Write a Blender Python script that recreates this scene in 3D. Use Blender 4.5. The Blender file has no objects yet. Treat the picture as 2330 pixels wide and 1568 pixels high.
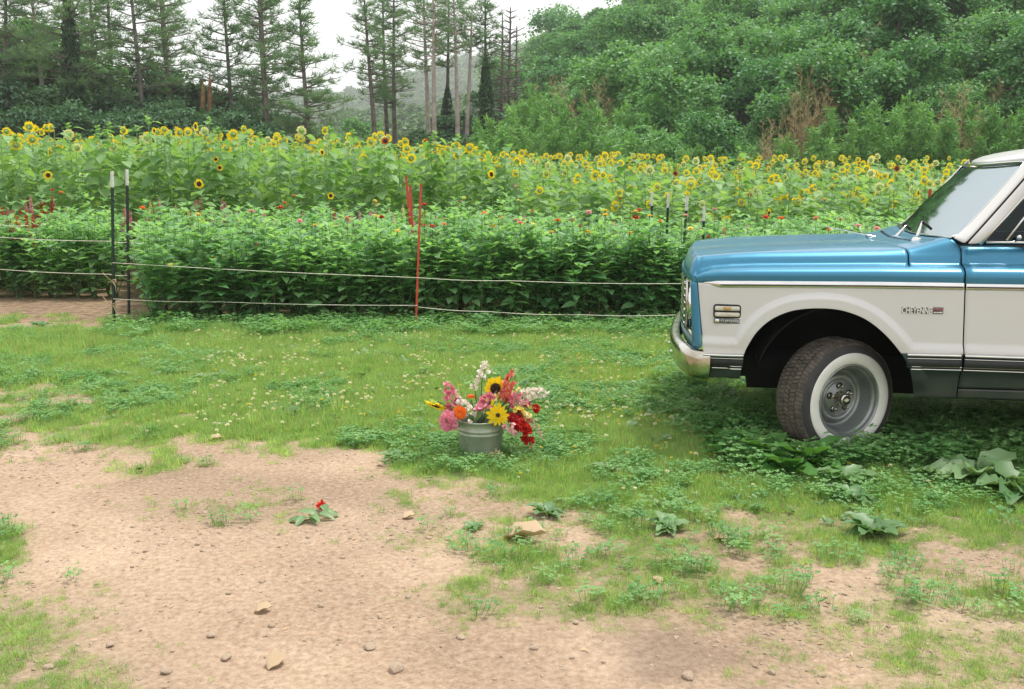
import bpy, math, random
import numpy as np
from mathutils import Vector, Matrix, Euler
R = math.radians
rs = np.random.RandomState(7)
random.seed(7)
sc = bpy.context.scene
COL = sc.collection

# ------------------------------------------------------------------ camera maths (photo coordinates, 2330 px wide)
FPX, CX, CY, EYE = 2265.0, 1165.0, 784.0, 1.6
PITCH = R(9.55)
def ray(px, py):
    x = (px - CX) / FPX; y = -(py - CY) / FPX
    return np.array([x, math.cos(PITCH) + y * math.sin(PITCH), -math.sin(PITCH) + y * math.cos(PITCH)])
def at(px, py, Y):
    d = ray(px, py); k = Y / d[1]
    return np.array([d[0] * k, Y, EYE + d[2] * k])
def gnd(px, py, z=0.0):
    d = ray(px, py); k = (z - EYE) / d[2]
    return np.array([d[0] * k, d[1] * k, z])
def to_px(X, Y, Z):
    d = Y * math.cos(PITCH) + (EYE - Z) * math.sin(PITCH)
    yc = Y * math.sin(PITCH) - (EYE - Z) * math.cos(PITCH)
    return CX + FPX * X / d, CY - FPX * yc / d

# ------------------------------------------------------------------ object helpers
def tag(o, label=None, cat=None, group=None, kind=None):
    if label: o['label'] = label
    if cat: o['category'] = cat
    if group: o['group'] = group
    if kind: o['kind'] = kind
    return o
def empty(name, loc=(0, 0, 0), rz=0.0, label=None, cat=None, group=None, scale=1.0):
    o = bpy.data.objects.new(name, None); o.empty_display_size = .1
    COL.objects.link(o); o.location = loc; o.rotation_euler = (0, 0, rz)
    o.scale = (scale,) * 3 if not hasattr(scale, '__len__') else scale
    return tag(o, label, cat, group)
def link(name, me, parent=None, loc=None, rot=None, scale=None):
    o = bpy.data.objects.new(name, me); COL.objects.link(o)
    if parent is not None: o.parent = parent
    if loc is not None: o.location = loc
    if rot is not None: o.rotation_euler = rot
    if scale is not None: o.scale = scale if hasattr(scale, '__len__') else (scale,) * 3
    return o

class MB:
    """collects geometry as numpy blocks; build() makes ONE mesh"""
    def __init__(s): s.v = []; s.f = []; s.m = []; s.r = []; s.n = 0
    def add(s, v, f, mat=0, rnd=None):
        v = np.asarray(v, float).reshape(-1, 3)
        for blk in ([f] if isinstance(f, np.ndarray) else _split(f)):
            s.f.append(blk + s.n)
            s.m.append(np.full(len(blk), mat, int))
            s.r.append(np.full(len(blk), rs.rand() if rnd is None else rnd, float) if not isinstance(rnd, np.ndarray) else rnd)
        s.v.append(v); s.n += len(v)
        return s
    def mesh(s, name, mats, smooth=True, attr=True):
        me = bpy.data.meshes.new(name)
        V = np.concatenate(s.v) if s.v else np.zeros((0, 3))
        tot = np.concatenate([np.full(len(b), b.shape[1], int) for b in s.f])
        idx = np.concatenate([b.ravel() for b in s.f])
        me.vertices.add(len(V)); me.vertices.foreach_set('co', V.astype(np.float32).ravel())
        me.loops.add(len(idx)); me.loops.foreach_set('vertex_index', idx.astype(np.int32))
        me.polygons.add(len(tot))
        me.polygons.foreach_set('loop_start', (np.cumsum(tot) - tot).astype(np.int32))
        me.polygons.foreach_set('material_index', np.concatenate(s.m).astype(np.int32))
        me.polygons.foreach_set('use_smooth', np.full(len(tot), bool(smooth)))
        if attr:
            a = me.attributes.new('rnd', 'FLOAT', 'FACE')
            a.data.foreach_set('value', np.concatenate(s.r).astype(np.float32))
        me.update(calc_edges=True); me.validate()
        for m in (mats if isinstance(mats, (list, tuple)) else [mats]): me.materials.append(m)
        return me
    def build(s, name, mats, parent=None, smooth=True, **k):
        return link(name, s.mesh(name, mats, smooth), parent, **k)
def _split(f):
    out = {}
    for q in f: out.setdefault(len(q), []).append(q)
    return [np.array(x, int) for x in out.values()]

def nrmz(a): return a / (np.linalg.norm(a, axis=-1, keepdims=True) + 1e-9)
def scatter(mb, tv, tf, pos, d, n, size, wid=1.0, mat=0, rnd=None):
    """copies of template tv/tf at pos, y along d, z near n"""
    pos = np.asarray(pos, float); k = len(pos)
    if k == 0: return
    d = nrmz(np.asarray(d, float)); n = np.asarray(n, float)
    x = nrmz(np.cross(d, n)); z = np.cross(x, d)
    size = np.broadcast_to(np.asarray(size, float), (k,)); wid = np.broadcast_to(np.asarray(wid, float), (k,))
    tv = np.asarray(tv, float)
    P = (tv[None, :, 0, None] * x[:, None] * wid[:, None, None] + tv[None, :, 1, None] * d[:, None] + tv[None, :, 2, None] * z[:, None]) * size[:, None, None] + pos[:, None]
    r = rs.rand(k) if rnd is None else np.broadcast_to(rnd, (k,))
    m = len(tv)
    base = (np.arange(k) * m)
    off = mb.n
    mb.v.append(P.reshape(-1, 3)); mb.n += k * m
    for blk in _split(tf):
        F = (blk[None] + base[:, None, None]).reshape(-1, blk.shape[1]) + off
        mb.f.append(F); mb.m.append(np.full(len(F), mat, int)); mb.r.append(np.repeat(r, len(blk)))
def leaf_t(w, prof, fold=.06, droop=.2, wave=0.0):
    """leaf template: length 1 along y. prof: list of (y, halfwidth 0..1)"""
    v = [(0, 0, 0)]; f = []
    rows = []
    for i, (y, h) in enumerate(prof):
        z = -droop * y * y; wz = wave * (1 if i % 2 else -1)
        b = len(v); v += [(-w * h, y, z + fold * h + wz), (0, y, z), (w * h, y, z + fold * h - wz)]; rows.append(b)
    v.append((0, 1, -droop)); t = len(v) - 1
    b = rows[0]; f += [(0, b + 1, b), (0, b + 2, b + 1)]
    for a, b in zip(rows, rows[1:]):
        f += [(a, a + 1, b + 1, b), (a + 1, a + 2, b + 2, b + 1)]
    b = rows[-1]; f += [(b, b + 1, t), (b + 1, b + 2, t)]
    return np.array(v, float), f
LEAF_Z = leaf_t(.29, [(.14, .6), (.36, 1), (.7, .7)], .07, .28)
LEAF_H = leaf_t(.44, [(.05, .75), (.25, 1), (.6, .72), (.85, .28)], .07, .3)
LEAF_B = leaf_t(.30, [(.1, .3), (.3, .72), (.5, 1), (.7, .9), (.88, .5)], .08, .25, .03)
LEAF_D = (np.array([(0, 0, 0), (.27, .45, .06), (0, 1, -.08), (-.27, .45, .06)]), [(0, 1, 2, 3)])
LEAF_N = (np.array([(0, 0, 0), (.07, .4, .01), (0, 1, -.12), (-.07, .4, .01)]), [(0, 1, 2, 3)])
PETAL = (np.array([(0, 0, 0), (.17, .35, .02), (.14, .75, .02), (0, 1, -.04), (-.14, .75, .02), (-.17, .35, .02)]), [(0, 1, 2, 3), (0, 3, 4, 5)])

def tube(mb, pts, rad, n=6, mat=0, rnd=None, cap=True):
    pts = np.asarray(pts, float); k = len(pts)
    rad = np.broadcast_to(np.asarray(rad, float), (k,))
    t = nrmz(np.gradient(pts, axis=0))
    ref = np.array([0.03, 0.02, 1.0]) if abs(t[:, 2]).mean() < .85 else np.array([1.0, 0.02, 0.03])
    x = nrmz(np.cross(t, ref)); y = np.cross(t, x)
    a = np.arange(n) * 2 * math.pi / n
    P = pts[:, None] + rad[:, None, None] * (np.cos(a)[None, :, None] * x[:, None] + np.sin(a)[None, :, None] * y[:, None])
    f = []
    for i in range(k - 1):
        for j in range(n):
            j2 = (j + 1) % n
            f.append((i * n + j, i * n + j2, (i + 1) * n + j2, (i + 1) * n + j))
    F = [np.array(f, int)]
    V = P.reshape(-1, 3)
    if cap and n > 2:
        f2 = [tuple(range(n))[::-1], tuple(range((k - 1) * n, k * n))]
        mb.add(V, f + f2, mat, rnd)
    else: mb.add(V, F[0], mat, rnd)
def lathe(mb, prof, n=32, M=None, mat=0, rnd=.5, closed=False):
    """prof (r, h); axis z; M 4x4"""
    prof = np.asarray(prof, float); k = len(prof)
    a = np.arange(n) * 2 * math.pi / n
    V = np.stack([prof[:, None, 0] * np.cos(a), prof[:, None, 0] * np.sin(a), np.broadcast_to(prof[:, None, 1], (k, n))], -1).reshape(-1, 3)
    if M is not None: V = V @ np.array(M)[:3, :3].T + np.array(M)[:3, 3]
    f = [(i * n + j, i * n + (j + 1) % n, (i + 1) * n + (j + 1) % n, (i + 1) * n + j) for i in range(k - 1) for j in range(n)]
    mb.add(V, np.array(f, int), mat, rnd)
def box(mb, c, s, M=None, mat=0, rnd=.5):
    c = np.array(c, float); s = np.array(s, float) / 2
    V = np.array([(x, y, z) for x in (-1, 1) for y in (-1, 1) for z in (-1, 1)], float) * s + c
    if M is not None: V = V @ np.array(M)[:3, :3].T + np.array(M)[:3, 3]
    mb.add(V, np.array([(0, 1, 3, 2), (4, 6, 7, 5), (0, 4, 5, 1), (2, 3, 7, 6), (0, 2, 6, 4), (1, 5, 7, 3)]), mat, rnd)
def grid(mb, P, mat=0, rnd=.5, flip=False):
    P = np.asarray(P, float); a, b = P.shape[:2]
    i = np.arange(a - 1)[:, None]; j = np.arange(b - 1)[None]
    q = np.stack([i * b + j, i * b + j + 1, (i + 1) * b + j + 1, (i + 1) * b + j], -1).reshape(-1, 4)
    if flip: q = q[:, ::-1]
    mb.add(P.reshape(-1, 3), q, mat, rnd)
def solid(o, th, off=1.0):
    m = o.modifiers.new('s', 'SOLIDIFY'); m.thickness = th; m.offset = off; return o
def subs(o, l=1):
    m = o.modifiers.new('d', 'SUBSURF'); m.levels = l; m.render_levels = l; return o
def bev(o, w, seg=2):
    m = o.modifiers.new('b', 'BEVEL'); m.width = w; m.segments = seg; m.limit_method = 'ANGLE'; m.angle_limit = R(35); return o
def copy_tree(o, parent=None):
    c = o.copy(); COL.objects.link(c); c.parent = parent
    for ch in o.children:
        copy_tree(ch, c)
    return c
def vnoise(x, y, s=1.0, seed=0):
    """smooth value noise, vectorised"""
    x = np.asarray(x, float) / s; y = np.asarray(y, float) / s
    xi = np.floor(x).astype(np.int64); yi = np.floor(y).astype(np.int64)
    fx = x - xi; fy = y - yi; fx = fx * fx * (3 - 2 * fx); fy = fy * fy * (3 - 2 * fy)
    def h(a, b):
        v = np.sin(a * 127.1 + b * 311.7 + seed * 74.7) * 43758.5453
        return v - np.floor(v)
    return (h(xi, yi) * (1 - fx) + h(xi + 1, yi) * fx) * (1 - fy) + (h(xi, yi + 1) * (1 - fx) + h(xi + 1, yi + 1) * fx) * fy
def fbm(x, y, s, seed=0, o=4):
    t = 0; a = .5; n = 0
    for k in range(o): t = t + a * vnoise(x, y, s, seed + k * 13); n += a; a *= .55; s *= .5
    return t / n

# ------------------------------------------------------------------ materials
def newmat(name):
    m = bpy.data.materials.new(name); m.use_nodes = True
    nt = m.node_tree; b = nt.nodes['Principled BSDF']; return m, nt, b
def N(nt, t, **k):
    n = nt.nodes.new(t)
    for a, v in k.items():
        if a in n.bl_rna.properties: setattr(n, a, v)
        else: n.inputs[a].default_value = v
    return n
def c4(c): return (c[0], c[1], c[2], 1)
def plain(name, col, rough=.5, metal=0.0, spec=.5, coat=0.0, var=0.0, nscale=6.0, bump=0.0, dirt=None, coatr=.08):
    m, nt, b = newmat(name)
    b.inputs['Roughness'].default_value = rough; b.inputs['Metallic'].default_value = metal
    b.inputs['Specular IOR Level'].default_value = spec
    b.inputs['Coat Weight'].default_value = coat; b.inputs['Coat Roughness'].default_value = coatr
    tc = N(nt, 'ShaderNodeTexCoord')
    no = N(nt, 'ShaderNodeTexNoise'); no.inputs['Scale'].default_value = nscale; no.inputs['Detail'].default_value = 6
    nt.links.new(tc.outputs['Object'], no.inputs['Vector'])
    cr = N(nt, 'ShaderNodeValToRGB')
    d = dirt if dirt else [max(0, c * (1 - var)) for c in col]
    cr.color_ramp.elements[0].position = .35; cr.color_ramp.elements[0].color = c4(d)
    cr.color_ramp.elements[1].position = .62; cr.color_ramp.elements[1].color = c4(col)
    nt.links.new(no.outputs['Fac'], cr.inputs['Fac']); nt.links.new(cr.outputs['Color'], b.inputs['Base Color'])
    if bump:
        bp = N(nt, 'ShaderNodeBump'); bp.inputs['Strength'].default_value = bump; bp.inputs['Distance'].default_value = .01
        no2 = N(nt, 'ShaderNodeTexNoise'); no2.inputs['Scale'].default_value = nscale * 6; no2.inputs['Detail'].default_value = 5
        nt.links.new(tc.outputs['Object'], no2.inputs['Vector'])
        nt.links.new(no2.outputs['Fac'], bp.inputs['Height']); nt.links.new(bp.outputs['Normal'], b.inputs['Normal'])
    return m
def leafy(name, dark, light, tr=.35, rough=.5, spec=.35, trcol=None, objvar=.5):
    """leaf-like material: per-face and per-object tint, translucent"""
    m, nt, b = newmat(name)
    at_ = N(nt, 'ShaderNodeAttribute'); at_.attribute_name = 'rnd'
    oi = N(nt, 'ShaderNodeObjectInfo')
    mx = N(nt, 'ShaderNodeMath'); mx.operation = 'MULTIPLY'; mx.inputs[1].default_value = 1 - objvar
    mo = N(nt, 'ShaderNodeMath'); mo.operation = 'MULTIPLY_ADD'; mo.inputs[1].default_value = objvar
    nt.links.new(at_.outputs['Fac'], mx.inputs[0]); nt.links.new(oi.outputs['Random'], mo.inputs[0]); nt.links.new(mx.outputs[0], mo.inputs[2])
    cr = N(nt, 'ShaderNodeMix'); cr.data_type = 'RGBA'
    cr.inputs['A'].default_value = c4(dark); cr.inputs['B'].default_value = c4(light)
    nt.links.new(mo.outputs[0], cr.inputs['Factor']); nt.links.new(cr.outputs['Result'], b.inputs['Base Color'])
    b.inputs['Roughness'].default_value = rough; b.inputs['Specular IOR Level'].default_value = spec
    t = N(nt, 'ShaderNodeBsdfTranslucent')
    hs = N(nt, 'ShaderNodeMix'); hs.data_type = 'RGBA'; hs.blend_type = 'MULTIPLY'; hs.inputs['Factor'].default_value = 1
    hs.inputs['B'].default_value = c4(trcol or (1.5, 1.5, .7)); nt.links.new(cr.outputs['Result'], hs.inputs['A'])
    nt.links.new(hs.outputs['Result'], t.inputs['Color'])
    ms = N(nt, 'ShaderNodeMixShader'); ms.inputs[0].default_value = tr
    nt.links.new(b.outputs[0], ms.inputs[1]); nt.links.new(t.outputs[0], ms.inputs[2])
    nt.links.new(ms.outputs[0], nt.nodes['Material Output'].inputs['Surface'])
    return m
M = {}
M['grass'] = leafy('grass_blades', (.10, .25, .07), (.48, .63, .25), .45, .55, .25, objvar=.65)
M['grass_dry'] = leafy('dry_grass', (.28, .24, .10), (.45, .38, .2), .3, .6, .2)
M['clover'] = leafy('clover_leaves', (.07, .23, .07), (.28, .47, .18), .4, .5, .3, objvar=.6)
M['clover_w'] = leafy('clover_flower', (.60, .55, .43), (.82, .79, .66), .25, .8, .1)
M['yellow_s'] = leafy('yellow_petals_small', (.85, .62, .03), (.9, .72, .05), .3, .6, .2, (1, 1, 1))
M['zleaf'] = leafy('zinnia_leaves', (.085, .25, .10), (.31, .52, .25), .48, .42, .45)
M['zstem'] = plain('green_stems', (.09, .16, .05), .6, var=.4, nscale=12)
M['sleaf'] = leafy('sunflower_leaves', (.10, .24, .07), (.30, .47, .20), .42, .5, .35)
M['sstem'] = plain('sunflower_stems', (.24, .40, .15), .6, var=.3, nscale=9)
M['ypetal'] = leafy('sunflower_petals', (.95, .66, .01), (1.0, .82, .04), .5, .6, .2, (1, 1, .7))
M['ppetal'] = leafy('pale_petals', (.75, .72, .3), (.85, .82, .5), .45, .6, .2, (1, 1, .8))
M['rpetal'] = leafy('rust_petals', (.35, .05, .02), (.55, .12, .03), .4, .6, .2, (1, 1, 1))
M['sdisc'] = plain('sunflower_disc', (.045, .02, .012), .85, var=.5, nscale=60, bump=.6)
M['sback'] = leafy('sunflower_sepals', (.30, .44, .14), (.45, .58, .26), .35, .6, .2)
def petal(name, a, b): M[name] = leafy(name, a, b, .3, .65, .2, (1, .9, .9), .35)
petal('red', (.42, .01, .008), (.72, .05, .03)); petal('orange', (.75, .10, .01), (.88, .22, .02))
petal('pink', (.60, .10, .20), (.92, .50, .56)); petal('palepink', (.78, .42, .45), (.88, .62, .6))
petal('salmon', (.75, .16, .12), (.86, .33, .25)); petal('yellow', (.85, .62, .05), (.9, .78, .2))
petal('white', (.78, .74, .62), (.88, .86, .78)); petal('magenta', (.6, .03, .22), (.75, .08, .35)); petal('darkred', (.22, .004, .008), (.42, .015, .02))
petal('paleyellow', (.82, .74, .3), (.88, .84, .5))
M['bark'] = plain('pine_bark', (.17, .145, .125), .9, var=.5, nscale=3, bump=.8)
M['barkpale'] = plain('pale_bark', (.42, .36, .31), .85, var=.35, nscale=3, bump=.6)
M['needles'] = leafy('pine_needles', (.075, .17, .09), (.19, .31, .155), .35, .6, .2, objvar=.35)
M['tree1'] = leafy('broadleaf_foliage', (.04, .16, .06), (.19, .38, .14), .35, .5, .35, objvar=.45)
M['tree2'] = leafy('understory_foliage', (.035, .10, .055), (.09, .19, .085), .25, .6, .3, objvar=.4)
M['ivy'] = leafy('ivy_foliage', (.015, .05, .02), (.04, .10, .03), .15, .5, .3)
M['bamboo'] = leafy('bamboo_leaves', (.07, .22, .06), (.23, .43, .14), .3, .5, .3, objvar=.5)
M['culm'] = plain('bamboo_culms', (.30, .32, .12), .5, var=.3)
M['tan'] = leafy('dead_twigs', (.28, .21, .11), (.48, .39, .23), .1, .8, .1)
M['farleaf'] = leafy('far_foliage', (.05, .13, .05), (.12, .22, .07), .2, .6, .2, objvar=.6)
M['post'] = plain('green_black_post_paint', (.012, .03, .022), .5, var=.4, nscale=20, bump=.2)
M['tip'] = plain('white_post_tip', (.72, .70, .66), .5, var=.2, nscale=30)
M['redpost'] = plain('orange_red_post_paint', (.60, .06, .03), .55, var=.3, nscale=8, dirt=(.45, .05, .03))
M['twine'] = plain('cream_twine', (.85, .82, .66), .9, var=.3, nscale=40)
M['tan_twine'] = plain('tan_baling_twine', (.55, .42, .25), .9, var=.3, nscale=40)
M['galv'] = plain('galvanised_steel', (.37, .42, .33), .42, metal=.45, var=.45, nscale=9, bump=.25, dirt=(.27, .31, .25))
M['stone'] = plain('field_stone', (.50, .385, .28), .85, var=.3, nscale=14, bump=.6)
M['dockleaf'] = leafy('dock_leaves', (.08, .18, .065), (.21, .33, .155), .25, .45, .4, objvar=.6)
M['dockdark'] = leafy('dock_leaves_dark', (.05, .17, .035), (.13, .29, .07), .25, .4, .45)
M['dry'] = leafy('dry_leaf', (.40, .29, .18), (.62, .49, .34), .2, .7, .2)
# ================================================================== PICKUP TRUCK
PSI = R(11.5)
TO = np.array([1.857, 5.5, 0.0])
TU = np.array([math.cos(PSI), -math.sin(PSI), 0]); TW = np.array([math.sin(PSI), math.cos(PSI), 0])
WID = 1.95
def TL(px, py, v=0.0):
    d = ray(px, py); E = np.array([0, 0, EYE]) - TO
    k = (v - E @ TW) / (d @ TW); p = E + k * d
    return np.array([p @ TU, v, p[2]])
def zc(pts, v=0.0):
    q = np.array([TL(x, y, v) for x, y in pts]); q = q[np.argsort(q[:, 0])]
    return lambda u: np.interp(u, q[:, 0], q[:, 2])
def uc(pts, v=0.0):
    q = np.array([TL(x, y, v) for x, y in pts]); q = q[np.argsort(q[:, 2])]
    return lambda z: np.interp(z, q[:, 2], q[:, 0])
def ss(a, b, x):
    t = np.clip((x - a) / (b - a), 0, 1); return t * t * (3 - 2 * t)
# paints
def carpaint(name, col, metal, rough, coat=.8, dirtcol=(.18, .14, .10), dz=(.35, .75), flake=0.0):
    m, nt, b = newmat(name)
    b.inputs['Metallic'].default_value = metal; b.inputs['Roughness'].default_value = rough
    b.inputs['Coat Weight'].default_value = coat; b.inputs['Coat Roughness'].default_value = .09
    tc = N(nt, 'ShaderNodeTexCoord'); sx = N(nt, 'ShaderNodeSeparateXYZ'); nt.links.new(tc.outputs['Object'], sx.inputs[0])
    mr = N(nt, 'ShaderNodeMapRange'); mr.inputs['From Min'].default_value = dz[1]; mr.inputs['From Max'].default_value = dz[0]
    nt.links.new(sx.outputs['Z'], mr.inputs['Value'])
    no = N(nt, 'ShaderNodeTexNoise'); no.inputs['Scale'].default_value = 7; no.inputs['Detail'].default_value = 7
    nt.links.new(tc.outputs['Object'], no.inputs['Vector'])
    mu = N(nt, 'ShaderNodeMath'); mu.operation = 'MULTIPLY'; nt.links.new(mr.outputs[0], mu.inputs[0]); nt.links.new(no.outputs['Fac'], mu.inputs[1])
    mi = N(nt, 'ShaderNodeMix'); mi.data_type = 'RGBA'; mi.inputs['A'].default_value = c4(col); mi.inputs['B'].default_value = c4(dirtcol)
    nt.links.new(mu.outputs[0], mi.inputs['Factor']); nt.links.new(mi.outputs['Result'], b.inputs['Base Color'])
    # fine orange-peel and soft large waviness of old sheet metal
    n2 = N(nt, 'ShaderNodeTexNoise'); n2.inputs['Scale'].default_value = 2.2; n2.inputs['Detail'].default_value = 2
    nt.links.new(tc.outputs['Object'], n2.inputs['Vector'])
    bp = N(nt, 'ShaderNodeBump'); bp.inputs['Strength'].default_value = .25; bp.inputs['Distance'].default_value = .01
    nt.links.new(n2.outputs['Fac'], bp.inputs['Height']); nt.links.new(bp.outputs['Normal'], b.inputs['Normal'])
    return m
M['blue'] = carpaint('blue_metallic_paint', (.030, .19, .315), .5, .38, .5)
M['bluelow'] = carpaint('blue_metallic_paint_dusty', (.010, .028, .036), .2, .5, .4, (.10, .09, .07), (.35, .62))
M['whitep'] = carpaint('white_paint', (.575, .575, .56), 0, .38, .5, (.42, .36, .28), (.45, .75))
M['chrome'] = plain('chrome', (.72, .72, .70), .10, 1, var=.12, nscale=5, bump=.05)
M['chromeold'] = plain('weathered_chrome', (.66, .65, .60), .17, 1, var=.45, nscale=7, bump=.15, dirt=(.42, .38, .30))
M['black'] = plain('black_rubber', (.012, .012, .012), .7, var=.3)
M['flatblack'] = plain('under_body_black', (.008, .009, .009), .9, var=.4, spec=.2)
M['trimdark'] = plain('dark_vinyl_band', (.018, .022, .024), .5, var=.3, nscale=30)
M['tyre'] = plain('tyre_rubber', (.040, .040, .042), .75, var=.3, nscale=12, bump=.3)
M['tread'] = plain('dusty_tread', (.13, .105, .082), .9, var=.5, nscale=25, bump=.5, dirt=(.06, .052, .045))
M['ww'] = plain('whitewall_rubber', (.72, .71, .67), .6, var=.10, nscale=9)
M['rim'] = plain('silver_steel_wheel', (.30, .32, .31), .38, .55, var=.35, nscale=8, bump=.1)
M['amber'] = plain('amber_lens', (.55, .33, .10), .2, var=.25, nscale=30, coat=.8)
M['clearlens'] = plain('clear_lens', (.62, .58, .48), .15, var=.15, nscale=40, coat=.8)
M['vinyl'] = plain('dark_blue_vinyl', (.02, .035, .05), .5, var=.3)
M['badge'] = plain('badge_grey', (.16, .17, .17), .35, .6, var=.3, nscale=60)
M['badgered'] = plain('badge_red', (.35, .05, .04), .5, var=.3)
gm, gnt, gb = newmat('window_glass')
_fr = N(gnt, 'ShaderNodeFresnel'); _fr.inputs['IOR'].default_value = 1.55
_tr = N(gnt, 'ShaderNodeBsdfTransparent'); _tr.inputs['Color'].default_value = (.50, .60, .56, 1)
_gl = N(gnt, 'ShaderNodeBsdfGlossy'); _gl.inputs['Roughness'].default_value = .05; _gl.inputs['Color'].default_value = (.46, .52, .54, 1)
_mx = N(gnt, 'ShaderNodeMixShader')
gnt.links.new(_fr.outputs[0], _mx.inputs[0]); gnt.links.new(_tr.outputs[0], _mx.inputs[1]); gnt.links.new(_gl.outputs[0], _mx.inputs[2])
gnt.links.new(_mx.outputs[0], gnt.nodes['Material Output'].inputs['Surface'])
M['glass'] = gm
gd = gm.copy(); gd.name = 'tinted_glass'; M['glassdark'] = gd
for n_ in gd.node_tree.nodes:
    if n_.type == 'BSDF_TRANSPARENT': n_.inputs['Color'].default_value = (.10, .12, .12, 1)

truck = empty('pickup_truck', tuple(TO), -PSI, 'blue and white old pickup truck with whitewall tyre, parked nose left in the grass', 'pickup truck')
# --- curves read off the side of the truck
ARCH = [(1683, 868), (1691, 805.6), (1700, 787), (1717.6, 757.6), (1736, 739), (1756, 724), (1779, 713), (1804, 704.7), (1835, 701), (1866.5, 700), (1892, 701.5), (1914.5, 704.7), (1942, 713), (1967.4, 724), (1992, 741), (2015.4, 762.4), (2034, 783), (2049, 803), (2062, 824), (2070.7, 844), (2082.7, 892), (2084, 905)]
AQ = np.array([TL(x, y)[[0, 2]] for x, y in ARCH])
AQ = np.array([AQ[int(i)] * (1 - (i % 1)) + AQ[min(int(i) + 1, len(AQ) - 1)] * (i % 1) for i in np.linspace(0, len(AQ) - 1, 150)])
for _ in range(12): AQ[1:-1] = (AQ[:-2] + 2 * AQ[1:-1] + AQ[2:]) / 4
WB = 2.92
def adist(u, z, du=0.0):
    p = np.stack([u - du, z], -1)
    return np.sqrt(((p[..., None, :] - AQ) ** 2).sum(-1)).min(-1)
def zarch(u, du=0.0): return np.interp(u - du, AQ[:, 0], AQ[:, 1], left=-9, right=-9)
zmt = zc([(1598, 641), (1700, 640), (2000, 642.5), (2195, 646), (2330, 648)])        # top of chrome moulding
zmb = zc([(1598, 650), (1640, 657), (1800, 658), (2000, 659.5), (2195, 662), (2330, 664)])
ztr = zc([(1600, 803), (1690, 804), (2050, 801.5), (2195, 804.5), (2330, 809)])      # top of lower trim
zlo = zc([(1600, 839.5), (1690, 841), (2058, 840), (2195, 843.5), (2330, 848)])      # bottom of lower trim
zbt = zc([(1600, 862), (1690, 863)]); zbr = zc([(2080, 909), (2195, 911), (2330, 915)])
useam = uc([(2199, 557), (2196.5, 647), (2190.8, 805.6), (2183.5, 890), (2182, 912)])
ufw = uc([(1584.5, 629), (1588.8, 647), (1592, 690), (1596, 740), (1600.5, 803), (1603, 870)])
UF0 = float(TL(1586, 640)[0])
def vside(u, z, archs=(0.0,), taper=True):
    base = np.interp(z, [.36, .45, .55, .60, .63, .70, .95, 1.1], [.075, .05, .02, .004, .008, .004, .006, .006])
    m = 1 - ss(.655, .70, z)
    m = np.where(z < .60, m * ss(.50, .60, z), m)
    for a in archs:
        d = adist(u, z, a)
        m = np.maximum(m, (1 - ss(.048, .088, d)) * ss(.40, .50, z))
    v = base - .026 * m
    if taper: v = v + np.clip((UF0 + .26 - u) / .26, 0, 1) ** 2 * .035
    return v
def spanel(name, u0, u1, zt, zb, mat, nu=120, nz=30, archs=(0.0,), parent=truck, th=.006, vf=None, extra=None):
    s = np.linspace(0, 1, nu)[:, None]; t = np.linspace(0, 1, nz)[None]
    u = np.broadcast_to(u0(1.0) * (1 - s) + u1(1.0) * s, (nu, nz)).copy()
    for _ in range(8):
        z = zt(u) * (1 - t) + zb(u) * t
        u = u0(z) * (1 - s) + u1(z) * s
    v = vside(u, z, archs) if vf is None else vf(u, z)
    b = MB(); grid(b, np.stack([u, v, z], -1), flip=True)
    o = b.build(name, M[mat], parent); solid(o, th, -1); return o
def far(o, parent=truck):
    c = o.copy(); COL.objects.link(c); c.parent = parent; c.location = (o.location[0], WID - o.location[1], o.location[2]); c.scale = (1, -1, 1)
    for ch in o.children:
        d = ch.copy(); COL.objects.link(d); d.parent = c
    return c
G = .0035
k_ = lambda c: (lambda z: np.zeros_like(z) + c)
fen = spanel('front_fender', ufw, lambda z: useam(z) - G, lambda u: zmb(u) + .012, lambda u: np.maximum(ztr(u) - .004, zarch(u)), 'whitep', 190, 44)
far(fen)
# lower blue pieces of the fender, before and behind the wheel arch
ual = lambda z: np.interp(z, AQ[:60, 1], AQ[:60, 0]); uar = lambda z: np.interp(-z, -AQ[90:, 1], AQ[90:, 0])
lo1 = spanel('lower_fender', ufw, lambda z: ual(z), lambda u: ztr(u) - .002, zbt, 'bluelow', 24, 20)
lo2 = spanel('lower_fender', uar, lambda z: useam(z) - G, lambda u: ztr(u) - .002, zbr, 'bluelow', 36, 26)
far(lo1); far(lo2)
UD1, UC1 = 1.86, 2.02    # rear edge of door, rear of cab
door = spanel('door', lambda z: useam(z) + G, k_(UD1), lambda u: zmb(u) + .012, lambda u: ztr(u) - .004, 'whitep', 60, 30)
dlo = spanel('lower_door_panel', lambda z: useam(z) + G, k_(UD1), lambda u: ztr(u) - .002, zc([(2184, 886), (2330, 890)]), 'bluelow', 40, 18)
rock = spanel('rocker_panel', lambda z: useam(z) + G, k_(UC1), zc([(2184, 889), (2330, 893)]), zbr, 'bluelow', 40, 6)
cabq = spanel('cab_corner', k_(UD1 + .008), k_(UC1), lambda u: zmb(u) + .012, lambda u: ztr(u) - .004, 'whitep', 12, 20)
cabl = spanel('cab_corner', k_(UD1 + .008), k_(UC1), lambda u: ztr(u) - .002, zc([(2184, 886), (2330, 890)]), 'bluelow', 12, 12)
UB0, UB1 = 2.05, 4.15
bed = spanel('bed_side', k_(UB0), k_(UB1), lambda u: zmb(u) + .012, lambda u: np.maximum(ztr(u) - .004, zarch(u, WB)), 'whitep', 150, 30, archs=(WB,))
bl1 = spanel('lower_bed_side', k_(UB0), lambda z: ual(z) + WB, lambda u: ztr(u) - .002, lambda u: zbr(u) + .03, 'bluelow', 20, 16, archs=(WB,))
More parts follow.
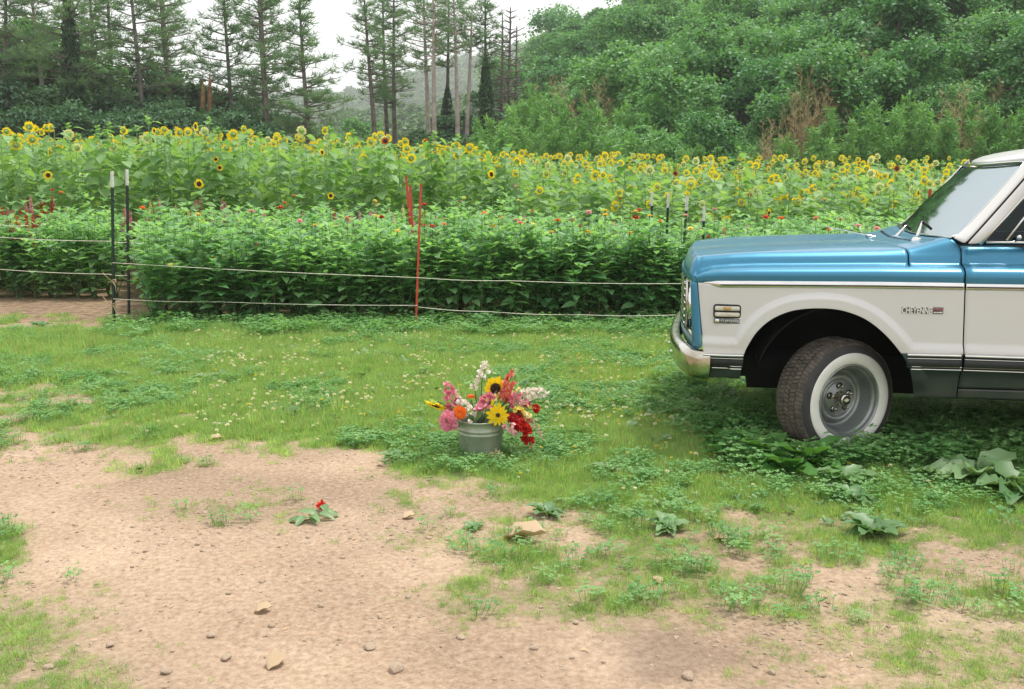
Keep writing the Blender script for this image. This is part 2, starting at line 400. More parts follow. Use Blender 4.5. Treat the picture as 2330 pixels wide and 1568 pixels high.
bl2 = spanel('lower_bed_side', lambda z: uar(z) + WB, k_(UB1), lambda u: ztr(u) - .002, lambda u: zbr(u) + .05, 'bluelow', 20, 16, archs=(WB,))
for o in (door, dlo, rock, cabq, cabl, bed, bl1, bl2): far(o)
# upper blue body: lines (v, photo curve)
XS = [1586, 1600, 1620, 1660, 1720, 1776, 1874, 1996, 2068]
LN = [
 (.006, [(1586, 641), (1600, 640.5), (1700, 639.5), (2000, 642), (2195, 645.5), (2330, 647.5)]),
 (.004, [(1586, 636), (1600, 634), (1700, 633), (2000, 634), (2195, 637), (2330, 639)]),
 (.004, [(1586, 632), (1600, 628), (1640, 624.5), (1700, 624), (2000, 625), (2195, 628), (2330, 630)]),
 (.016, [(1586, 630.5), (1600, 624), (1640, 619), (1700, 617.5), (2000, 617.5), (2195, 619.5), (2330, 621)]),
 (.045, [(1585, 630), (1597, 621.5), (1620, 616), (1660, 613), (1720, 611.5), (2000, 611), (2195, 612), (2330, 613.5)]),
 (.070, [(1584.5, 629.5), (1594, 621), (1612, 615.5), (1640, 612.3), (1700, 609.8), (1800, 608.3), (2000, 608), (2195, 609.5), (2330, 611)]),
 (.095, [(1584, 627), (1594, 618), (1620, 611.5), (1660, 608), (1720, 606), (2000, 604.5), (2195, 606), (2330, 607.5)]),
 (.115, [(1586, 620), (1596, 612), (1620, 606), (1660, 602), (1720, 600.5), (2000, 599.5), (2195, 601), (2330, 602.5)]),
 (.125, [(1589, 608), (1600, 602), (1660, 593), (1720, 591), (2000, 590), (2195, 591), (2330, 592)]),
 (.140, [(1592, 596), (1600, 592), (1660, 585.5), (1720, 583.5), (2000, 581), (2195, 579), (2330, 580)]),
 (.180, [(1595, 586), (1600, 584), (1660, 578.5), (1720, 575.5), (2000, 571.5), (2195, 563), (2330, 563)]),
 (.300, [(1596.5, 580.5), (1660, 575.3), (1720, 571.5), (1776, 568.3), (1874, 565.3), (1996, 562.9), (2070, 561.5)]),
 (.420, [(1594, 575.5), (1660, 570), (1720, 566.5), (1776, 563.5), (1874, 560.3), (1996, 557.5), (2070, 556)]),
 (.650, [(1589, 569), (1680, 562), (1780, 557.5), (1874, 554.5), (1996, 551.5), (2050, 550.5)]),
 (.975, [(1582.7, 563.5), (1679.7, 555.7), (1776, 552), (1873.6, 549), (1995.8, 545.5), (2040, 545)]),
]
ZL = [zc(p, v) for v, p in LN]; VL = np.array([v for v, _ in LN])
def dense(idx, k=3):
    """refine cross-section parameters between listed lines"""
    return np.linspace(idx[0], idx[-1], (len(idx) - 1) * k + 1)
def csec(par, U):
    """par: (m,) fractional line index; U: (n,m) u positions -> (n,m,3) with Catmull smoothing in the section"""
    Z = np.stack([f(U) for f in ZL], 0)   # lines x n x m
    out = np.zeros(U.shape + (3,)); out[..., 0] = U
    for j, p in enumerate(par):
        i = min(int(p), len(ZL) - 2); t = p - i
        a, b, c, d = max(i - 1, 0), i, i + 1, min(i + 2, len(ZL) - 1)
        def cr(x): return .5 * ((2 * x[1]) + (-x[0] + x[2]) * t + (2 * x[0] - 5 * x[1] + 4 * x[2] - x[3]) * t * t + (-x[0] + 3 * x[1] - 3 * x[2] + x[3]) * t ** 3)
        out[:, j, 1] = cr([VL[a], VL[b], VL[c], VL[d]]); out[:, j, 2] = cr([Z[a, :, j], Z[b, :, j], Z[c, :, j], Z[d, :, j]])
    return out
par = dense(range(0, 6), 4)
n = 90
ue = float(useam(1.1)) - G
U = (np.linspace(0, 1, n) ** 1.3)[:, None] * (ue - (UF0 - .006)) + (UF0 - .006) + 0 * par[None]
P = csec(par, U); P[..., 1] += np.clip((UF0 + .26 - P[..., 0]) / .26, 0, 1) ** 2 * .035
b = MB(); grid(b, P); ftop = b.build('fender_top', M['blue'], truck); solid(ftop, .006, -1); far(ftop)
# hood
UHR = float(TL(2068, 600, .1)[0])
def ubow(v): return UF0 - .10 * (1 - ((v - WID / 2) / (WID / 2)) ** 2)
par = np.concatenate([[5.12], dense(range(5, 15), 4)[1:]])
vv = np.interp(par, np.arange(15), VL)
n = 100
unose = np.interp(vv, [.07, .1, .14, .3, .65, .975], [0, .004, .022, .038, .042, .045]) + ubow(vv) - .0
urear = UHR - G - np.interp(vv, [0.07, .14, .3, .65, .975], [0, .0, .03, .075, .10])
s = (np.linspace(0, 1, n) ** 1.5)[:, None]
P = csec(par, unose * (1 - s) + urear * s)
# nose face: from the hood's front edge down and forward to the lip
ztop = P[0, :, 2]; lipz = float(TL(1584, 630, .07)[2]) + .004
rows = []
for a, fz, fu in [(0, 1.0, 0), (1, .93, -.006), (2, .78, -.018), (3, .4, -.034), (4, .05, -.045), (5, 0, -.044)][::-1]:
    r = P[0].copy(); w = np.clip((ztop - lipz) / .1, 0, 1)
    r[:, 2] = lipz + (ztop - lipz) * fz; r[:, 0] = P[0, :, 0] + fu * w; rows.append(r)
front = np.array(rows[:-1]); lipu = front[0, :, 0].copy()
P[:3, :, 2] -= np.array([.004, .0012, .0])[:, None] * np.clip((ztop - lipz) / .1, 0, 1)
P = np.concatenate([front, P], 0)
Q = P[:, ::-1][:, 1:].copy(); Q[..., 1] = WID - Q[..., 1]
b = MB(); grid(b, np.concatenate([P, Q], 1)); hood = b.build('hood', M['blue'], truck); solid(hood, .006, -1)
# cowl between hood and windscreen
_n = TL(2166, 542, .17); _c = TL(2072, 533, .975)
wbv = np.array([.075, .10, .13, .17, .24, .35, .50, .70, .975])
wbu = np.array([ue + .01, TL(2190, 552, .10)[0], TL(2180, 546, .13)[0]] + [_n[0] - .035 * (1 - ((v - .975) / .805) ** 2) - .02 * ss(.17, .24, v) for v in wbv[3:]])
wbz = np.array([TL(2197, 557, .075)[2], TL(2190, 552, .1)[2], TL(2180, 546, .13)[2]] + [_n[2] * (1 - t) + _c[2] * t for t in (1 - ((wbv[3:] - .975) / .805) ** 2)])
par = np.concatenate([[5.12], dense(range(5, 15), 4)[1:]])
n = 26
us = UHR + G - np.interp(vv, [0.07, .14, .3, .65, .975], [0, .0, .03, .075, .10])
uend = np.where(vv < .12, ue, np.minimum(ue, np.interp(vv, wbv, wbu) + .03 * ss(.2, .13, vv)))
s = np.linspace(0, 1, n)[:, None]
P = csec(par, us * (1 - s) + uend * s)
w = ss(.12, .2, vv)[None] * s ** 1.3
P[..., 2] = P[..., 2] * (1 - w) + np.interp(vv, wbv, wbz)[None] * w
side = (vv < .135)
Q = P[:, ::-1][:, 1:].copy(); Q[..., 1] = WID - Q[..., 1]
b = MB(); grid(b, np.concatenate([P, Q], 1)); cowl = b.build('cowl', M['blue'], truck); solid(cowl, .006, -1)
b = MB()
for k in range(22):
    v = .45 + k * .05
    uu = np.interp(min(v, WID - v), wbv, wbu) - .10
    zz = np.interp(min(v, WID - v), vv, P[13, :, 2]) + .003; uu = np.interp(min(v, WID - v), vv, P[13, :, 0])
    box(b, (uu, v, zz), (.05, .012, .006))
b.build('vent_grille', M['black'], cowl)
# door top (blue) and cab corner
par = dense(range(0, 11), 3)
def upstrip(name, ua, ub, n=30, bedtop=False):
    U = np.linspace(ua, ub, n)[:, None] + 0 * par[None]; P = csec(par, U)
    if bedtop: P[..., 1] = np.minimum(P[..., 1], .06 + 0 * P[..., 1]) ; P[..., 1] = np.minimum(P[..., 1], .05)
    b = MB(); grid(b, P); o = b.build(name, M['blue'], truck); solid(o, .01, -1); far(o); return o
upstrip('door_top', float(useam(1.1)) + G, UD1)
upstrip('cab_corner_top', UD1 + .008, UC1, 8)
upstrip('bed_top', UB0, UB1, 20, True)
# --- mouldings
def strip(name, u0, u1, zf, h, vout, mat, taper0=0.0, n=60, archs=(0.0,), nb=7, parent=truck):
    """bar following zf(u), height h, rounded out to vout"""
    u = np.linspace(u0, u1, n); a = np.linspace(0, math.pi, nb)
    hh = h * (np.clip((u - u0) / taper0, 0, 1) ** .6 if taper0 else np.ones(n))
    zc_ = zf(u)
    Z = zc_[:, None] + hh[:, None] / 2 * np.cos(a)[None]
    V0 = vside(u, zc_, archs)
    V = V0[:, None] + .004 - (vout + .004) * np.sin(a)[None] ** .6 * np.clip(hh / h, .3, 1)[:, None]
    Vb = V0 + .006
    P = np.concatenate([np.stack([np.broadcast_to(u[:, None], Z.shape), V, Z], -1), np.stack([u, Vb, zc_ - hh / 2], -1)[:, None], np.stack([u, Vb, zc_ + hh / 2], -1)[:, None], np.stack([np.broadcast_to(u[:, None], Z.shape), V, Z], -1)[:, :1]], 1)
    b = MB(); grid(b, P); b.add(P[0], [tuple(range(P.shape[1] - 1))]); b.add(P[-1], [tuple(range(P.shape[1] - 1))[::-1]])
    o = b.build(name, M[mat], parent); return o
zm = lambda u: (zmt(u) + zmb(u)) / 2 + .004
um0 = float(TL(1598, 648)[0])
def lam(f, d): return lambda u: f(u) + d
for (a, c, tp) in ((um0, ue, .10), (float(useam(1.0)) + G, UD1, 0), (UD1 + .008, UC1, 0), (UB0, UB1, 0)):
    m1 = strip('side_moulding', a, c, zm, .046, .014, 'chrome', tp, 80)
    m2 = strip('moulding_stripe', a + (.06 if tp else .004), c - .004, lam(zm, -.003), .013, .0165, 'trimdark', .05 if tp else 0, 60, parent=m1)
    far(m1)
tz = lambda u: (ztr(u) + zlo(u)) / 2
al, ar = float(ual(.60)), float(uar(.60))
for (a, c, da, dc) in ((float(ufw(.6)) + .0, al, 0, -.012), (ar, ue, .02, .014), (float(useam(.6)) + G, UD1, 0, 0), (UD1 + .008, UC1, 0, 0), (UB0, al + WB, 0, -.012), (ar + WB, UB1, .02, 0)):
    ax = (0.0,) if a < 2 else (WB,)
    t1 = strip('lower_trim_band', a + da * .5, c + dc * .3, tz, .068, .022, 'trimdark', 0, 30, ax, 5)
    for (d, h, x, mt) in ((.040, .018, .030, 'chrome'), (.021, .007, .027, 'chrome'), (-.026, .008, .027, 'chrome'), (-.042, .013, .029, 'chrome')):
        e0 = da * (.3 if d > 0 else 1.0); 
        strip('chrome_strip', a + e0 + (.012 if (d < 0 and da) else 0), c + (dc if d < 0 else dc * .3), lam(tz, d), h, x, mt, 0, 30, ax, 5, parent=t1)
    far(t1)
# --- inner wheel wells, under body, engine bay
b = MB()
def well(u_c):
    a = np.linspace(.22, math.pi - .05, 26); r = .485
    V = np.linspace(.05, .62, 3)
    P = np.array([[(u_c + .01 - r * math.cos(t), v, .42 + r * math.sin(t) * .97) for v in V] for t in a])
    grid(b, P); q = P[:, -1]; b.add(np.concatenate([q, [[u_c, .62, .4]]]), [(i, i + 1, len(q)) for i in range(len(q) - 1)])
for cu in (.0, WB):
    b = MB(); well(cu); wl = b.build('wheel_well', M['flatblack'], truck); solid(wl, .01); far(wl)
b = MB()
box(b, (-.1, WID / 2, .74), (1.25, .72, .52)); box(b, (1.75, WID / 2, .41), (4.5, .9, .22)); box(b, (1.5, WID / 2, .45), (1.9, 1.72, .16)); box(b, (-.35, WID / 2, .47), (.55, 1.2, .14)); box(b, (3.75, WID / 2, .5), (.6, 1.7, .14))
box(b, (0, WID / 2, .36), (.12, 1.5, .1)); box(b, (WB, WID / 2, .36), (.12, 1.5, .12)); box(b, (3.1, WID / 2, .66), (2.0, 1.7, .04))
box(b, (.62, WID / 2, .85), (.04, 1.75, .52))
ch = b.build('chassis', M['flatblack'], truck)
b = MB(); box(b, (UC1 - .02, WID / 2, .90), (.03, 1.82, .62)); box(b, (UB0 + .03, WID / 2, .86), (.04, 1.84, .46)); b.build('cab_back_wall', M['whitep'], truck)
b = MB(); box(b, (UB1 - .03, WID / 2, .86), (.05, 1.84, .46)); b.build('tailgate', M['blue'], truck)
# --- windscreen, pillars, roof
_t = TL(2332, 372, .25); tv = np.array([.25, .30, .4, .55, .75, .975])
_b = 1 - ((tv - .975) / .725) ** 2
tu = _t[0] - .05 * _b; tzz = _t[2] - .012 * _b
BV = np.array([.18, .21, .26, .33, .43, .55, .70, .84, .975]); TV = np.array([.255, .27, .30, .36, .45, .58, .72, .85, .975])
nb = 14; s = np.linspace(0, 1, nb)[:, None]
def crv(v, a, c): return np.interp(v, a, c)
B0 = np.stack([crv(BV, wbv, wbu) , BV, crv(BV, wbv, wbz) + .008], -1); T0 = np.stack([crv(TV, tv, tu), TV, crv(TV, tv, tzz)], -1)
P = B0[None] * (1 - s[..., None]) + T0[None] * s[..., None]
# bulge of curved glass
P[..., 0] -= (.035 * np.sin(s * math.pi)) * ss(.16, .5, BV)[None]
_gx = [(2166, 543), (2185, 537), (2226, 493), (2271, 443.5), (2332, 375)]
for i_ in range(nb):
    t_ = i_ / (nb - 1) * 4; j_ = min(int(t_), 3); f_ = t_ - j_
    q_ = TL(_gx[j_][0] * (1 - f_) + _gx[j_ + 1][0] * f_ + 2, _gx[j_][1] * (1 - f_) + _gx[j_ + 1][1] * f_, P[i_, 0, 1])
    dq = q_ - P[i_, 0]
    for c_ in range(5): P[i_, c_] += dq * (1 - c_ / 5) ** 1.5
Q = P[:, ::-1][:, 1:].copy(); Q[..., 1] = WID - Q[..., 1]
GL = np.concatenate([P, Q], 1)
b = MB(); grid(b, GL); ws = b.build('windshield', M['glass'], truck)
edge = np.concatenate([GL[:, 0][::-1][:-1], GL[0], GL[:, -1][1:]])
b = MB(); tube(b, edge + np.array([-.002, 0, .004]), .008, 6); b.build('windshield_seal', M['black'], ws)
b = MB(); tube(b, edge + np.array([-.012, 0, .006]), .006, 6); tube(b, GL[-1] + np.array([-.006, 0, .014]), .007, 6); b.build('windshield_trim', M['chrome'], ws)
# A pillar
gl = [(2166, 543), (2185, 537), (2226, 493), (2271, 443.5), (2332, 375), (2352, 352)]
dl = [(2196, 557), (2212, 541), (2250, 499), (2294, 449), (2331, 406.5), (2366, 366)]
vb = np.array([.085, .09, .12, .155, .195, .215])
P = np.zeros((6, 4, 3))
for i in range(6):
    a = TL(*gl[i], vb[i] + .055); c = TL(dl[i][0] - 1.5, dl[i][1], vb[i])
    for j, t in enumerate((0, .25, .75, 1)):
        q = a * (1 - t) + c * t; q[1] -= .012 * math.sin(t * math.pi); P[i, j] = q
b = MB(); grid(b, P); ap = b.build('roof_pillar', M['whitep'], truck); solid(ap, .014, 1); subs(ap); far(ap)
# door window frame, door glass
il = [(2228, 556), (2262, 519), (2290, 489), (2316, 459.5), (2372, 400), (2392, 378)]
P = np.zeros((6, 4, 3)); ends = []
for i in range(6):
    a = TL(dl[i][0] + 2.0, dl[i][1], vb[i] + .002); c = TL(*il[i], vb[i] + .012); ends.append((a, c))
    for j, t in enumerate((0, .3, .7, 1)):
        q = a * (1 - t) + c * t; q[1] -= .006 * math.sin(t * math.pi); P[i, j] = q
b = MB(); grid(b, P); df = b.build('door_window_frame', M['whitep'], truck); solid(df, .012, 1); subs(df)
b = MB(); tube(b, [e[1] + np.array([.006, .006, 0]) for e in ends], .009, 6)
tube(b, [TL(2244, 551.5, .115), TL(2300, 551.5, .115), TL(2420, 554, .115)], .008, 6)
b.build('frame_seal', M['chrome'], df)
b = MB()
ztp = ends[-1][1][2]; uu0 = ends[-1][1][0]
tube(b, [(uu0, .225, ztp), (1.3, .225, ztp + .02), (1.75, .225, ztp), (1.82, .18, 1.45), (1.84, .13, 1.16)], .02, 6); o2 = b.build('door_window_frame', M['whitep'], truck)
far(df); far(o2)
b = MB(); tube(b, [TL(x_, y_, v_ + .016) for (x_, y_), v_ in zip(dl, vb)], .006, 5); b.build('door_seal', M['black'], truck)
b = MB(); q = [TL(2228, 556, .13), ends[2][1] + [0, .015, 0], ends[5][1] + [0, .015, 0], (1.75, .235, ztp), (1.84, .14, 1.16)]
b.add(np.array(q), [(0, 1, 2, 3, 4)]); sg = b.build('door_glass', M['glassdark'], truck); far(sg)
b = MB(); tube(b, [TL(2290, 547, .11), TL(2362, 455, .17)], .006, 6); far(b.build('vent_window_post', M['chrome'], truck))
kb = bpy.data.meshes.new('k')
b = MB(); lathe(b, [(.0, .03), (.008, .028), (.014, .018), (.014, .008), (.008, 0), (.005, -.02), (.0, -.02)], 14, Matrix.Translation(TL(2317, 540, .10)) @ Matrix.Rotation(R(90), 4, 'X')); b.build('vent_knob', M['chrome'], truck)
# roof
RV = np.array([.20, .205, .23, .27, .33, .45, .65, .82, .975])
_r = TL(2246, 374, .975); _e = TL(2345, 361, .20)
_w = np.abs((RV - .975) / .775)
RE = np.stack([_r[0] + .10 * _w ** 2.5 + .05 * ss(.85, 1.0, _w), RV, _r[2] * (1 - _w ** 2) + _e[2] * _w ** 2], -1)
prof = [(.07, -.012), (.02, -.008), (-.002, .004), (.004, .012), (.04, .026), (.10, .044), (.22, .066), (.45, .088), (.8, .098), (1.1, .09), (1.28, .07), (1.36, .03), (1.38, -.02)]
cf = np.interp(RV, [.19, .23, .33, .5, .975], [.12, .45, .85, 1.0, 1.12])
P = np.zeros((len(prof), len(RV), 3)); uback = 2.0
for i, (du, dz) in enumerate(prof):
    f = max(du, 0) / 1.38 if i > 3 else 0
    P[i, :, 0] = RE[:, 0] * (1 - f) + uback * f + (du if i < 4 else 0); P[i, :, 1] = RV
    P[i, :, 2] = (RE[:, 2] if du < .1 else RE[:, 2] * (1 - f) + RE[3, 2] * f) + dz * (cf if i > 3 else np.maximum(cf, .6))
Q = P[:, ::-1][:, 1:].copy(); Q[..., 1] = WID - Q[..., 1]
b = MB(); grid(b, np.concatenate([P, Q], 1)); roof = b.build('roof', M['whitep'], truck); subs(roof); solid(roof, .012, -1)
zr = float(RE[3, 2])
b = MB(); tube(b, [(RE[1, 0], .19, zr - .01), (1.3, .185, zr + .005), (1.98, .19, zr - .02)], .014, 6); far(b.build('drip_rail', M['whitep'], roof), roof)
b = MB(); box(b, (2.0, WID / 2, 1.20), (.03, 1.78, .12)); box(b, (1.99, .27, 1.45), (.04, .2, .46)); box(b, (1.99, WID - .27, 1.45), (.04, .2, .46)); box(b, (1.99, WID / 2, zr - .02), (.04, 1.5, .1)); b.build('cab_rear', M['whitep'], truck)
b = MB(); b.add(np.array([(1.99, .37, 1.26), (1.99, WID - .37, 1.26), (1.99, WID - .37, zr - .07), (1.99, .37, zr - .07)]), [(0, 1, 2, 3)]); b.build('rear_window', M['glass'], truck)
# interior
b = MB(); box(b, (1.60, WID / 2, .80), (.55, 1.45, .18)); box(b, (1.86, WID / 2, 1.06), (.14, 1.45, .46)); bev(b.build('bench_seat', M['vinyl'], truck), .04, 3)
b = MB(); box(b, (.86, WID / 2, 1.02), (.22, 1.6, .24)); bev(b.build('dashboard', M['vinyl'], truck), .04, 3)
b = MB(); tt = np.linspace(0, 2 * math.pi, 30); q = np.array([(.0 + .20 * math.cos(t) * .45, .20 * math.sin(t), .20 * math.cos(t)) for t in tt]) + [1.12, .55, 1.17]; tube(b, q, .012, 6, cap=False)
tube(b, [(1.12, .35, 1.17), (1.12, .75, 1.17)], .012); tube(b, [(1.12, .55, 1.17), (.85, .55, 1.02)], .02); b.build('steering_wheel', M['vinyl'], truck)
b = MB(); box(b, (.70, WID / 2, .95), (.03, 1.7, .45)); box(b, (1.2, WID / 2, .60), (1.5, 1.7, .03)); b.build('cab_floor', M['flatblack'], truck)
# --- front end
zt_, zb_ = float(TL(1574, 634)[2]), float(TL(1580, 789)[2])
def sweep(name, sec, uf, v0, v1, mat, n=40, parent=truck, off=0.0):
    """sec: (du, z) outline swept along the bowed front"""
    V = np.linspace(v0, v1, n); S = np.array(sec)
    P = np.array([[(uf(v) + a, v, z) for a, z in S] for v in V])
    P = np.concatenate([P, P[:, :1]], 1)
    b = MB(); grid(b, P); b.add(P[0, :-1], [tuple(range(len(S)))]); b.add(P[-1, :-1], [tuple(range(len(S)))[::-1]])
    return b.build(name, M[mat], parent, smooth=False)
fb = lambda v: ubow(v)
fp = sweep('front_panel', [(-.014, zt_ + .012), (-.018, zt_ - .01), (-.010, zt_ - .03), (.04, zt_ - .03), (.04, zt_ + .012)], fb, .04, WID - .04, 'blue'); bev(fp, .006)
v2 = sweep('front_valance', [(-.012, zb_ + .055), (-.012, zb_ + .02), (.0, zb_ - .03), (.03, zb_ - .03), (.03, zb_ + .055)], fb, .04, WID - .04, 'blue'); bev(v2, .006)
cap_s = [(1572.5, 640), (1573, 660), (1574.5, 720), (1577, 770), (1578, 790)]
b = MB()
P = []
for (x, y) in cap_s:
    q = TL(x, y, .035); zz = q[2]; uw = float(ufw(zz)) - .0035
    vs = float(vside(np.array([uw]), np.array([zz]))[0])
    P.append([(uw, vs, zz), (uw - .012, vs + .001, zz), (q[0] + .012, .034, zz), (q[0], .042, zz), (q[0] + .002, .058, zz), (q[0] + .03, .066, zz)])
P = np.array(P); grid(b, P, flip=True)
cap = b.build('fender_cap', M['blue'], truck); solid(cap, .008, -1); subs(cap); far(cap)
gr = sweep('grille', [(.055, zt_ - .03), (.055, zb_ + .055), (.06, zb_ + .055), (.06, zt_ - .03)], fb, .06, WID - .06, 'flatblack')
b = MB()
zs = np.linspace(zt_ - .06, zb_ + .085, 7)
V = np.linspace(.36, WID - .36, 26)
for z in zs: tube(b, [(fb(v) - .012, v, z) for v in V], .0075, 4)
for v in np.linspace(.36, WID - .36, 44): tube(b, [(fb(v) + .022, v, zt_ - .035), (fb(v) + .022, v, zb_ + .06)], .003, 4)
b.build('grille_bars', M['chrome'], gr)
for side in (0, 1):
    fm = lambda v: v if side == 0 else WID - v
    b = MB(); vs_ = (.068, .35); zz = (zt_ - .035, zb_ + .06)
    for (q1, q2) in (((vs_[0], zz[0]), (vs_[1], zz[0])), ((vs_[0], zz[1]), (vs_[1], zz[1])), ((vs_[0], zz[0]), (vs_[0], zz[1])), ((vs_[1], zz[0]), (vs_[1], zz[1]))):
        tube(b, [(fb(q1[0]) + .0, fm(q1[0]), q1[1]), (fb(q2[0]) + .0, fm(q2[0]), q2[1])], .013, 6)
    hb = b.build('headlight_bezel', M['chromeold'], truck)
    hc = (fb(.2) + .0, fm(.21), (zt_ + zb_) / 2 + .03)
    MM = Matrix.Translation(hc) @ Matrix.Rotation(R(-90), 4, 'Y')
    b = MB(); lathe(b, [(.088, -.03), (.098, .0), (.092, .012), (.084, .006)], 28, MM); b.build('headlight_ring', M['chrome'], hb)
    b = MB(); lathe(b, [(.0, .022), (.03, .02), (.06, .014), (.085, .004)], 28, MM); b.build('headlight', M['clearlens'], hb)
# bumper
zbt_, zbb_ = float(TL(1600, 800)[2]), float(TL(1600, 861)[2])
uE = float(TL(1618, 800, -.02)[0])
path = [(uE, .0), (uE - .05, -.014), (uE - .10, -.018), (UF0 - .03, -.008), (UF0 - .065, .022), (UF0 - .09, .07), (UF0 - .115, .16), (UF0 - .145, .36), (UF0 - .162, .62), (UF0 - .168, .975)]
path = np.array(path + [(a, WID - c) for a, c in path[::-1][1:]])
tt = np.gradient(path, axis=0); tt /= np.linalg.norm(tt, axis=1)[:, None]; nn = np.stack([tt[:, 1], -tt[:, 0]], 1)  # outward?
nn *= np.sign((nn * (path - np.array([0, WID / 2]))).sum(1))[:, None]
H = zbt_ - zbb_
sec = [(-.05, 1.0), (-.02, 1.02), (.0, .97), (.006, .86), (.008, .6), (.004, .35), (-.006, .12), (-.022, .0), (-.035, -.01)]
P = np.array([[(p[0] + q[0] * d, p[1] + q[1] * d, zbb_ + H * h + .03 * ss(.0, -.12, p[0] - (UF0 + .02))) for d, h in sec] for p, q in zip(path, nn)])
b = MB(); grid(b, P); bump = b.build('bumper', M['chromeold'], truck); solid(bump, .006, -1); subs(bump)
for v in (.30, .62, WID - .62, WID - .30):
    b = MB(); uu = np.interp(min(v, WID - v), path[:10, 1], path[:10, 0])
    lathe(b, [(.0, .016), (.012, .012), (.017, .0)], 12, Matrix.Translation((uu - .004, v, zbb_ + H * .45 + .03)) @ Matrix.Rotation(R(-90), 4, 'Y'))
    b.build('bumper_bolt', M['chrome'], bump)
# side marker lamp + small plate under it
def rrect(u0, u1, z0, z1, r, v, n=5):
    q = []
    for (cu, cz, a0) in ((u1 - r, z1 - r, 0), (u0 + r, z1 - r, 90), (u0 + r, z0 + r, 180), (u1 - r, z0 + r, 270)):
        for i in range(n): a = R(a0 + 90 * i / (n - 1)); q.append((cu + r * math.cos(a), v, cz + r * math.sin(a)))
    return np.array(q)
def slab(b, ring, dv, mat=0):
    n = len(ring); t = ring.copy(); t[:, 1] -= dv
    c = t.mean(0); tin = t + (c - t) * .06; tin[:, 1] -= dv * .15
    b.add(np.concatenate([ring, t, tin]), [tuple([i, (i + 1) % n, n + (i + 1) % n, n + i]) for i in range(n)] + [tuple([n + i, n + (i + 1) % n, 2 * n + (i + 1) % n, 2 * n + i]) for i in range(n)] + [tuple(range(2 * n, 3 * n))], mat, .5)
ml0 = TL(1622.5, 723.5); ml1 = TL(1687.5, 693.5)
vm = float(vside(np.array([ml0[0]]), np.array([ml1[2]]))[0]); vm2 = float(vside(np.array([ml1[0]]), np.array([ml1[2]]))[0]); vmm = (vm + vm2) / 2
b = MB(); slab(b, rrect(ml0[0], ml1[0], ml0[2], ml1[2], .018, vmm + .01), .022); mk = b.build('side_marker', M['black'], truck)
zmid = (ml0[2] + ml1[2]) / 2
b = MB(); slab(b, rrect(ml0[0] + .009, ml1[0] - .009, zmid + .005, ml1[2] - .010, .008, vmm), .018); b.build('marker_lens', M['clearlens'], mk)
b = MB(); slab(b, rrect(ml0[0] + .009, ml1[0] - .009, ml0[2] + .010, zmid - .006, .008, vmm), .018); b.build('marker_lens', M['clearlens'], mk)
b = MB(); cu = (ml0[0] + ml1[0]) / 2; slab(b, rrect(cu - .022, cu + .02, zmid + .008, ml1[2] - .013, .004, vmm), .0215); b.build('marker_bulb', M['amber'], mk)
pl0 = TL(1624, 735.5); pl1 = TL(1684.5, 725.5)
b = MB(); slab(b, rrect(pl0[0], pl1[0], pl0[2], pl1[2], .002, vmm + .002), .014); pb = b.build('fender_plate', M['badge'], truck)
b = MB(); x0 = pl0[0]; hgt = pl1[2] - pl0[2]; zc0 = pl0[2] + hgt / 2; w = pl1[0] - pl0[0]
q = rrect(x0 + .006, x0 + .030, pl0[2] + .004, pl1[2] - .004, .006, vmm - .011); slab(b, q, .004)
for i in range(9):
    x = x0 + .044 + i * .0115
    for dz in (-.0055, .0, .0055):
        if (i + int(dz * 1000)) % 3 != 1: box(b, (x, vmm - .0145, zc0 + dz), (.007, .003, .0028))
    box(b, (x - .003, vmm - .0145, zc0), (.002, .003, .012))
b.build('raised_marks', M['chrome'], pb)
# fender script
def text_mesh(body, h, name):
    cu_ = bpy.data.curves.new(name, 'FONT'); cu_.body = body; cu_.size = h / .7; cu_.extrude = .003; cu_.offset = .0009; cu_.space_character = 1.0
    o = bpy.data.objects.new(name, cu_); COL.objects.link(o)
    bpy.context.view_layer.update()
    me = bpy.data.meshes.new_from_object(o.evaluated_get(bpy.context.evaluated_depsgraph_get())); bpy.data.objects.remove(o); return me
e0 = TL(2051, 712.5); e1 = TL(2120, 699.5)
vb_ = float(vside(np.array([e0[0]]), np.array([e0[2]]))[0])
me = text_mesh('CHEYENNE', float(e1[2] - e0[2]), 'script_letters')
me.materials.append(M['ww']); co = np.zeros(len(me.vertices) * 3); me.vertices.foreach_get('co', co); co = co.reshape(-1, 3)
sx = (e1[0] - e0[0]) / (co[:, 0].max() - co[:, 0].min())
sc_o = link('model_script', me, truck, (e0[0], vb_ - .0085, e0[2]), (R(90), 0, 0), (sx, 1, 1))
b = MB(); r_ = rrect(e0[0] - .003, e1[0] + .002, e0[2] - .002, e1[2] + .000, .002, vb_ + .004); slab(b, r_, .009); sb_ = b.build('script_shadow_plate', M['badge'], truck)  # dark plate stands in for the shadow around the letters
g0 = TL(2120.5, 714); g1 = TL(2146.5, 699.5)
b = MB(); slab(b, rrect(g0[0] + .003, g1[0], g0[2], g1[2], .002, vb_ + .004), .013); gb_ = b.build('script_badge', M['badge'], truck)
b = MB(); gw = g1[0] - g0[0]; gh = g1[2] - g0[2]
for (a0, a1) in ((.12, .42), (.52, .90)):
    slab(b, rrect(g0[0] + gw * a0, g0[0] + gw * a1, g0[2] + gh * .50, g0[2] + gh * .82, .002, vb_ - .008), .004)
b.build('badge_mark', M['badgered'], gb_)
b = MB(); slab(b, rrect(g0[0] + gw * .12, g0[0] + gw * .92, g0[2] + gh * .12, g0[2] + gh * .26, .001, vb_ - .008), .004); b.build('badge_line', M['chrome'], gb_)
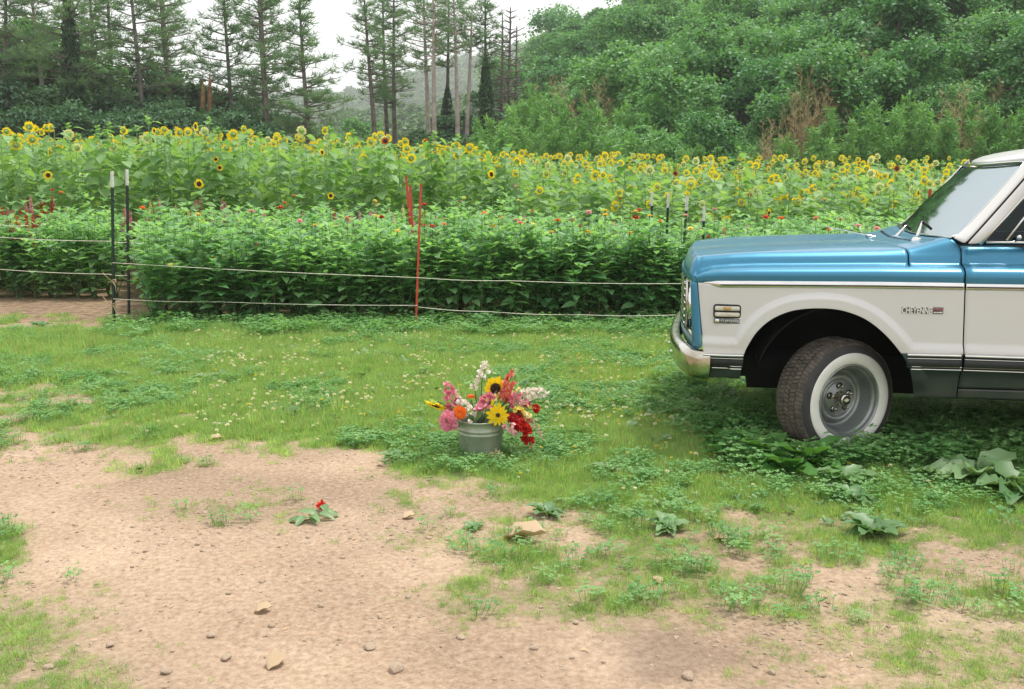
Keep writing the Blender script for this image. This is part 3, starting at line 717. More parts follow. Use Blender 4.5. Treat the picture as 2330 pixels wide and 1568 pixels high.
# wipers, antenna
for (bx, by, tx, ty, ex, ey, v) in ((2085, 546, 2099, 503.5, 2120, 522, .42), (2036, 543, 2062, 513, 2073, 523, .98)):
    A = TL(bx, by, v); T_ = TL(tx, ty, v + .0); E_ = TL(ex, ey, v - .0)
    b = MB(); tube(b, [A, A + (T_ - A) * .3, T_], [.017, .012, .006], 8)
    lathe(b, [(.03, -.012), (.026, .008), (.016, .018), (0, .02)], 14, Matrix.Translation(A + np.array([0, 0, .0]))); wa = b.build('wiper', M['chrome'], truck)
    b = MB(); tube(b, [T_, E_], [.010, .008], 6); b.build('wiper_blade', M['black'], wa)
A = TL(2042, 547, 1.1); T_ = TL(1871, 513.5, 1.28)
b = MB(); tube(b, [A, A * .55 + T_ * .45 + [0, 0, -.006], T_], [.006, .004, .003], 6); b.build('antenna', M['chrome'], truck)
# --- wheels
RT, HW = .335, .118
def wheel_meshes():
    out = {}
    b = MB()
    prof = [(.205, -HW + .02), (.22, -HW), (.26, -HW - .012), (.30, -HW - .010), (.325, -HW + .006), (.338, -HW + .028), (.340, -.04), (.340, .04), (.338, HW - .028), (.325, HW - .006), (.30, HW + .010), (.26, HW + .012), (.22, HW), (.205, HW - .02)]
    pr = np.array(prof); t = np.linspace(0, len(pr) - 1, 60); pr = np.stack([np.interp(t, range(len(pr)), pr[:, i]) for i in (0, 1)], 1)
    for _ in range(2): pr[1:-1] = (pr[:-2] + 2 * pr[1:-1] + pr[2:]) / 4
    lathe(b, pr, 72); out['tyre'] = b.mesh('tyre', M['tyre'])
    b = MB(); nl = 84
    for i in range(nl):
        for k, (h0, h1, off, sk) in enumerate(((-.112, -.072, 0, .4), (-.066, -.026, .5, -.5), (-.020, .020, .2, .5), (.026, .066, .7, -.5), (.072, .112, .25, .4))):
            a0 = (i + off) * 2 * math.pi / nl; da = .80 * 2 * math.pi / nl
            r0, r1 = .334, .348 - (.0045 if k in (0, 4) else 0)
            V = []
            for (r, ex) in ((r0, 0), (r1, 0)):
                for (h, s_) in ((h0, -1), (h1, 1)):
                    for a in (a0, a0 + da):
                        aa = a + sk * s_ * da * .35
                        rr = r - (.012 if (k == 0 and s_ < 0) or (k == 4 and s_ > 0) else 0)
                        V.append((rr * math.cos(aa), rr * math.sin(aa), h))
            b.add(V, [(4, 5, 7, 6), (0, 1, 5, 4), (2, 6, 7, 3), (0, 4, 6, 2), (1, 3, 7, 5)])
    out['tread'] = b.mesh('tread', M['tread'], smooth=False)
    b = MB(); pr = [(.213, HW + .000), (.216, HW + .008), (.225, HW + .0135), (.245, HW + .0185), (.262, HW + .018), (.275, HW + .0165), (.279, HW + .013), (.280, HW + .009)]
    lathe(b, pr, 72); out['whitewall'] = b.mesh('whitewall', M['ww'])
    b = MB()
    pr = [(.198, HW - .02), (.212, HW - .002), (.214, HW + .008), (.209, HW + .012), (.202, HW + .006), (.198, HW - .012), (.188, HW - .02), (.183, HW - .04), (.178, HW - .085), (.172, HW - .105), (.160, HW - .112), (.148, HW - .104), (.140, HW - .090), (.128, HW - .080), (.115, HW - .082), (.108, HW - .092), (.10, HW - .100), (.094, HW - .096), (.088, HW - .088), (.06, HW - .078), (.045, HW - .072), (.0, HW - .072)]
    pr = np.array(pr); t = np.linspace(0, len(pr) - 1, 90); p2 = np.stack([np.interp(t, range(len(pr)), pr[:, i]) for i in (0, 1)], 1)
    p2[1:-1] = (p2[:-2] + 2 * p2[1:-1] + p2[2:]) / 4
    lathe(b, p2, 64)
    lathe(b, [(.198, HW - .02), (.19, -HW + .03), (.2, -HW + .02)], 48)
    out['rim'] = b.mesh('rim', M['rim'])
    b = MB(); lathe(b, [(.046, HW - .075), (.043, HW - .055), (.036, HW - .040), (.036, HW - .022), (.033, HW - .017), (.027, HW - .016)], 32); out['hub_cap'] = b.mesh('hub_cap', M['chromeold'])
    b = MB(); lathe(b, [(.027, HW - .0165), (.0, HW - .0165)], 32); out['cap_disc'] = b.mesh('cap_disc', M['black'])
    b = MB(); q = np.array([(-.021, -.003), (-.017, .006), (-.008, .006), (-.008, .011), (.008, .011), (.008, .006), (.021, .003), (.017, -.006), (.008, -.006), (.008, -.011), (-.008, -.011), (-.008, -.006), ]) * .95
    n = len(q); V = np.concatenate([np.c_[q, np.full(n, HW - .0165)], np.c_[q, np.full(n, HW - .0145)]])
    b.add(V, [tuple(range(n, 2 * n))] + [(i, (i + 1) % n, n + (i + 1) % n, n + i) for i in range(n)]); out['cap_emblem'] = b.mesh('cap_emblem', M['clearlens'], smooth=False)
    b = MB(); lathe(b, [(.017, HW - .082), (.014, HW - .075), (.011, HW - .072), (.011, HW - .058), (.007, HW - .052), (0, HW - .051)], 6); out['lug_nut'] = b.mesh('lug_nut', M['chromeold'], smooth=False)
    b = MB(); lathe(b, [(.020, HW - .0775), (.0, HW - .0765)], 16); out['lug_recess'] = b.mesh('lug_recess', M['flatblack'])
    return out
WM = wheel_meshes()
def wheel(u, v, steer, flip):
    # wheel axis: local z -> outward
    w = link('wheel', WM['tyre'], truck, (u, v, RT), None)
    Rm = Matrix.Rotation(steer, 4, 'Z') @ Matrix.Rotation(R(90 if not flip else -90), 4, 'X')
    w.rotation_euler = Rm.to_euler()
    for k in ('tread', 'whitewall', 'rim', 'hub_cap', 'cap_disc', 'cap_emblem'): link(k, WM[k], w)
    for i in range(5):
        a = R(20 + 72 * i); link('lug_nut', WM['lug_nut'], w, (.071 * math.cos(a), .071 * math.sin(a), 0))
        link('lug_recess', WM['lug_recess'], w, (.071 * math.cos(a), .071 * math.sin(a), .0005 * 0))
WU = -.01
wheel(WU, .185, R(34), False); wheel(WU, WID - .185, R(24), True); wheel(WB, .185, 0, False); wheel(WB, WID - .185, 0, True)
# ================================================================== GROUND
def px_density(X, Y):
    """how much green covers the ground at X,Y (0..1), read off the photograph"""
    px, py = to_px(X, Y, 0.0)
    edge = np.interp(px, [-400, 0, 100, 190, 300, 400, 450, 560, 650, 760, 850, 950, 1050, 1200, 1400, 1700, 2000, 2330, 2800], [868, 878, 890, 915, 955, 975, 985, 1005, 1030, 1040, 1045, 1090, 1125, 1150, 1150, 1165, 1190, 1180, 1170])
    d = (edge - py) / 60.0
    n = fbm(X, Y, .9, 3); n2 = fbm(X, Y, .28, 9); n3 = fbm(X, Y, .12, 21)
    full = ss(-.9, 1.2, d + (n - .5) * 2.6 + (n2 - .5) * 2.4 + (n3 - .5) * 1.6)
    n4 = fbm(X, Y, .05, 33, 2); mix = .42 * n + .30 * n2 + .18 * n3 + .10 * n4
    # patchy zone right of the path
    right = ss(380, 900, px - (py - 1100) * .85) * ss(1000, 1150, py)
    far_r = ss(1450, 2100, px) * .10
    thr = .53 - far_r * .25 + .05 * ss(1250, 1550, py) * ss(1900, 1300, px)
    patch = right * ss(thr - .07, thr + .11, mix) * (.80 - .35 * ss(1200, 1500, py))
    near_edge = ss(-4.2, -.2, d) * ss(.42, .60, mix) * .6
    left = ss(560, 60, px + (1568 - py) * .5) * ss(1290, 1420, py) * ss(.42, .62, mix) * .65
    left2 = ss(90, 20, px) * ss(1170, 1210, py) * ss(1330, 1270, py) * .8
    g = np.maximum.reduce([full, patch, near_edge, left, left2])
    # bare strip before the left bed and the soil under the crops
    bare = ss(700, 690 + 1, py) * 1.0
    strip = ss(300, 240, px) * ss(762, 740, py + (n2 - .5) * 40)
    soil = ss(10.75, 11.0, Y + (n2 - .5) * .5)
    g = g * (1 - np.maximum(soil, strip) * (1 - .25 * ss(.5, .6, n2)))
    return np.clip(g, 0, 1)
def zg(X, Y):
    g = .012 * (fbm(X, Y, 1.4, 5) - .5) * 2 + .003 * (fbm(X, Y, .22, 8) - .5) * 2
    return g * np.clip(1.2 - np.abs(Y - 6) / 12, 0.0, 1)
def axis(lo, hi, st, far_lo, far_hi, grow=1.13):
    a = list(np.arange(lo, hi + 1e-6, st)); s_ = st
    while a[-1] < far_hi: s_ *= grow; a.append(a[-1] + s_)
    s_ = st
    while a[0] > far_lo: s_ *= grow; a.insert(0, a[0] - s_)
    return np.array(a)
ax = axis(-6.0, 6.5, .045, -900, 900); ay = axis(2.2, 12.0, .045, -60, 1500)
XX, YY = np.meshgrid(ax, ay, indexing='ij')
ZZ = zg(XX, YY)
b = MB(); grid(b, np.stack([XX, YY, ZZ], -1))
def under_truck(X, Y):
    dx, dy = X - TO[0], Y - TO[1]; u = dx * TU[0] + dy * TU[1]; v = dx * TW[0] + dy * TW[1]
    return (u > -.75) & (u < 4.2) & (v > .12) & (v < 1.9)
gmt, gnt, gbs = newmat('dirt_and_turf')
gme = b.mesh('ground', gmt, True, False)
den = px_density(np.clip(XX, -30, 30), np.clip(YY, 1.2, 60)); den[YY < 1.2] = .3
a_ = gme.attributes.new('green', 'FLOAT', 'POINT'); a_.data.foreach_set('value', den.astype(np.float32).ravel())
soil_ = ss(10.7, 11.2, YY) * 1.0
damp_and_shade = under_truck(XX, YY) * .9; pxg, pyg = to_px(np.clip(XX, -30, 30), np.clip(YY, 1.2, 60), 0)  # truck's shade painted into the soil colour; patches added next are damp
damp_and_shade = np.maximum(damp_and_shade, .5 * ss(1.5, .2, np.hypot((pxg - 1530) / 150, (pyg - 1490) / 60) + 2.0 * (fbm(XX, YY, .25, 4) - .5))); damp_and_shade = np.maximum(damp_and_shade, .18 * ss(.5, .75, fbm(XX, YY, .7, 91)) + .35 * ss(900, 0, pxg) * ss(1250, 1568, pyg) * fbm(XX, YY, .4, 92))
a_ = gme.attributes.new('damp_and_shade', 'FLOAT', 'POINT'); a_.data.foreach_set('value', damp_and_shade.astype(np.float32).ravel())
a_ = gme.attributes.new('soil', 'FLOAT', 'POINT'); a_.data.foreach_set('value', soil_.astype(np.float32).ravel())
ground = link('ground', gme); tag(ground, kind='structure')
def lk(a, b_): gnt.links.new(a, b_)
tc = N(gnt, 'ShaderNodeTexCoord')
def noise(sc_, det=6, rough=.6):
    n = N(gnt, 'ShaderNodeTexNoise'); n.inputs['Scale'].default_value = sc_; n.inputs['Detail'].default_value = det; n.inputs['Roughness'].default_value = rough
    lk(tc.outputs['Object'], n.inputs['Vector']); return n
def ramp(src, stops):
    r_ = N(gnt, 'ShaderNodeValToRGB'); e = r_.color_ramp.elements
    while len(e) < len(stops): e.new(.5)
    for el, (p, c) in zip(e, stops): el.position = p; el.color = c4(c)
    lk(src, r_.inputs['Fac']); return r_
def mixc(f, a, b_):
    m = N(gnt, 'ShaderNodeMix'); m.data_type = 'RGBA'
    if isinstance(f, float): m.inputs['Factor'].default_value = f
    else: lk(f, m.inputs['Factor'])
    for k, v in (('A', a), ('B', b_)):
        if isinstance(v, tuple): m.inputs[k].default_value = c4(v)
        else: lk(v, m.inputs[k])
    return m.outputs['Result']
big = ramp(noise(.9, 5).outputs['Fac'], [(.34, (.19, .128, .084)), (.50, (.32, .225, .155)), (.66, (.42, .312, .225))])
fine = ramp(noise(38, 8, .7).outputs['Fac'], [(.32, (.10, .068, .047)), (.45, (.32, .23, .155)), (.64, (.58, .46, .34))])
dirt = mixc(.42, big.outputs['Color'], fine.outputs['Color'])
vo = N(gnt, 'ShaderNodeTexVoronoi'); vo.inputs['Scale'].default_value = 34; vo.inputs['Randomness'].default_value = 1; lk(tc.outputs['Object'], vo.inputs['Vector'])
peb = ramp(vo.outputs['Distance'], [(.10, (1, 1, 1)), (.24, (0, 0, 0))])
pm = N(gnt, 'ShaderNodeMath'); pm.operation = 'MULTIPLY'; lk(peb.outputs['Color'], pm.inputs[0]); lk(ramp(noise(3.0, 3).outputs['Fac'], [(.45, (0, 0, 0)), (.62, (.55, .55, .55))]).outputs['Color'], pm.inputs[1])
pc = N(gnt, 'ShaderNodeMix'); pc.data_type = 'RGBA'; pc.inputs['A'].default_value = c4((.36, .29, .23)); pc.inputs['B'].default_value = c4((.62, .52, .42)); lk(vo.outputs['Color'], pc.inputs['Factor'])
dirt = mixc(pm.outputs[0], dirt, pc.outputs['Result'])
turf = ramp(noise(30, 7).outputs['Fac'], [(.35, (.07, .085, .03)), (.55, (.16, .17, .07)), (.7, (.30, .24, .14))])
soilc = ramp(noise(9, 7).outputs['Fac'], [(.3, (.11, .075, .05)), (.6, (.27, .19, .125)), (.75, (.40, .31, .2))])
ag = N(gnt, 'ShaderNodeAttribute'); ag.attribute_name = 'green'; asl = N(gnt, 'ShaderNodeAttribute'); asl.attribute_name = 'soil'
f1 = N(gnt, 'ShaderNodeMath'); f1.operation = 'MULTIPLY'; f1.inputs[1].default_value = .85; lk(ag.outputs['Fac'], f1.inputs[0])
col = mixc(f1.outputs[0], dirt, turf.outputs['Color']); col = mixc(asl.outputs['Fac'], col, soilc.outputs['Color'])
ad = N(gnt, 'ShaderNodeAttribute'); ad.attribute_name = 'damp_and_shade'; col = mixc(ad.outputs['Fac'], col, (.085, .062, .047)); lk(col, gbs.inputs['Base Color']); gbs.inputs['Roughness'].default_value = .95; gbs.inputs['Specular IOR Level'].default_value = .15
hh = N(gnt, 'ShaderNodeMath'); hh.operation = 'MULTIPLY_ADD'; hh.inputs[1].default_value = .5; lk(noise(60, 8, .75).outputs['Fac'], hh.inputs[0]); lk(noise(9, 6).outputs['Fac'], hh.inputs[2])
h2 = N(gnt, 'ShaderNodeMath'); h2.operation = 'MULTIPLY_ADD'; h2.inputs[1].default_value = .8; lk(pm.outputs[0], h2.inputs[0]); lk(hh.outputs[0], h2.inputs[2])
bp = N(gnt, 'ShaderNodeBump'); bp.inputs['Strength'].default_value = .5; bp.inputs['Distance'].default_value = .018; lk(h2.outputs[0], bp.inputs['Height']); lk(bp.outputs['Normal'], gbs.inputs['Normal'])

# ================================================================== geometry-node scatterer for stuff
def instancer(name, pts, rot, scl, protos, label, cat, idx=None, kind='stuff'):
    """ONE object that scatters copies of the proto meshes over its points"""
    k = len(pts)
    me = bpy.data.meshes.new(name); me.vertices.add(k); me.vertices.foreach_set('co', np.asarray(pts, np.float32).ravel())
    a = me.attributes.new('rot', 'FLOAT_VECTOR', 'POINT'); a.data.foreach_set('vector', np.asarray(rot, np.float32).ravel())
    a = me.attributes.new('scl', 'FLOAT', 'POINT'); a.data.foreach_set('value', np.broadcast_to(scl, (k,)).astype(np.float32))
    a = me.attributes.new('idx', 'INT', 'POINT'); a.data.foreach_set('value', (rs.randint(0, len(protos), k) if idx is None else np.asarray(idx)).astype(np.int32))
    ng = bpy.data.node_groups.new(name, 'GeometryNodeTree')
    ng.interface.new_socket('Geometry', in_out='INPUT', socket_type='NodeSocketGeometry'); ng.interface.new_socket('Geometry', in_out='OUTPUT', socket_type='NodeSocketGeometry')
    gi = ng.nodes.new('NodeGroupInput'); go = ng.nodes.new('NodeGroupOutput'); iop = ng.nodes.new('GeometryNodeInstanceOnPoints'); jn = ng.nodes.new('GeometryNodeJoinGeometry')
    for i, pm_ in enumerate(protos):
        po = bpy.data.objects.new('%s_shape' % name, pm_)
        oi = ng.nodes.new('GeometryNodeObjectInfo'); oi.inputs['Object'].default_value = po
        gt = ng.nodes.new('GeometryNodeGeometryToInstance'); ng.links.new(oi.outputs['Geometry'], gt.inputs[0]); ng.links.new(gt.outputs[0], jn.inputs[0])
    ng.links.new(gi.outputs[0], iop.inputs['Points']); ng.links.new(jn.outputs[0], iop.inputs['Instance'])
    iop.inputs['Pick Instance'].default_value = True
    def nat(nm, dt):
        q = ng.nodes.new('GeometryNodeInputNamedAttribute'); q.data_type = dt; q.inputs['Name'].default_value = nm; return q.outputs[0]
    er = ng.nodes.new('FunctionNodeEulerToRotation'); ng.links.new(nat('rot', 'FLOAT_VECTOR'), er.inputs[0]); ng.links.new(er.outputs[0], iop.inputs['Rotation'])
    ng.links.new(nat('scl', 'FLOAT'), iop.inputs['Scale']); ng.links.new(nat('idx', 'INT'), iop.inputs['Instance Index'])
    ng.links.new(iop.outputs[0], go.inputs[0])
    o = link(name, me); md = o.modifiers.new('scatter', 'NODES'); md.node_group = ng
    return tag(o, label, cat, None, kind)
def yaw(k, tilt=.15): return np.stack([rs.normal(0, tilt, k), rs.normal(0, tilt, k), rs.rand(k) * 6.283], -1)
# proto tufts
def tuft(n, h, spread, w, lean=.5, mat='grass', rim=.03, dry=.06):
    b = MB(); k = n; a = rs.rand(k) * 6.283; r = np.sqrt(rs.rand(k)) * rim
    p = np.stack([r * np.cos(a), r * np.sin(a), 0 * a - .004], -1)
    a2 = a + rs.normal(0, .8, k); ln = np.abs(rs.normal(lean, .3, k)); hh_ = h * rs.uniform(.5, 1.1, k)
    d = np.stack([np.cos(a2) * ln, np.sin(a2) * ln, np.ones(k)], -1)
    BL = (np.array([(-.5, 0, 0), (.5, 0, 0), (.42, .5, .04), (-.42, .5, .04), (0, 1, -.14)]), [(0, 1, 2, 3), (3, 2, 4)])
    nr = np.stack([np.cos(a2), np.sin(a2), -ln + .1], -1)
    isd = rs.rand(k) < dry
    for m_, sel in ((0, ~isd), (1, isd)):
        if sel.any(): scatter(b, *BL, p[sel], d[sel], nr[sel], hh_[sel], w / hh_[sel], m_)
    return b.mesh('tuft', [M['grass'], M['grass_dry']], False)
def cloverp(n, r, h, s):
    b = MB(); a = rs.rand(n) * 6.283; q = np.sqrt(rs.rand(n)) * r; z = h * rs.uniform(.5, 1, n)
    base = np.stack([q * np.cos(a), q * np.sin(a), z], -1)
    for k in range(3):
        aa = rs.rand(n) * .6 + k * 2.094 + a
        LT = (np.array([(0, 0, 0), (.42, .5, .08), (.3, .95, .02), (0, .85, -.02), (-.3, .95, .02), (-.42, .5, .08)]), [(0, 1, 2, 3), (0, 3, 4, 5)])
        scatter(b, *LT, base, np.stack([np.cos(aa), np.sin(aa), .25 + 0 * aa], -1), np.stack([0 * aa, rs.normal(0, .25, n), 1 + 0 * aa], -1), s * rs.uniform(.7, 1.2, n))
    for i in range(0, n, 2): tube(b, [(base[i, 0] * .7, base[i, 1] * .7, 0), base[i]], .0008, 3, 0, None, False)
    return b.mesh('clover', M['clover'], False)
def ballflower(s, h, mat, n=26):
    b = MB(); p = rs.normal(0, 1, (n, 3)); p[:, 2] = np.abs(p[:, 2]) * .9 - .15; p = nrmz(p)
    scatter(b, *LEAF_D, p * s * .35 + [0, 0, h], p + [0, 0, .3], rs.normal(0, 1, (n, 3)), s * .75, 1.5, 0)
    tube(b, [(0, 0, 0), (0, 0, h)], .0009, 3, 1, .5, False)
    return b.mesh('blossom', [M[mat], M['clover']], False)
TUFT = [tuft(30, .05, 1, .0036, .8, rim=.05, dry=.25), tuft(34, .05, 1, .0032, .7, rim=.045), tuft(30, .042, 1, .0030, .9, rim=.05), tuft(38, .06, 1, .0034, .6, rim=.045, dry=.1), tuft(26, .035, 1, .003, 1.1, rim=.05), tuft(40, .055, 1, .003, .8, rim=.055, dry=.02)]
TALL = [tuft(26, .20, 1, .0045, .45, rim=.04, dry=.12), tuft(20, .26, 1, .005, .55, rim=.04, dry=.2), tuft(30, .15, 1, .004, .5, rim=.05)]
CLV = [cloverp(14, .05, .05, .011), cloverp(18, .06, .06, .012), cloverp(12, .05, .07, .014)]
BIGCLV = [cloverp(16, .08, .13, .022), cloverp(18, .09, .16, .024)]
# grass positions: uniform in area, thinned by density and by distance
def cand(n, x0, x1, y0, y1): return rs.uniform(x0, x1, n), rs.uniform(y0, y1, n)
def inview(X, Y, m=160): px, py = to_px(X, Y, 0); return (px > -m) & (px < 2330 + m) & (py < 1568 + 60)
def under_truck(X, Y):
    dx, dy = X - TO[0], Y - TO[1]; u = dx * TU[0] + dy * TU[1]; v = dx * TW[0] + dy * TW[1]
    return (u > -.75) & (u < 4.2) & (v > .12) & (v < 1.9)
X, Y = cand(700000, -12, 11, 2.6, 11.6); k = inview(X, Y, 650); X, Y = X[k], Y[k]
d_ = px_density(X, Y) ** 1.2 * np.clip(.25 + 1.3 * fbm(X, Y, .13, 77, 3), 0, 1)
k = rs.rand(len(X)) < d_ * np.clip(.95 - (Y - 4) * .05, .5, 1) * np.where(under_truck(X, Y), .06, 1); X, Y = X[k], Y[k]
hs_ = (.55 + .45 * ss(3.8, 6.2, Y) + .35 * ss(6.5, 10, Y)) * (.3 + 1.4 * fbm(X, Y, .2, 31)) * rs.uniform(.7, 1.25, len(X)) * (.65 + .35 * px_density(X, Y))
instancer('grass', np.stack([X, Y, zg(X, Y)], -1), yaw(len(X)), hs_, TUFT, 'short green grass and low weeds covering the verge beside the dirt track', 'grass')
print('grass', len(X))
X, Y = cand(26000, -9, 8, 5.2, 11.3); k = inview(X, Y) & (rs.rand(len(X)) < px_density(X, Y) * np.maximum(ss(.55, .75, fbm(X, Y, .8, 44)) * .35 * ss(5.5, 7, Y), .9 * ss(10.1, 10.6, Y))) & ~under_truck(X, Y); X, Y = X[k], Y[k]
px_, _ = to_px(X, Y, 0)
sc_t = rs.uniform(.40, .85, len(X)) * (1 - .45 * ss(10.0, 10.5, Y))
instancer('tall_grass', np.stack([X, Y, zg(X, Y)], -1), yaw(len(X)), sc_t, TALL, 'taller unmown grass blades in the lawn and along the foot of the flower bed', 'grass')
X, Y = cand(80000, -12, 11, 3.4, 11.2); k = inview(X, Y, 650) & (rs.rand(len(X)) < px_density(X, Y) * ss(.42, .60, fbm(X, Y, .7, 55)) * (.35 + .65 * ss(4.5, 6, Y))); X, Y = X[k], Y[k]
instancer('clover', np.stack([X, Y, zg(X, Y)], -1), yaw(len(X)), rs.uniform(.7, 1.3, len(X)), CLV, 'small clover leaves mixed through the lawn', 'clover')
# bigger clover in front of and behind the truck's wheel
P_ = []
for (x0, x1, y0, y1, n) in ((1640, 2420, 985, 1075, 520), (2420, 2900, 985, 1075, 200), (2040, 2420, 975, 1010, 200), (1560, 1740, 950, 1010, 80), (1500, 1660, 860, 960, 90), (240, 460, 735, 780, 60), (560, 1560, 742, 772, 420)):
    for _ in range(n):
        P_.append(gnd(rs.uniform(x0, x1), rs.uniform(y0, y1)))
P_ = np.array(P_)
instancer('clover_patch', P_, yaw(len(P_)), rs.uniform(.55, 1.15, len(P_)), BIGCLV, 'lush dark clover leaves growing around the truck and along the bed edge', 'clover')
# clover blossoms
X, Y = cand(12000, -7, 6, 4.6, 10.6)
px_, py_ = to_px(X, Y, 0)
dn = ss(300, 520, px_) * (1 - .75 * ss(1000, 1100, py_)) * ss(735, 770, py_) * (.35 + .65 * ss(1120, 900, py_)) * (.12 + .88 * ss(.40, .62, fbm(X, Y, .7, 61))) * (.4 + .9 * fbm(X, Y, .15, 62))
k = (rs.rand(len(X)) < dn * 1.0) & ~under_truck(X, Y) & (px_density(X, Y) > .5); X, Y = X[k], Y[k]
P_ = np.stack([X, Y, zg(X, Y)], -1)
ex = np.array([gnd(x, y) for x, y in ((1892, 1035), (1952, 1045), (1965, 1055), (2050, 1052), (2085, 1055), (2130, 1040), (2172, 1058), (2230, 1048), (2112, 1030), (1660, 1065), (1715, 1120), (2265, 1065), (1580, 1060), (1715, 1015))])
P_ = np.concatenate([P_, ex])
instancer('clover_blossoms', P_, yaw(len(P_), .2), rs.uniform(.38, .75, len(P_)), [ballflower(.021, .085, 'clover_w'), ballflower(.018, .07, 'clover_w'), ballflower(.023, .105, 'clover_w')], 'small cream white clover blossoms dotted over the lawn', 'clover blossoms')
X, Y = cand(9000, -6, 5, 5.0, 10.2); px_, py_ = to_px(X, Y, 0)
dn = np.maximum(ss(1150, 1350, px_) * ss(780, 830, py_) * ss(1090, 1020, py_), ss(700, 800, px_) * ss(1100, 1000, px_) * ss(840, 880, py_) * ss(1060, 1020, py_) * .25) + .02
k = (rs.rand(len(X)) < dn * .55 * ss(.40, .6, fbm(X, Y, .6, 71)) + .01) & (px_density(X, Y) > .4) & ~under_truck(X, Y); X, Y = X[k], Y[k]
instancer('yellow_wildflowers', np.stack([X, Y, zg(X, Y)], -1), yaw(len(X), .2), rs.uniform(.6, 1.1, len(X)), [ballflower(.013, .07, 'yellow_s', 10), ballflower(.011, .055, 'yellow_s', 8)], 'tiny yellow wildflowers scattered through the grass before the truck', 'wildflowers')
# leaf litter / straw and pebbles
def rockm(s_, n=2, flat=.55, seed=0):
    import bmesh
    bm = bmesh.new(); bmesh.ops.create_icosphere(bm, subdivisions=n, radius=1)
    r2 = np.random.RandomState(seed); ax_ = r2.uniform(.65, 1.2, 3); pl = nrmz(r2.normal(0, 1, (7, 3))); dd = r2.uniform(.55, .9, 7)
    for v in bm.verts:
        q = np.array(v.co)
        for p_, d0 in zip(pl, dd):
            t = q @ p_
            if t > d0: q = q - p_ * (t - d0) * .85
        v.co = q * ax_ * s_ * [1, 1, flat]
    me = bpy.data.meshes.new('stone'); bm.to_mesh(me); bm.free()
    for p_ in me.polygons: p_.use_smooth = False
    me.materials.append(M['stone']); return me
PEB = [rockm(1, 1, .6, i) for i in range(5)]
X, Y = cand(260000, -6, 5, 2.5, 8); px_, py_ = to_px(X, Y, 0)
k = inview(X, Y, 60) & (rs.rand(len(X)) < (1 - px_density(X, Y)) * (.15 + .85 * ss(.42, .62, fbm(X, Y, 1.1, 81))) * .55); X, Y = X[k], Y[k]
instancer('gravel', np.stack([X, Y, zg(X, Y)], -1), yaw(len(X), .4), .0020 + .0115 * rs.rand(len(X)) ** 4.0, PEB, 'loose gravel and grit on the bare dirt track', 'gravel')
STRAW = []
for i in range(4):
    b = MB(); k_n = 5
    scatter(b, *LEAF_D, rs.normal(0, .03, (k_n, 3)) * [1, 1, .05] + [0, 0, .004], rs.normal(0, 1, (k_n, 3)) * [1, 1, .06], rs.normal(0, .2, (k_n, 3)) + [0, 0, 1], rs.uniform(.01, .035, k_n), rs.uniform(.2, .8, k_n)); STRAW.append(b.mesh('litter', M['dry'], False))
X, Y = cand(5200, -7, 6, 3, 14); k = inview(X, Y, 60) & ((rs.rand(len(X)) < .25) | (Y > 10.6)); X, Y = X[k], Y[k]
instancer('dead_leaf_litter', np.stack([X, Y, zg(X, Y)], -1), yaw(len(X), .1), rs.uniform(.5, 1.2, len(X)), STRAW, 'bits of dry leaf and straw lying on the ground', 'litter')
# ================================================================== FENCE POSTS AND TWINE
def tpost(base, top, label, tiplen, mat='post', tip=True, group=None):
    """studded steel T-post; base/top world points"""
    base = np.array(base, float); top = np.array(top, float); H = np.linalg.norm(top - base)
    o = empty('fence_post', tuple(base), 0, label, 'fence post', group)
    z = nrmz(top - base); o.rotation_euler = Vector(z).to_track_quat('Z', 'Y').to_euler()
    h1 = H - tiplen if tip else H
    b = MB(); box(b, (0, 0, h1 / 2 - .1), (.036, .0045, h1 + .2)); box(b, (0, .012, h1 / 2 - .1), (.0045, .024, h1 + .2))
    for i in range(int(h1 / .054)): box(b, (0, -.005, .06 + i * .054), (.012, .009, .016))
    b.build('post_shaft', M[mat], o, smooth=False)
    if tip:
        b = MB(); box(b, (0, 0, H - tiplen / 2), (.037, .0055, tiplen)); box(b, (0, .0125, H - tiplen / 2), (.0055, .025, tiplen))
        for i in range(int(tiplen / .054)): box(b, (0, -.006, h1 + .03 + i * .054), (.012, .009, .016))
        b.build('white_tip', M['tip'], o, smooth=False)
    return o
P1b = gnd(261, 739); Yp1 = P1b[1]
P1 = tpost(P1b, at(256.5, 389.8, Yp1), 'dark steel post with white tip at the near corner, twine knotted on it', .17, group='white tipped fence posts')
P2b = gnd(295, 719); P2 = tpost(P2b, at(290.5, 385.5, P2b[1]), 'dark white tipped post just behind the near corner post', .18, group='white tipped fence posts')
for (x, yt, tl, Yd, xb, lab) in ((1482, 437, .18, 13.4, 1481, 'white tipped post standing leftmost of the four above the hood'), (1522.5, 440, .18, 12.8, 1519, 'white tipped post second from left of the four above the hood'),
                         (1565, 447, .17, 12.1, 1560, 'white tipped post third from left of the four above the hood'), (1600.5, 470, .165, 11.5, 1598, 'white tipped post nearest the front corner of the hood')):
    t = at(x, yt, Yd); q = at(xb, yt + 80, Yd); d = (q - t) / (t[2] - q[2]); tpost(t + d * t[2], t, lab, tl, group='white tipped fence posts')
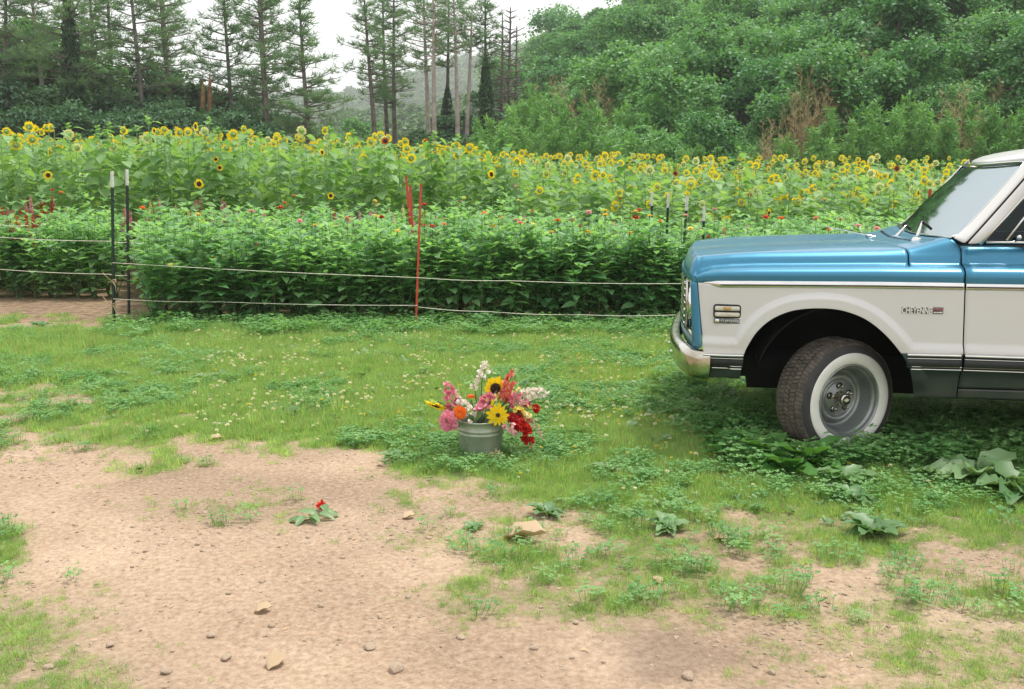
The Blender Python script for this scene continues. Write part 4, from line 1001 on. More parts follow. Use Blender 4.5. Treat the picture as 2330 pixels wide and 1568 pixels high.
def rpost(base, top, label):
    base = np.array(base, float); top = np.array(top, float); H = np.linalg.norm(top - base)
    w_ = 1.5 if base[1] > 12 else 1.05; o = empty('garden_stake', tuple(base), 0, label, 'stake', 'red garden stakes', (w_, w_, 1)); o.rotation_euler = Vector(nrmz(top - base)).to_track_quat('Z', 'Y').to_euler()
    b = MB(); box(b, (0, 0, H / 2 - .1), (.030, .004, H + .2)); box(b, (-.017, .008, H / 2 - .1), (.004, .018, H + .2)); box(b, (.017, .008, H / 2 - .1), (.004, .018, H + .2))
    b.build('stake_shaft', M['redpost'], o, smooth=False)
    b = MB()
    for i in range(12): box(b, (0, -.0025, H * (.15 + i * .068)), (.007, .002, .007))
    b.build('stake_hole', M['black'], o, smooth=False)
R0b = gnd(948, 748); rpost(R0b, at(959.5, 418, R0b[1]), 'red steel stake in front of the flower bed holding the twine')
t = at(921.5, 400, 14.8); rpost((t[0] + .12, 14.8, 0), t, 'red stake farthest back, tallest of the group in the bed')
t = at(931, 423, 13.0); rpost((t[0] + .05, 13.0, 0), t, 'red stake in the bed between the tall one and the front one')
t = at(2119, 430, 15.5); rpost((t[0] - .05, 15.5, 0), t, 'red stake seen past the windshield of the truck')
def twine(pts, label, r=.0034, mat='twine'):
    P = []
    for a, c in zip(pts, pts[1:]):
        for t in np.linspace(0, 1, 7)[:-1]: P.append(np.array(a) * (1 - t) + np.array(c) * t - [0, 0, .012 * math.sin(math.pi * t)])
    P.append(pts[-1]); b = MB(); tube(b, P, r, 5)
    return tag(b.build('fence_twine', M[mat]), label, 'twine', 'twine strung between the posts')
Yr = R0b[1] - .03; Y1 = Yp1 - .02
twine([at(256, 598, Y1), at(953, 632, Yr), at(1162, 639, Yr - .05), at(1553, 645.5, Yr - .15), at(2450, 668, Yr - .5)], 'upper pale twine running from corner post past the red stake')
twine([at(258, 680, Y1), at(500, 687, Y1 - .04), at(950.5, 695, Yr)], 'lower pale twine between the corner post and the red stake')
twine([at(951, 698.5, Yr), at(1108.6, 709, Yr), at(1322, 716.4, Yr - .08), at(1549, 716.4, Yr - .15), at(2450, 730, Yr - .5)], 'lower pale twine from the red stake towards the truck grille')
Yl = P2b[1]
twine([at(-60, 537.5, 12.9), at(0, 540, 12.8), at(252, 549, 11.9), at(292, 551, Yl), at(330, 552.5, Yl + .2)], 'middle twine across the left bed behind the corner post')
twine([at(-60, 508, 12.9), at(0, 511.6, 12.8), at(65, 513, 12.6)], 'topmost short twine at the left bed')
twine([at(-60, 611, 12.9), at(0, 613, 12.8), at(248, 624, 11.9), at(294, 626.5, Yl)], 'lower twine across the left bed behind the corner post')
for (y, rr, lab) in ((641, .03, 'tan baling twine knotted high on the corner post'), (695, .028, 'tan baling twine knotted low on the corner post')):
    c = at(259.5, y, Yp1); b = MB()
    for k in range(3):
        tt = np.linspace(0, 6.28, 14); tube(b, np.stack([c[0] + rr * .8 * np.cos(tt), c[1] + rr * .8 * np.sin(tt), c[2] + .008 * k + .01 * np.sin(tt + k)], -1), .004, 4, cap=False)
    a0 = np.array(c) + [.0, -.03, 0]
    tube(b, [a0, a0 + [-.05, -.02, .05], a0 + [-.10, -.01, .10]], .0035, 4); tube(b, [a0, a0 + [.03, -.02, -.04], a0 + [.035, -.015, -.12]], .0035, 4); tube(b, [a0, a0 + [-.045, -.01, .0], a0 + [-.055, -.015, -.03]], .0035, 4)
    tag(b.build('twine_knot', M['tan_twine']), lab, 'twine knot')
# ================================================================== ZINNIAS
def zinnia_proto(seed, H=1.08, ns=8, sparse=.14):
    r0 = np.random.RandomState(seed); S = MB(); L_ = MB()
    pos, dr, nr, sz = [], [], [], []
    for i in range(ns):
        a = r0.rand() * 6.28; R_ = r0.uniform(.03, .30); h = H * r0.uniform(.60, 1.03)
        tt = np.linspace(0, 1, 8)
        path = np.stack([np.cos(a) * R_ * tt ** .8 + r0.normal(0, .008, 8), np.sin(a) * R_ * tt ** .8 + r0.normal(0, .008, 8), h * tt], -1); path[0] = [r0.normal(0, .02), r0.normal(0, .02), -.02]
        tube(S, path, np.linspace(.006, .0022, 8), 4, 0, .5, False)
        z = sparse * H * r0.uniform(.6, 1.3); k = 0
        while z < h:
            t = z / h; p = np.array([np.interp(t, tt, path[:, j]) for j in range(3)])
            aa = k * 1.571 + a + r0.normal(0, .35); up = .1 + .9 * t ** 3 + r0.normal(0, .18)
            big = np.interp(t, [0, .3, .75, 1], [.6, 1, 1.0, .55])
            for s_ in (0, math.pi):
                if r0.rand() < (.5 if t < .4 else .9):
                    q = aa + s_ + r0.normal(0, .2); pos.append(p); dr.append((math.cos(q), math.sin(q), up)); nr.append((-math.cos(q) * up * .6 + r0.normal(0, .2), -math.sin(q) * up * .6 + r0.normal(0, .2), 1)); sz.append(r0.uniform(.125, .19) * big)
            # small side shoots
            if t > .3 and r0.rand() < .4:
                q = aa + 1.2; tip = p + np.array([math.cos(q), math.sin(q), 1.0]) * r0.uniform(.05, .11)
                tube(S, [p, tip], .002, 3, 0, .5, False)
                for m_ in range(4):
                    q2 = q + m_ * 1.571; pos.append(tip - np.array([0, 0, .02 * (m_ // 2)])); dr.append((math.cos(q2), math.sin(q2), r0.uniform(.3, 1.0))); nr.append((-math.cos(q2) * .5, -math.sin(q2) * .5, 1)); sz.append(r0.uniform(.07, .11))
            z += r0.uniform(.085, .14); k += 1
    scatter(L_, *LEAF_Z, pos, dr, nr, sz, r0.uniform(.8, 1.15, len(sz)))
    return S.mesh('zinnia_stems', M['zstem']), L_.mesh('zinnia_leaves', M['zleaf'])
ZP = [zinnia_proto(100 + i) for i in range(7)]
def merged(name, *mesh_mats):
    """join existing meshes into one proto mesh (for the stuff scatterers)"""
    import bmesh
    me = bpy.data.meshes.new(name); bm = bmesh.new(); off = 0
    for m_, mat, X in mesh_mats:
        n0 = len(bm.faces); v0 = len(bm.verts)
        bm.from_mesh(m_); bm.faces.ensure_lookup_table(); bm.verts.ensure_lookup_table()
        for f in bm.faces[n0:] if False else list(bm.faces)[n0:]: f.material_index = off
        if X is not None: bmesh.ops.transform(bm, matrix=X, verts=list(bm.verts)[v0:])
        off += 1
    bm.to_mesh(me); bm.free()
    for m_, mat, X in mesh_mats: me.materials.append(mat)
    return me
def zblossom(mat, r=.032, seed=0, n=3):
    r0 = np.random.RandomState(seed); b = MB()
    for ring in range(n):
        k = 13 - 2 * ring; a = np.arange(k) * 6.283 / k + ring * .3 + r0.normal(0, .05, k)
        d = np.stack([np.cos(a), np.sin(a), np.full(k, -.08 + .32 * ring) + r0.normal(0, .06, k)], -1)
        scatter(b, *PETAL, np.stack([.10 * r * np.cos(a), .10 * r * np.sin(a), .006 + .0045 * ring + 0 * a], -1), d, np.stack([-.2 * np.cos(a), -.2 * np.sin(a), 1 + 0 * a], -1), r * (1 - .22 * ring), 1.35, 0)
    lathe(b, [(.0, .020), (.005, .019), (.007, .014), (.004, .008)], 8, None, 1); lathe(b, [(.006, .004), (.008, -.004), (.004, -.014), (.0022, -.02)], 8, None, 2)
    return b.mesh('zinnia_blossom', [M[mat], M['yellow_s'], M['zstem']], True)
ZB = {c: zblossom(c, .040, i) for i, c in enumerate(('red', 'orange', 'yellow', 'pink', 'salmon', 'magenta', 'palepink'))}
NEARX = lambda px: ('left of the corner posts' if px < 250 else 'right of the corner posts' if px < 420 else 'between corner posts and red stakes' if px < 860 else 'beside the red stakes' if px < 1010 else 'right of the red stakes' if px < 1280 else 'left of four white tipped posts' if px < 1460 else 'by four white tipped posts' if px < 1640 else 'behind the truck hood' if px < 2010 else 'behind the windshield')
seen_labels = {}
def uniq(lab):
    seen_labels[lab] = seen_labels.get(lab, 0) + 1; return lab
def zinnia(X, Y, H, label, group='zinnia plants in the bed', parts=True, i=None):
    i = rs.randint(len(ZP)) if i is None else i
    o = empty('zinnia_plant', (X, Y, 0), rs.rand() * 6.28, label, 'zinnia', group, (1, 1, H / 1.08))
    link('stems', ZP[i][0], o); link('foliage', ZP[i][1], o); return o
# rows: the front of the bed as individuals
nz = 0
ROWS = [(10.93, 1.0), (11.24, 1.05), (11.58, 1.08)]
for ri, (Y, H) in enumerate(ROWS):
    x = at(300, 700, Y)[0] + .30
    while x < at(2330, 600, Y)[0] + .5:
        px_, _ = to_px(x, Y, .6)
        if px_ < 2420:
            hgt = H * rs.uniform(.80, 1.18) * np.interp(px_, [300, 420, 1200, 1450, 2300], [.84, .97, 1.0, .85, .84])
            zone = NEARX(px_)
            lab = ('leafy zinnia plant in the front row, ' if ri == 0 else 'zinnia plant just behind the front row, ' if ri == 1 else 'zinnia plant in the third bed row, ') + zone
            zinnia(x + rs.normal(0, .04), Y + rs.normal(0, .05), hgt, lab, 'zinnia plants ' + zone + ', row ' + ('one', 'two', 'three')[ri]); nz += 1
        x += .27 if ri == 0 else .31
# left bed, farther back
for ri, Y in enumerate((13.2, 13.55)):
    x = at(-60, 640, Y)[0]
    while x < at(268, 640, Y)[0]:
        px_, _ = to_px(x, Y, .6); zinnia(x, Y + rs.normal(0, .05), rs.uniform(.98, 1.16), ('zinnia plant in the left bed beyond the bare strip, ' + ('front' if ri == 0 else 'second') + ' row'), 'zinnia plants of the left bed, ' + ('front' if ri == 0 else 'second') + ' row'); nz += 1
        x += .27
# flowering plants, at the blossoms seen in the photograph
FL = [(481, 585, 'red'), (391, 605, 'yellow'), (324, 474, 'orange'), (450, 489, 'yellow'), (639, 472.6, 'red'), (572.6, 482.7, 'pink'), (682, 504, 'pink'), (716.6, 514, 'yellow'), (668, 446, 'orange'), (648, 463, 'orange'),
 (187, 398, 'red'), (139, 439, 'orange'), (119, 433, 'red'), (38, 509, 'red'), (583, 559, 'pink'), (853, 457.6, 'yellow'), (858, 467, 'orange'), (868.6, 495.7, 'red'), (856, 493, 'yellow'), (904, 527, 'yellow'), (966, 514.5, 'red'), (984, 516, 'red'),
 (966, 465.4, 'red'), (1050, 460, 'pink'), (1056, 450.5, 'yellow'), (1173.7, 424.6, 'pink'), (1179, 456.5, 'yellow'), (1210.6, 482.5, 'red'), (1142, 496.7, 'orange'), (1102.6, 486.8, 'orange'), (1173.7, 501, 'pink'), (1184, 508.5, 'salmon'), (1212.8, 512.7, 'yellow'),
 (1121, 515.6, 'yellow'), (1268.6, 503, 'orange'), (1302, 502, 'red'), (1320, 516, 'pink'), (1339.7, 484, 'pink'), (1377, 481.5, 'yellow'), (1377, 491, 'yellow'), (1410.8, 453, 'red'), (1446, 495.7, 'red'), (1446, 483, 'yellow'), (1454.5, 479, 'red'), (1478, 537, 'red'),
 (1478, 493, 'yellow'), (1570.8, 521.6, 'yellow'), (1336, 528.7, 'yellow'), (1432, 531, 'yellow'), (1503, 505.6, 'orange'), (1626, 477.5, 'pink'), (1876, 456, 'red'), (1912, 500.6, 'red'), (1857, 498, 'salmon'), (1885.7, 524.6, 'orange'), (1953, 515, 'pink'),
 (1995, 520.7, 'pink'), (1977, 540, 'red'), (1777.6, 498, 'orange'), (1741.6, 494.8, 'red'), (1703, 444, 'red'), (1560, 492, 'palepink'), (1610, 540, 'orange'), (790, 498, 'salmon'), (1010, 512, 'orange'), (1255, 530, 'yellow')]
CN = {'red': 'red', 'orange': 'orange', 'yellow': 'yellow', 'pink': 'pink', 'salmon': 'salmon', 'palepink': 'pale pink'}
for i, (px_, py_, c) in enumerate(FL):
    zt = 1.22; d = ray(px_, py_); Yv = (zt - EYE) / d[2] * d[1] if d[2] < 0 else 17
    Yv = float(np.clip(Yv, 10.98 if px_ > 290 else 13.3, 16.2)); p = at(px_, py_, Yv)
    low = p[2] < .95
    if low: H = .98
    else: H = p[2] / 1.04
    lo_x = at(300, 600, Yv)[0] + .3
    rel = ('low on the hedge front' if low else 'near the front' if Yv < 12 else 'in the middle' if Yv < 14.2 else 'at the back')
    lab = 'zinnia with %s blossom %s of the bed, %s' % (CN[c], rel, NEARX(px_)) if not low else 'zinnia with %s blossom low on hedge front, %s' % (CN[c], NEARX(px_))
    o = zinnia(p[0] if p[0] > lo_x or px_ < 280 else lo_x, Yv + (.22 if low else 0), H, lab, 'flowering zinnias: ' + lab)
    inv = o.matrix_basis.inverted() if False else (Matrix.Translation(o.location) @ Matrix.Rotation(o.rotation_euler[2], 4, 'Z') @ Matrix.Diagonal((*o.scale, 1))).inverted()
    loc = inv @ Vector(p)
    bz = link('blossom', ZB[c], o, loc, (rs.normal(0, .15) + (.8 if low else 0), rs.normal(0, .15), rs.rand() * 6), (rs.uniform(.85, 1.15),) * 2 + (1.08 / H * 1.0,))
    b = MB(); l0 = np.array(loc); tube(b, [l0 * [.4, .4, .75], l0 * [.9, .9, .93], l0 - [0, 0, .012]], .003, 4, 0, .5, False); b.build('flower_stalk', M['zstem'], o)
# the rest of the bed
X, Y = [], []
for Yr_ in np.arange(12.0, 16.6, .34):
    xs_ = np.arange(at(300, 600, Yr_)[0] + .35, at(2800, 500, Yr_)[0], .33); X += list(xs_ + rs.normal(0, .05, len(xs_))); Y += list(Yr_ + rs.normal(0, .06, len(xs_)))
for Yr_ in np.arange(14.1, 16.6, .36):
    xs_ = np.arange(at(-520, 600, Yr_)[0], at(270, 500, Yr_)[0], .34); X += list(xs_ + rs.normal(0, .05, len(xs_))); Y += list(Yr_ + rs.normal(0, .06, len(xs_)))
X, Y = np.array(X), np.array(Y)
ZM = [merged('zinnia_mass', (a, M['zstem'], None), (c, M['zleaf'], None)) for a, c in ZP]
instancer('zinnia_bed', np.stack([X, Y, 0 * X], -1), yaw(len(X), .04), rs.uniform(.82, 1.12, len(X)) * np.interp(to_px(X, Y, .8)[0], [1250, 1420, 1700, 1900], [1, .86, .86, .95]), ZM, 'dense green zinnia plants filling the bed behind its front rows', 'flower bed')
# weeds along the foot of the bed
# ================================================================== SNAPDRAGONS
def snap(col, seed, H=.95, spike=.30, r=.045):
    r0 = np.random.RandomState(seed); S = MB(); L_ = MB(); B_ = MB()
    n = 4; pos, dr, sz = [], [], []; bp, bd, bs = [], [], []
    for i in range(n):
        a = r0.rand() * 6.28; lean = r0.uniform(.02, .16); h = H * (1 if i == 0 else r0.uniform(.72, .97))
        if i == 0: lean = .01
        top = np.array([math.cos(a) * lean, math.sin(a) * lean, h]); tube(S, [(0, 0, 0), top * [.5, .5, .5], top], [.005, .004, .0018], 4, 0, .5, False)
        for z in np.arange(.12, h - spike, .016):
            q = r0.rand() * 6.28; pos.append(top * [z / h] * 3 if False else top * (z / h)); dr.append((math.cos(q), math.sin(q), .6)); sz.append(r0.uniform(.04, .07))
        k = int(30 * spike / .3)
        for j in range(k):
            t = j / k; q = j * 2.4; rr = r * (1 - .75 * t ** 1.4) * .45
            p = top * ((h - spike * (1 - t)) / h)
            bp.append(p + np.array([math.cos(q), math.sin(q), 0]) * rr * .4); bd.append((math.cos(q), math.sin(q), .25)); bs.append(r * (1 - .7 * t ** 1.5) * r0.uniform(.8, 1.1))
    scatter(L_, *LEAF_N, pos, dr, np.tile([0, 0, 1.], (len(pos), 1)), sz, 1.8)
    for o_ in ((0, 0, 1), (0, 0, -1), (1, .3, .4)):
        scatter(B_, *PETAL, bp, np.array(bd) + np.array(o_) * [.4, .4, .45], r0.normal(0, .4, (len(bp), 3)) + [0, 0, 1], bs, 2.4)
    return S.mesh('stems', M['zstem']), L_.mesh('leaves', M['zleaf']), B_.mesh('flower_spikes', M[col])
SN = {}
for i, c in enumerate(('pink', 'palepink', 'red', 'darkred', 'yellow', 'paleyellow', 'white', 'salmon')): SN[c] = [snap(c, 40 + i * 2), snap(c, 41 + i * 2, .9, .24, .05)]
SPN = [(455, 448, 'pink'), (459, 470, 'paleyellow'), (506, 452, 'pink'), (515, 466, 'pink'), (363, 450, 'pink'), (283, 463, 'pink'), (70, 443, 'pink'), (47, 462, 'red'), (92, 450, 'red'), (16, 465, 'pink'), (749, 468, 'pink'), (734, 478, 'palepink'), (342, 456, 'paleyellow'), (450, 480, 'yellow'),
 (760, 474, 'red'), (766, 484, 'pink'), (844, 474, 'pink'), (884, 468, 'paleyellow'), (916, 466, 'paleyellow'), (972, 470, 'yellow'), (817, 478, 'palepink'), (2066, 489, 'pink'), (2069, 506, 'salmon'), (2039, 510, 'palepink'), (1931, 476, 'paleyellow'), (896, 478, 'palepink'), (1120, 500, 'pink'),
 (30, 470, 'red'), (58, 474, 'darkred'), (75, 478, 'red'), (12, 482, 'darkred'), (38, 482, 'red'), (60, 488, 'red'), (84, 472, 'darkred'), (110, 462, 'darkred'), (118, 436, 'red'), (120, 446, 'palepink'), (4, 462, 'red'), (150, 470, 'red'), (330, 470, 'salmon'), (400, 466, 'palepink'),
 (430, 470, 'yellow'), (480, 476, 'palepink'), (540, 468, 'pink'), (600, 474, 'salmon'), (690, 470, 'palepink'), (725, 466, 'paleyellow'), (780, 470, 'paleyellow'), (800, 480, 'pink'), (940, 476, 'palepink'), (990, 480, 'pink'), (1140, 480, 'salmon'), (1195, 488, 'palepink'), (1395, 496, 'palepink'), (1590, 500, 'pink'), (1650, 505, 'salmon'), (1700, 508, 'palepink')]
for i, (px_, py_, c) in enumerate(SPN):
    d = ray(px_, py_); Yv = float(np.clip((1.12 - EYE) / d[2] * d[1] if d[2] < -.001 else 17, 13.9 if px_ < 280 else 14.5, 16.9)); p = at(px_, py_, Yv)
    lab = '%s snapdragon spike %s at the bed back, %s' % ({'palepink': 'pale pink', 'darkred': 'dark red', 'paleyellow': 'pale yellow'}.get(c, c), 'rising' if py_ < 470 else 'showing', NEARX(px_))
    o = empty('snapdragon', (p[0], Yv, 0), rs.rand() * 6.28, lab, 'snapdragon', 'snapdragons: ' + lab, (1, 1, p[2] / .95))
    st, lf, bl = SN[c][i % 2]
    link('stems', st, o); link('leaves', lf, o); link('flower_spikes', bl, o)
# ================================================================== SUNFLOWERS
def sun_proto(seed, H=2.2, bud=False, headless=False):
    r0 = np.random.RandomState(seed); S = MB(); L_ = MB(); tt = np.linspace(0, 1, 9)
    lean = r0.normal(0, .05, 2); path = np.stack([lean[0] * tt ** 2 + r0.normal(0, .006, 9), lean[1] * tt ** 2 + r0.normal(0, .006, 9), H * tt], -1)
    tube(S, path, np.linspace(.011, .006, 9), 5, 0, .5, False)
    pos, dr, nr, sz = [], [], [], []; z = H * .22; k = 0
    def leafat(z, big):
        t = z / H; p = np.array([np.interp(t, tt, path[:, j]) for j in range(3)]); a = k * 2.2 + r0.normal(0, .4)
        up = r0.uniform(.25, .6); pl = r0.uniform(.05, .12) * big ** .5; dv = nrmz(np.array([math.cos(a), math.sin(a), up])); e = p + dv * pl
        tube(S, [p, e], .004, 3, 0, .5, False)
        pos.append(e); dn = r0.uniform(-.45, .25); dr.append((math.cos(a), math.sin(a), dn)); nr.append((math.cos(a) * -dn + r0.normal(0, .25), math.sin(a) * -dn + r0.normal(0, .25), 1)); sz.append(r0.uniform(.17, .26) * big)
    while z < H * .96:
        leafat(z, np.interp(z / H, [.2, .5, .8, 1], [.85, 1.1, 1.05, .8])); z += r0.uniform(.040, .075); k += 1
    if bud:
        for m_ in range(9):
            a = m_ * .7 * 2; q = (math.cos(a), math.sin(a), .5 + .06 * m_); pos.append(path[-1] + [0, 0, -.02 * (9 - m_) * .6]); dr.append(q); nr.append((-q[0], -q[1], 1.2)); sz.append(.12 - .006 * m_)
    scatter(L_, *LEAF_H, pos, dr, nr, sz, r0.uniform(.85, 1.1, len(sz)))
    return S.mesh('stem', M['sstem']), L_.mesh('leaves', M['sleaf']), path[-1]
SP = [sun_proto(200 + i) for i in range(6)]; SPB = [sun_proto(300 + i, bud=True) for i in range(3)]
def head(kind, seed, r=.062):
    """disc faces +Z; back has green sepals"""
    r0 = np.random.RandomState(seed); D = MB(); Pt = MB(); Sb = MB()
    lathe(D, [(.0, .012), (r * .5, .013), (r * .85, .009), (r, .0), (r * .95, -.006)], 18, None, 0)
    nP = 26; a = np.arange(nP) * 6.283 / nP + r0.normal(0, .06, nP)
    up = {'open': .15, 'ray': .05}.get(kind, .15)
    L0 = r0.uniform(.75, 1.15, nP) * .058
    scatter(Pt, *PETAL, np.stack([r * .86 * np.cos(a), r * .86 * np.sin(a), 0 * a], -1), np.stack([np.cos(a), np.sin(a), up + r0.normal(0, .22, nP)], -1), np.stack([-.1 * np.cos(a), -.1 * np.sin(a), 1 + 0 * a], -1), L0, 1.5)
    a = np.arange(18) * 6.283 / 18
    for rr, ll, zz in ((.7, .026, -.008), (.5, .032, -.014)):
        scatter(Sb, *LEAF_D, np.stack([r * rr * np.cos(a + rr), r * rr * np.sin(a + rr), zz + 0 * a], -1), np.stack([np.cos(a + rr), np.sin(a + rr), -.10 + r0.normal(0, .1, 18)], -1), np.tile([0, 0, -1.], (18, 1)), ll, 1.0)
    lathe(Sb, [(r * .98, -.003), (r * .8, -.014), (r * .4, -.024), (.012, -.03), (.008, -.06)], 16, None, 0)
    tube(Sb, [(0, 0, -.05), (0, 0, -.09)], .008, 6, 0, .5)
    return D, Pt, Sb
HD = {}
for kind, pm_, dm in (('yellow', 'ypetal', 'sdisc'), ('pale', 'ppetal', 'sback'), ('rust', 'rpetal', 'sdisc')):
    HD[kind] = []
    for i in range(3):
        D, Pt, Sb = head(kind, 500 + i, .050 if kind != 'pale' else .05)
        HD[kind].append((D.mesh('disc', M[dm]), Pt.mesh('petals', M[pm_]), Sb.mesh('sepals', M['sback'])))
TOPX = [-200, 0, 60, 200, 350, 470, 560, 700, 850, 1000, 1100, 1200, 1300, 1450, 1600, 1800, 2000, 2200, 2500]
TOPY = [300, 300, 298, 305, 300, 288, 302, 308, 318, 330, 348, 362, 374, 385, 398, 408, 402, 405, 405]
def sunH(px_, Y):
    ty = np.interp(px_, TOPX, TOPY); d = ray(px_, ty); z0 = EYE + d[2] / d[1] * 18.0   # height if seen at 18 m
    low = ss(900, 1500, px_)
    return z0 - .05 - low * .30 + (Y - 17.6) * (.012 + .045 * low)
nsun = 0; SPH = {}
AWAY = -1.15   # heads face away from the camera, towards the light
def sunflower(X, Y, H, kind, face, lab, grp, i):
    bud = kind == 'bud'
    st, lf, tp = (SPB[i % 3] if bud else SP[i % 6])
    s_ = H / 2.2; o = empty('sunflower', (X, Y, 0), rs.rand() * 6.28 if False else 0, lab, 'sunflower', grp)
    rz = (i * 1.7) % 6.28
    a = link('stem', st, o, None, (0, 0, rz), (1, 1, s_)); c = link('leaves', lf, o, None, (0, 0, rz), (1.0, 1.0, s_))
    if bud: return o
    tz = np.array([tp[0] * math.cos(rz) - tp[1] * math.sin(rz), tp[0] * math.sin(rz) + tp[1] * math.cos(rz), H])
    D, Pt, Sb = HD[kind][i % 3]
    fa, el = face; z = Vector((math.sin(fa) * math.cos(el), math.cos(fa) * math.cos(el), math.sin(el)))
    e = z.to_track_quat('Z', 'Y').to_euler(); hs = rs.uniform(.6, 1.1) * (.85 if math.cos(fa) < -.3 else 1.0)
    h = link('flower_head', Sb, o, tuple(tz + np.array(z) * .05 + [0, 0, .03]), e, hs); link('disc', D, h); link('petals', Pt, h)
    return o
def face_rand(): return (rs.normal(-.35, .55), rs.uniform(-.15, .35))
# individuals: front rows first
SROWS = [(17.5, .46), (18.0, .46), (18.55, .50), (19.2, .55)]
for ri, (Yr_, sp_) in enumerate(SROWS):
    x = at(-60, 400, Yr_)[0]
    while x < at(2300, 400, Yr_)[0] and nsun < 262:
        Yp = Yr_ + rs.normal(0, .12); px_, _ = to_px(x, Yp, 1.8); i = nsun; H = sunH(px_, Yp) + min(.10, rs.normal(-.08, .17))
        u = rs.rand(); kind = 'bud' if u < .24 else 'pale' if u < .33 else 'rust' if u < .35 else 'yellow'
        if kind == 'bud': H += rs.uniform(.0, .22)
        fr = rs.rand(); toward = fr < .03
        face = (math.pi + rs.normal(0, .5), .1) if toward else (face_rand() if fr < .85 else (-1.4 + rs.normal(0, .3), .1))
        rown = ('front', 'second', 'third', 'fourth')[ri]
        desc = {'bud': 'tall sunflower stem still in bud', 'pale': 'sunflower with pale cream petals', 'rust': 'sunflower with rust red petals', 'yellow': 'yellow sunflower showing its dark face' if toward else 'yellow sunflower seen from behind'}[kind]
        lab = '%s in the %s row, %s' % (desc, rown, NEARX(px_))
        sunflower(x, Yp, H, kind, face, lab, 'sunflowers: ' + lab, i); nsun += 1
        x += sp_ * rs.uniform(.75, 1.25)
# dark-faced ones picked out in the photograph
for (px_, py_, Yv, lab) in ((496, 363, 17.3, 'sunflower facing us, upper of two dark faced ones below the ridge'), (502, 382, 17.2, 'sunflower facing us, lower of two dark faced ones below the ridge'), (461, 419, 16.9, 'small dark faced sunflower low in the field, left of the paired ones'),
    (113, 399, 17.1, 'small dark faced sunflower low at the far left'), (742, 446, 16.9, 'small dark faced sunflower low beside the orange zinnias'), (736, 346, 17.2, 'sunflower with big dark face tilted sideways near the ridge'), (1116, 396, 17.2, 'dark faced sunflower facing left above the rightward flowers'),
    (353, 297, 17.4, 'half turned sunflower with rust centre on the left skyline'), (1533, 395, 17.2, 'dark red faced sunflower head standing above the white tipped posts'), (2041, 384, 17.4, 'tall orange budding sunflower sticking up left of the windshield'), (870, 322, 17.4, 'dark red sunflower head on the ridge above the red stakes')):
    p = at(px_, py_, Yv); kind = 'rust' if px_ in (1533, 2041, 870) else 'yellow'
    sunflower(p[0], Yv, p[2] - .03, kind, (math.pi - .2 + rs.normal(0, .2), .05) if px_ not in (736, 353, 1116) else (math.pi + .75, -.1), lab, None, nsun); nsun += 1
# tall leafy shoots sticking out of the skyline
for (px_, py_) in ((262, 278), (468, 268), (1147, 305), (1105, 322), (1420, 322), (986, 312), (1800, 372), (1940, 374), (1690, 335)):
    p = at(px_, py_, 17.8); sunflower(p[0], 17.8, p[2], 'bud', (0, 0), 'tall leafy sunflower shoot without flower rising above the others, ' + NEARX(px_), 'tall sunflower shoots ' + NEARX(px_), nsun); nsun += 1
# the rest of the field
X, Y, I = [], [], []
for Yr_ in list(np.arange(19.7, 31, .62)):
    xs_ = np.arange(at(-600, 400, Yr_)[0], at(2900, 400, Yr_)[0], .48); X += list(xs_ + rs.normal(0, .1, len(xs_))); Y += list(Yr_ + rs.normal(0, .12, len(xs_)))
X, Y = np.array(X), np.array(Y); px_, _ = to_px(X, Y, 1.8); Hh = sunH(px_, Y) + np.minimum(.10, rs.normal(-.06, .18, len(X)))
MASS = []
for i in range(9):
    st, lf, tp = SP[i % 6]; fa, el = face_rand(); z = Vector((math.sin(fa) * math.cos(el), math.cos(fa) * math.cos(el), math.sin(el)))
    Xm = Matrix.Translation(Vector(tp) + z * .05 + Vector((0, 0, .03))) @ z.to_track_quat('Z', 'Y').to_matrix().to_4x4() @ Matrix.Scale((.85, 1.0, .75)[i % 3], 4)
    D, Pt, Sb = HD['pale' if i == 4 else 'yellow'][i % 3]
    MASS.append(merged('sunflower_mass', (st, M['sstem'], None), (lf, M['sleaf'], None), (D, M['sdisc'], Xm), (Pt, M['ppetal' if i == 4 else 'ypetal'], Xm), (Sb, M['sback'], Xm)))
MASS += [merged('sunflower_mass', (SPB[q_][0], M['sstem'], None), (SPB[q_][1], M['sleaf'], None)) for q_ in (0, 1, 2, 0, 1)]
rot = np.zeros((len(X), 3)); rot[:, 2] = rs.normal(0, .35, len(X)); rot[:, :2] = rs.normal(0, .03, (len(X), 2))
instancer('sunflower_field', np.stack([X, Y, 0 * X + np.minimum(0, Hh - 2.1)], -1), rot, np.where(Hh > 2.1, Hh / 2.2, 1.0) * rs.uniform(.97, 1.03, len(X)), MASS, 'mass of yellow sunflowers filling the field behind the first rows', 'sunflower field')
print('zinnia', nz, 'sun', nsun, 'rest', len(X))
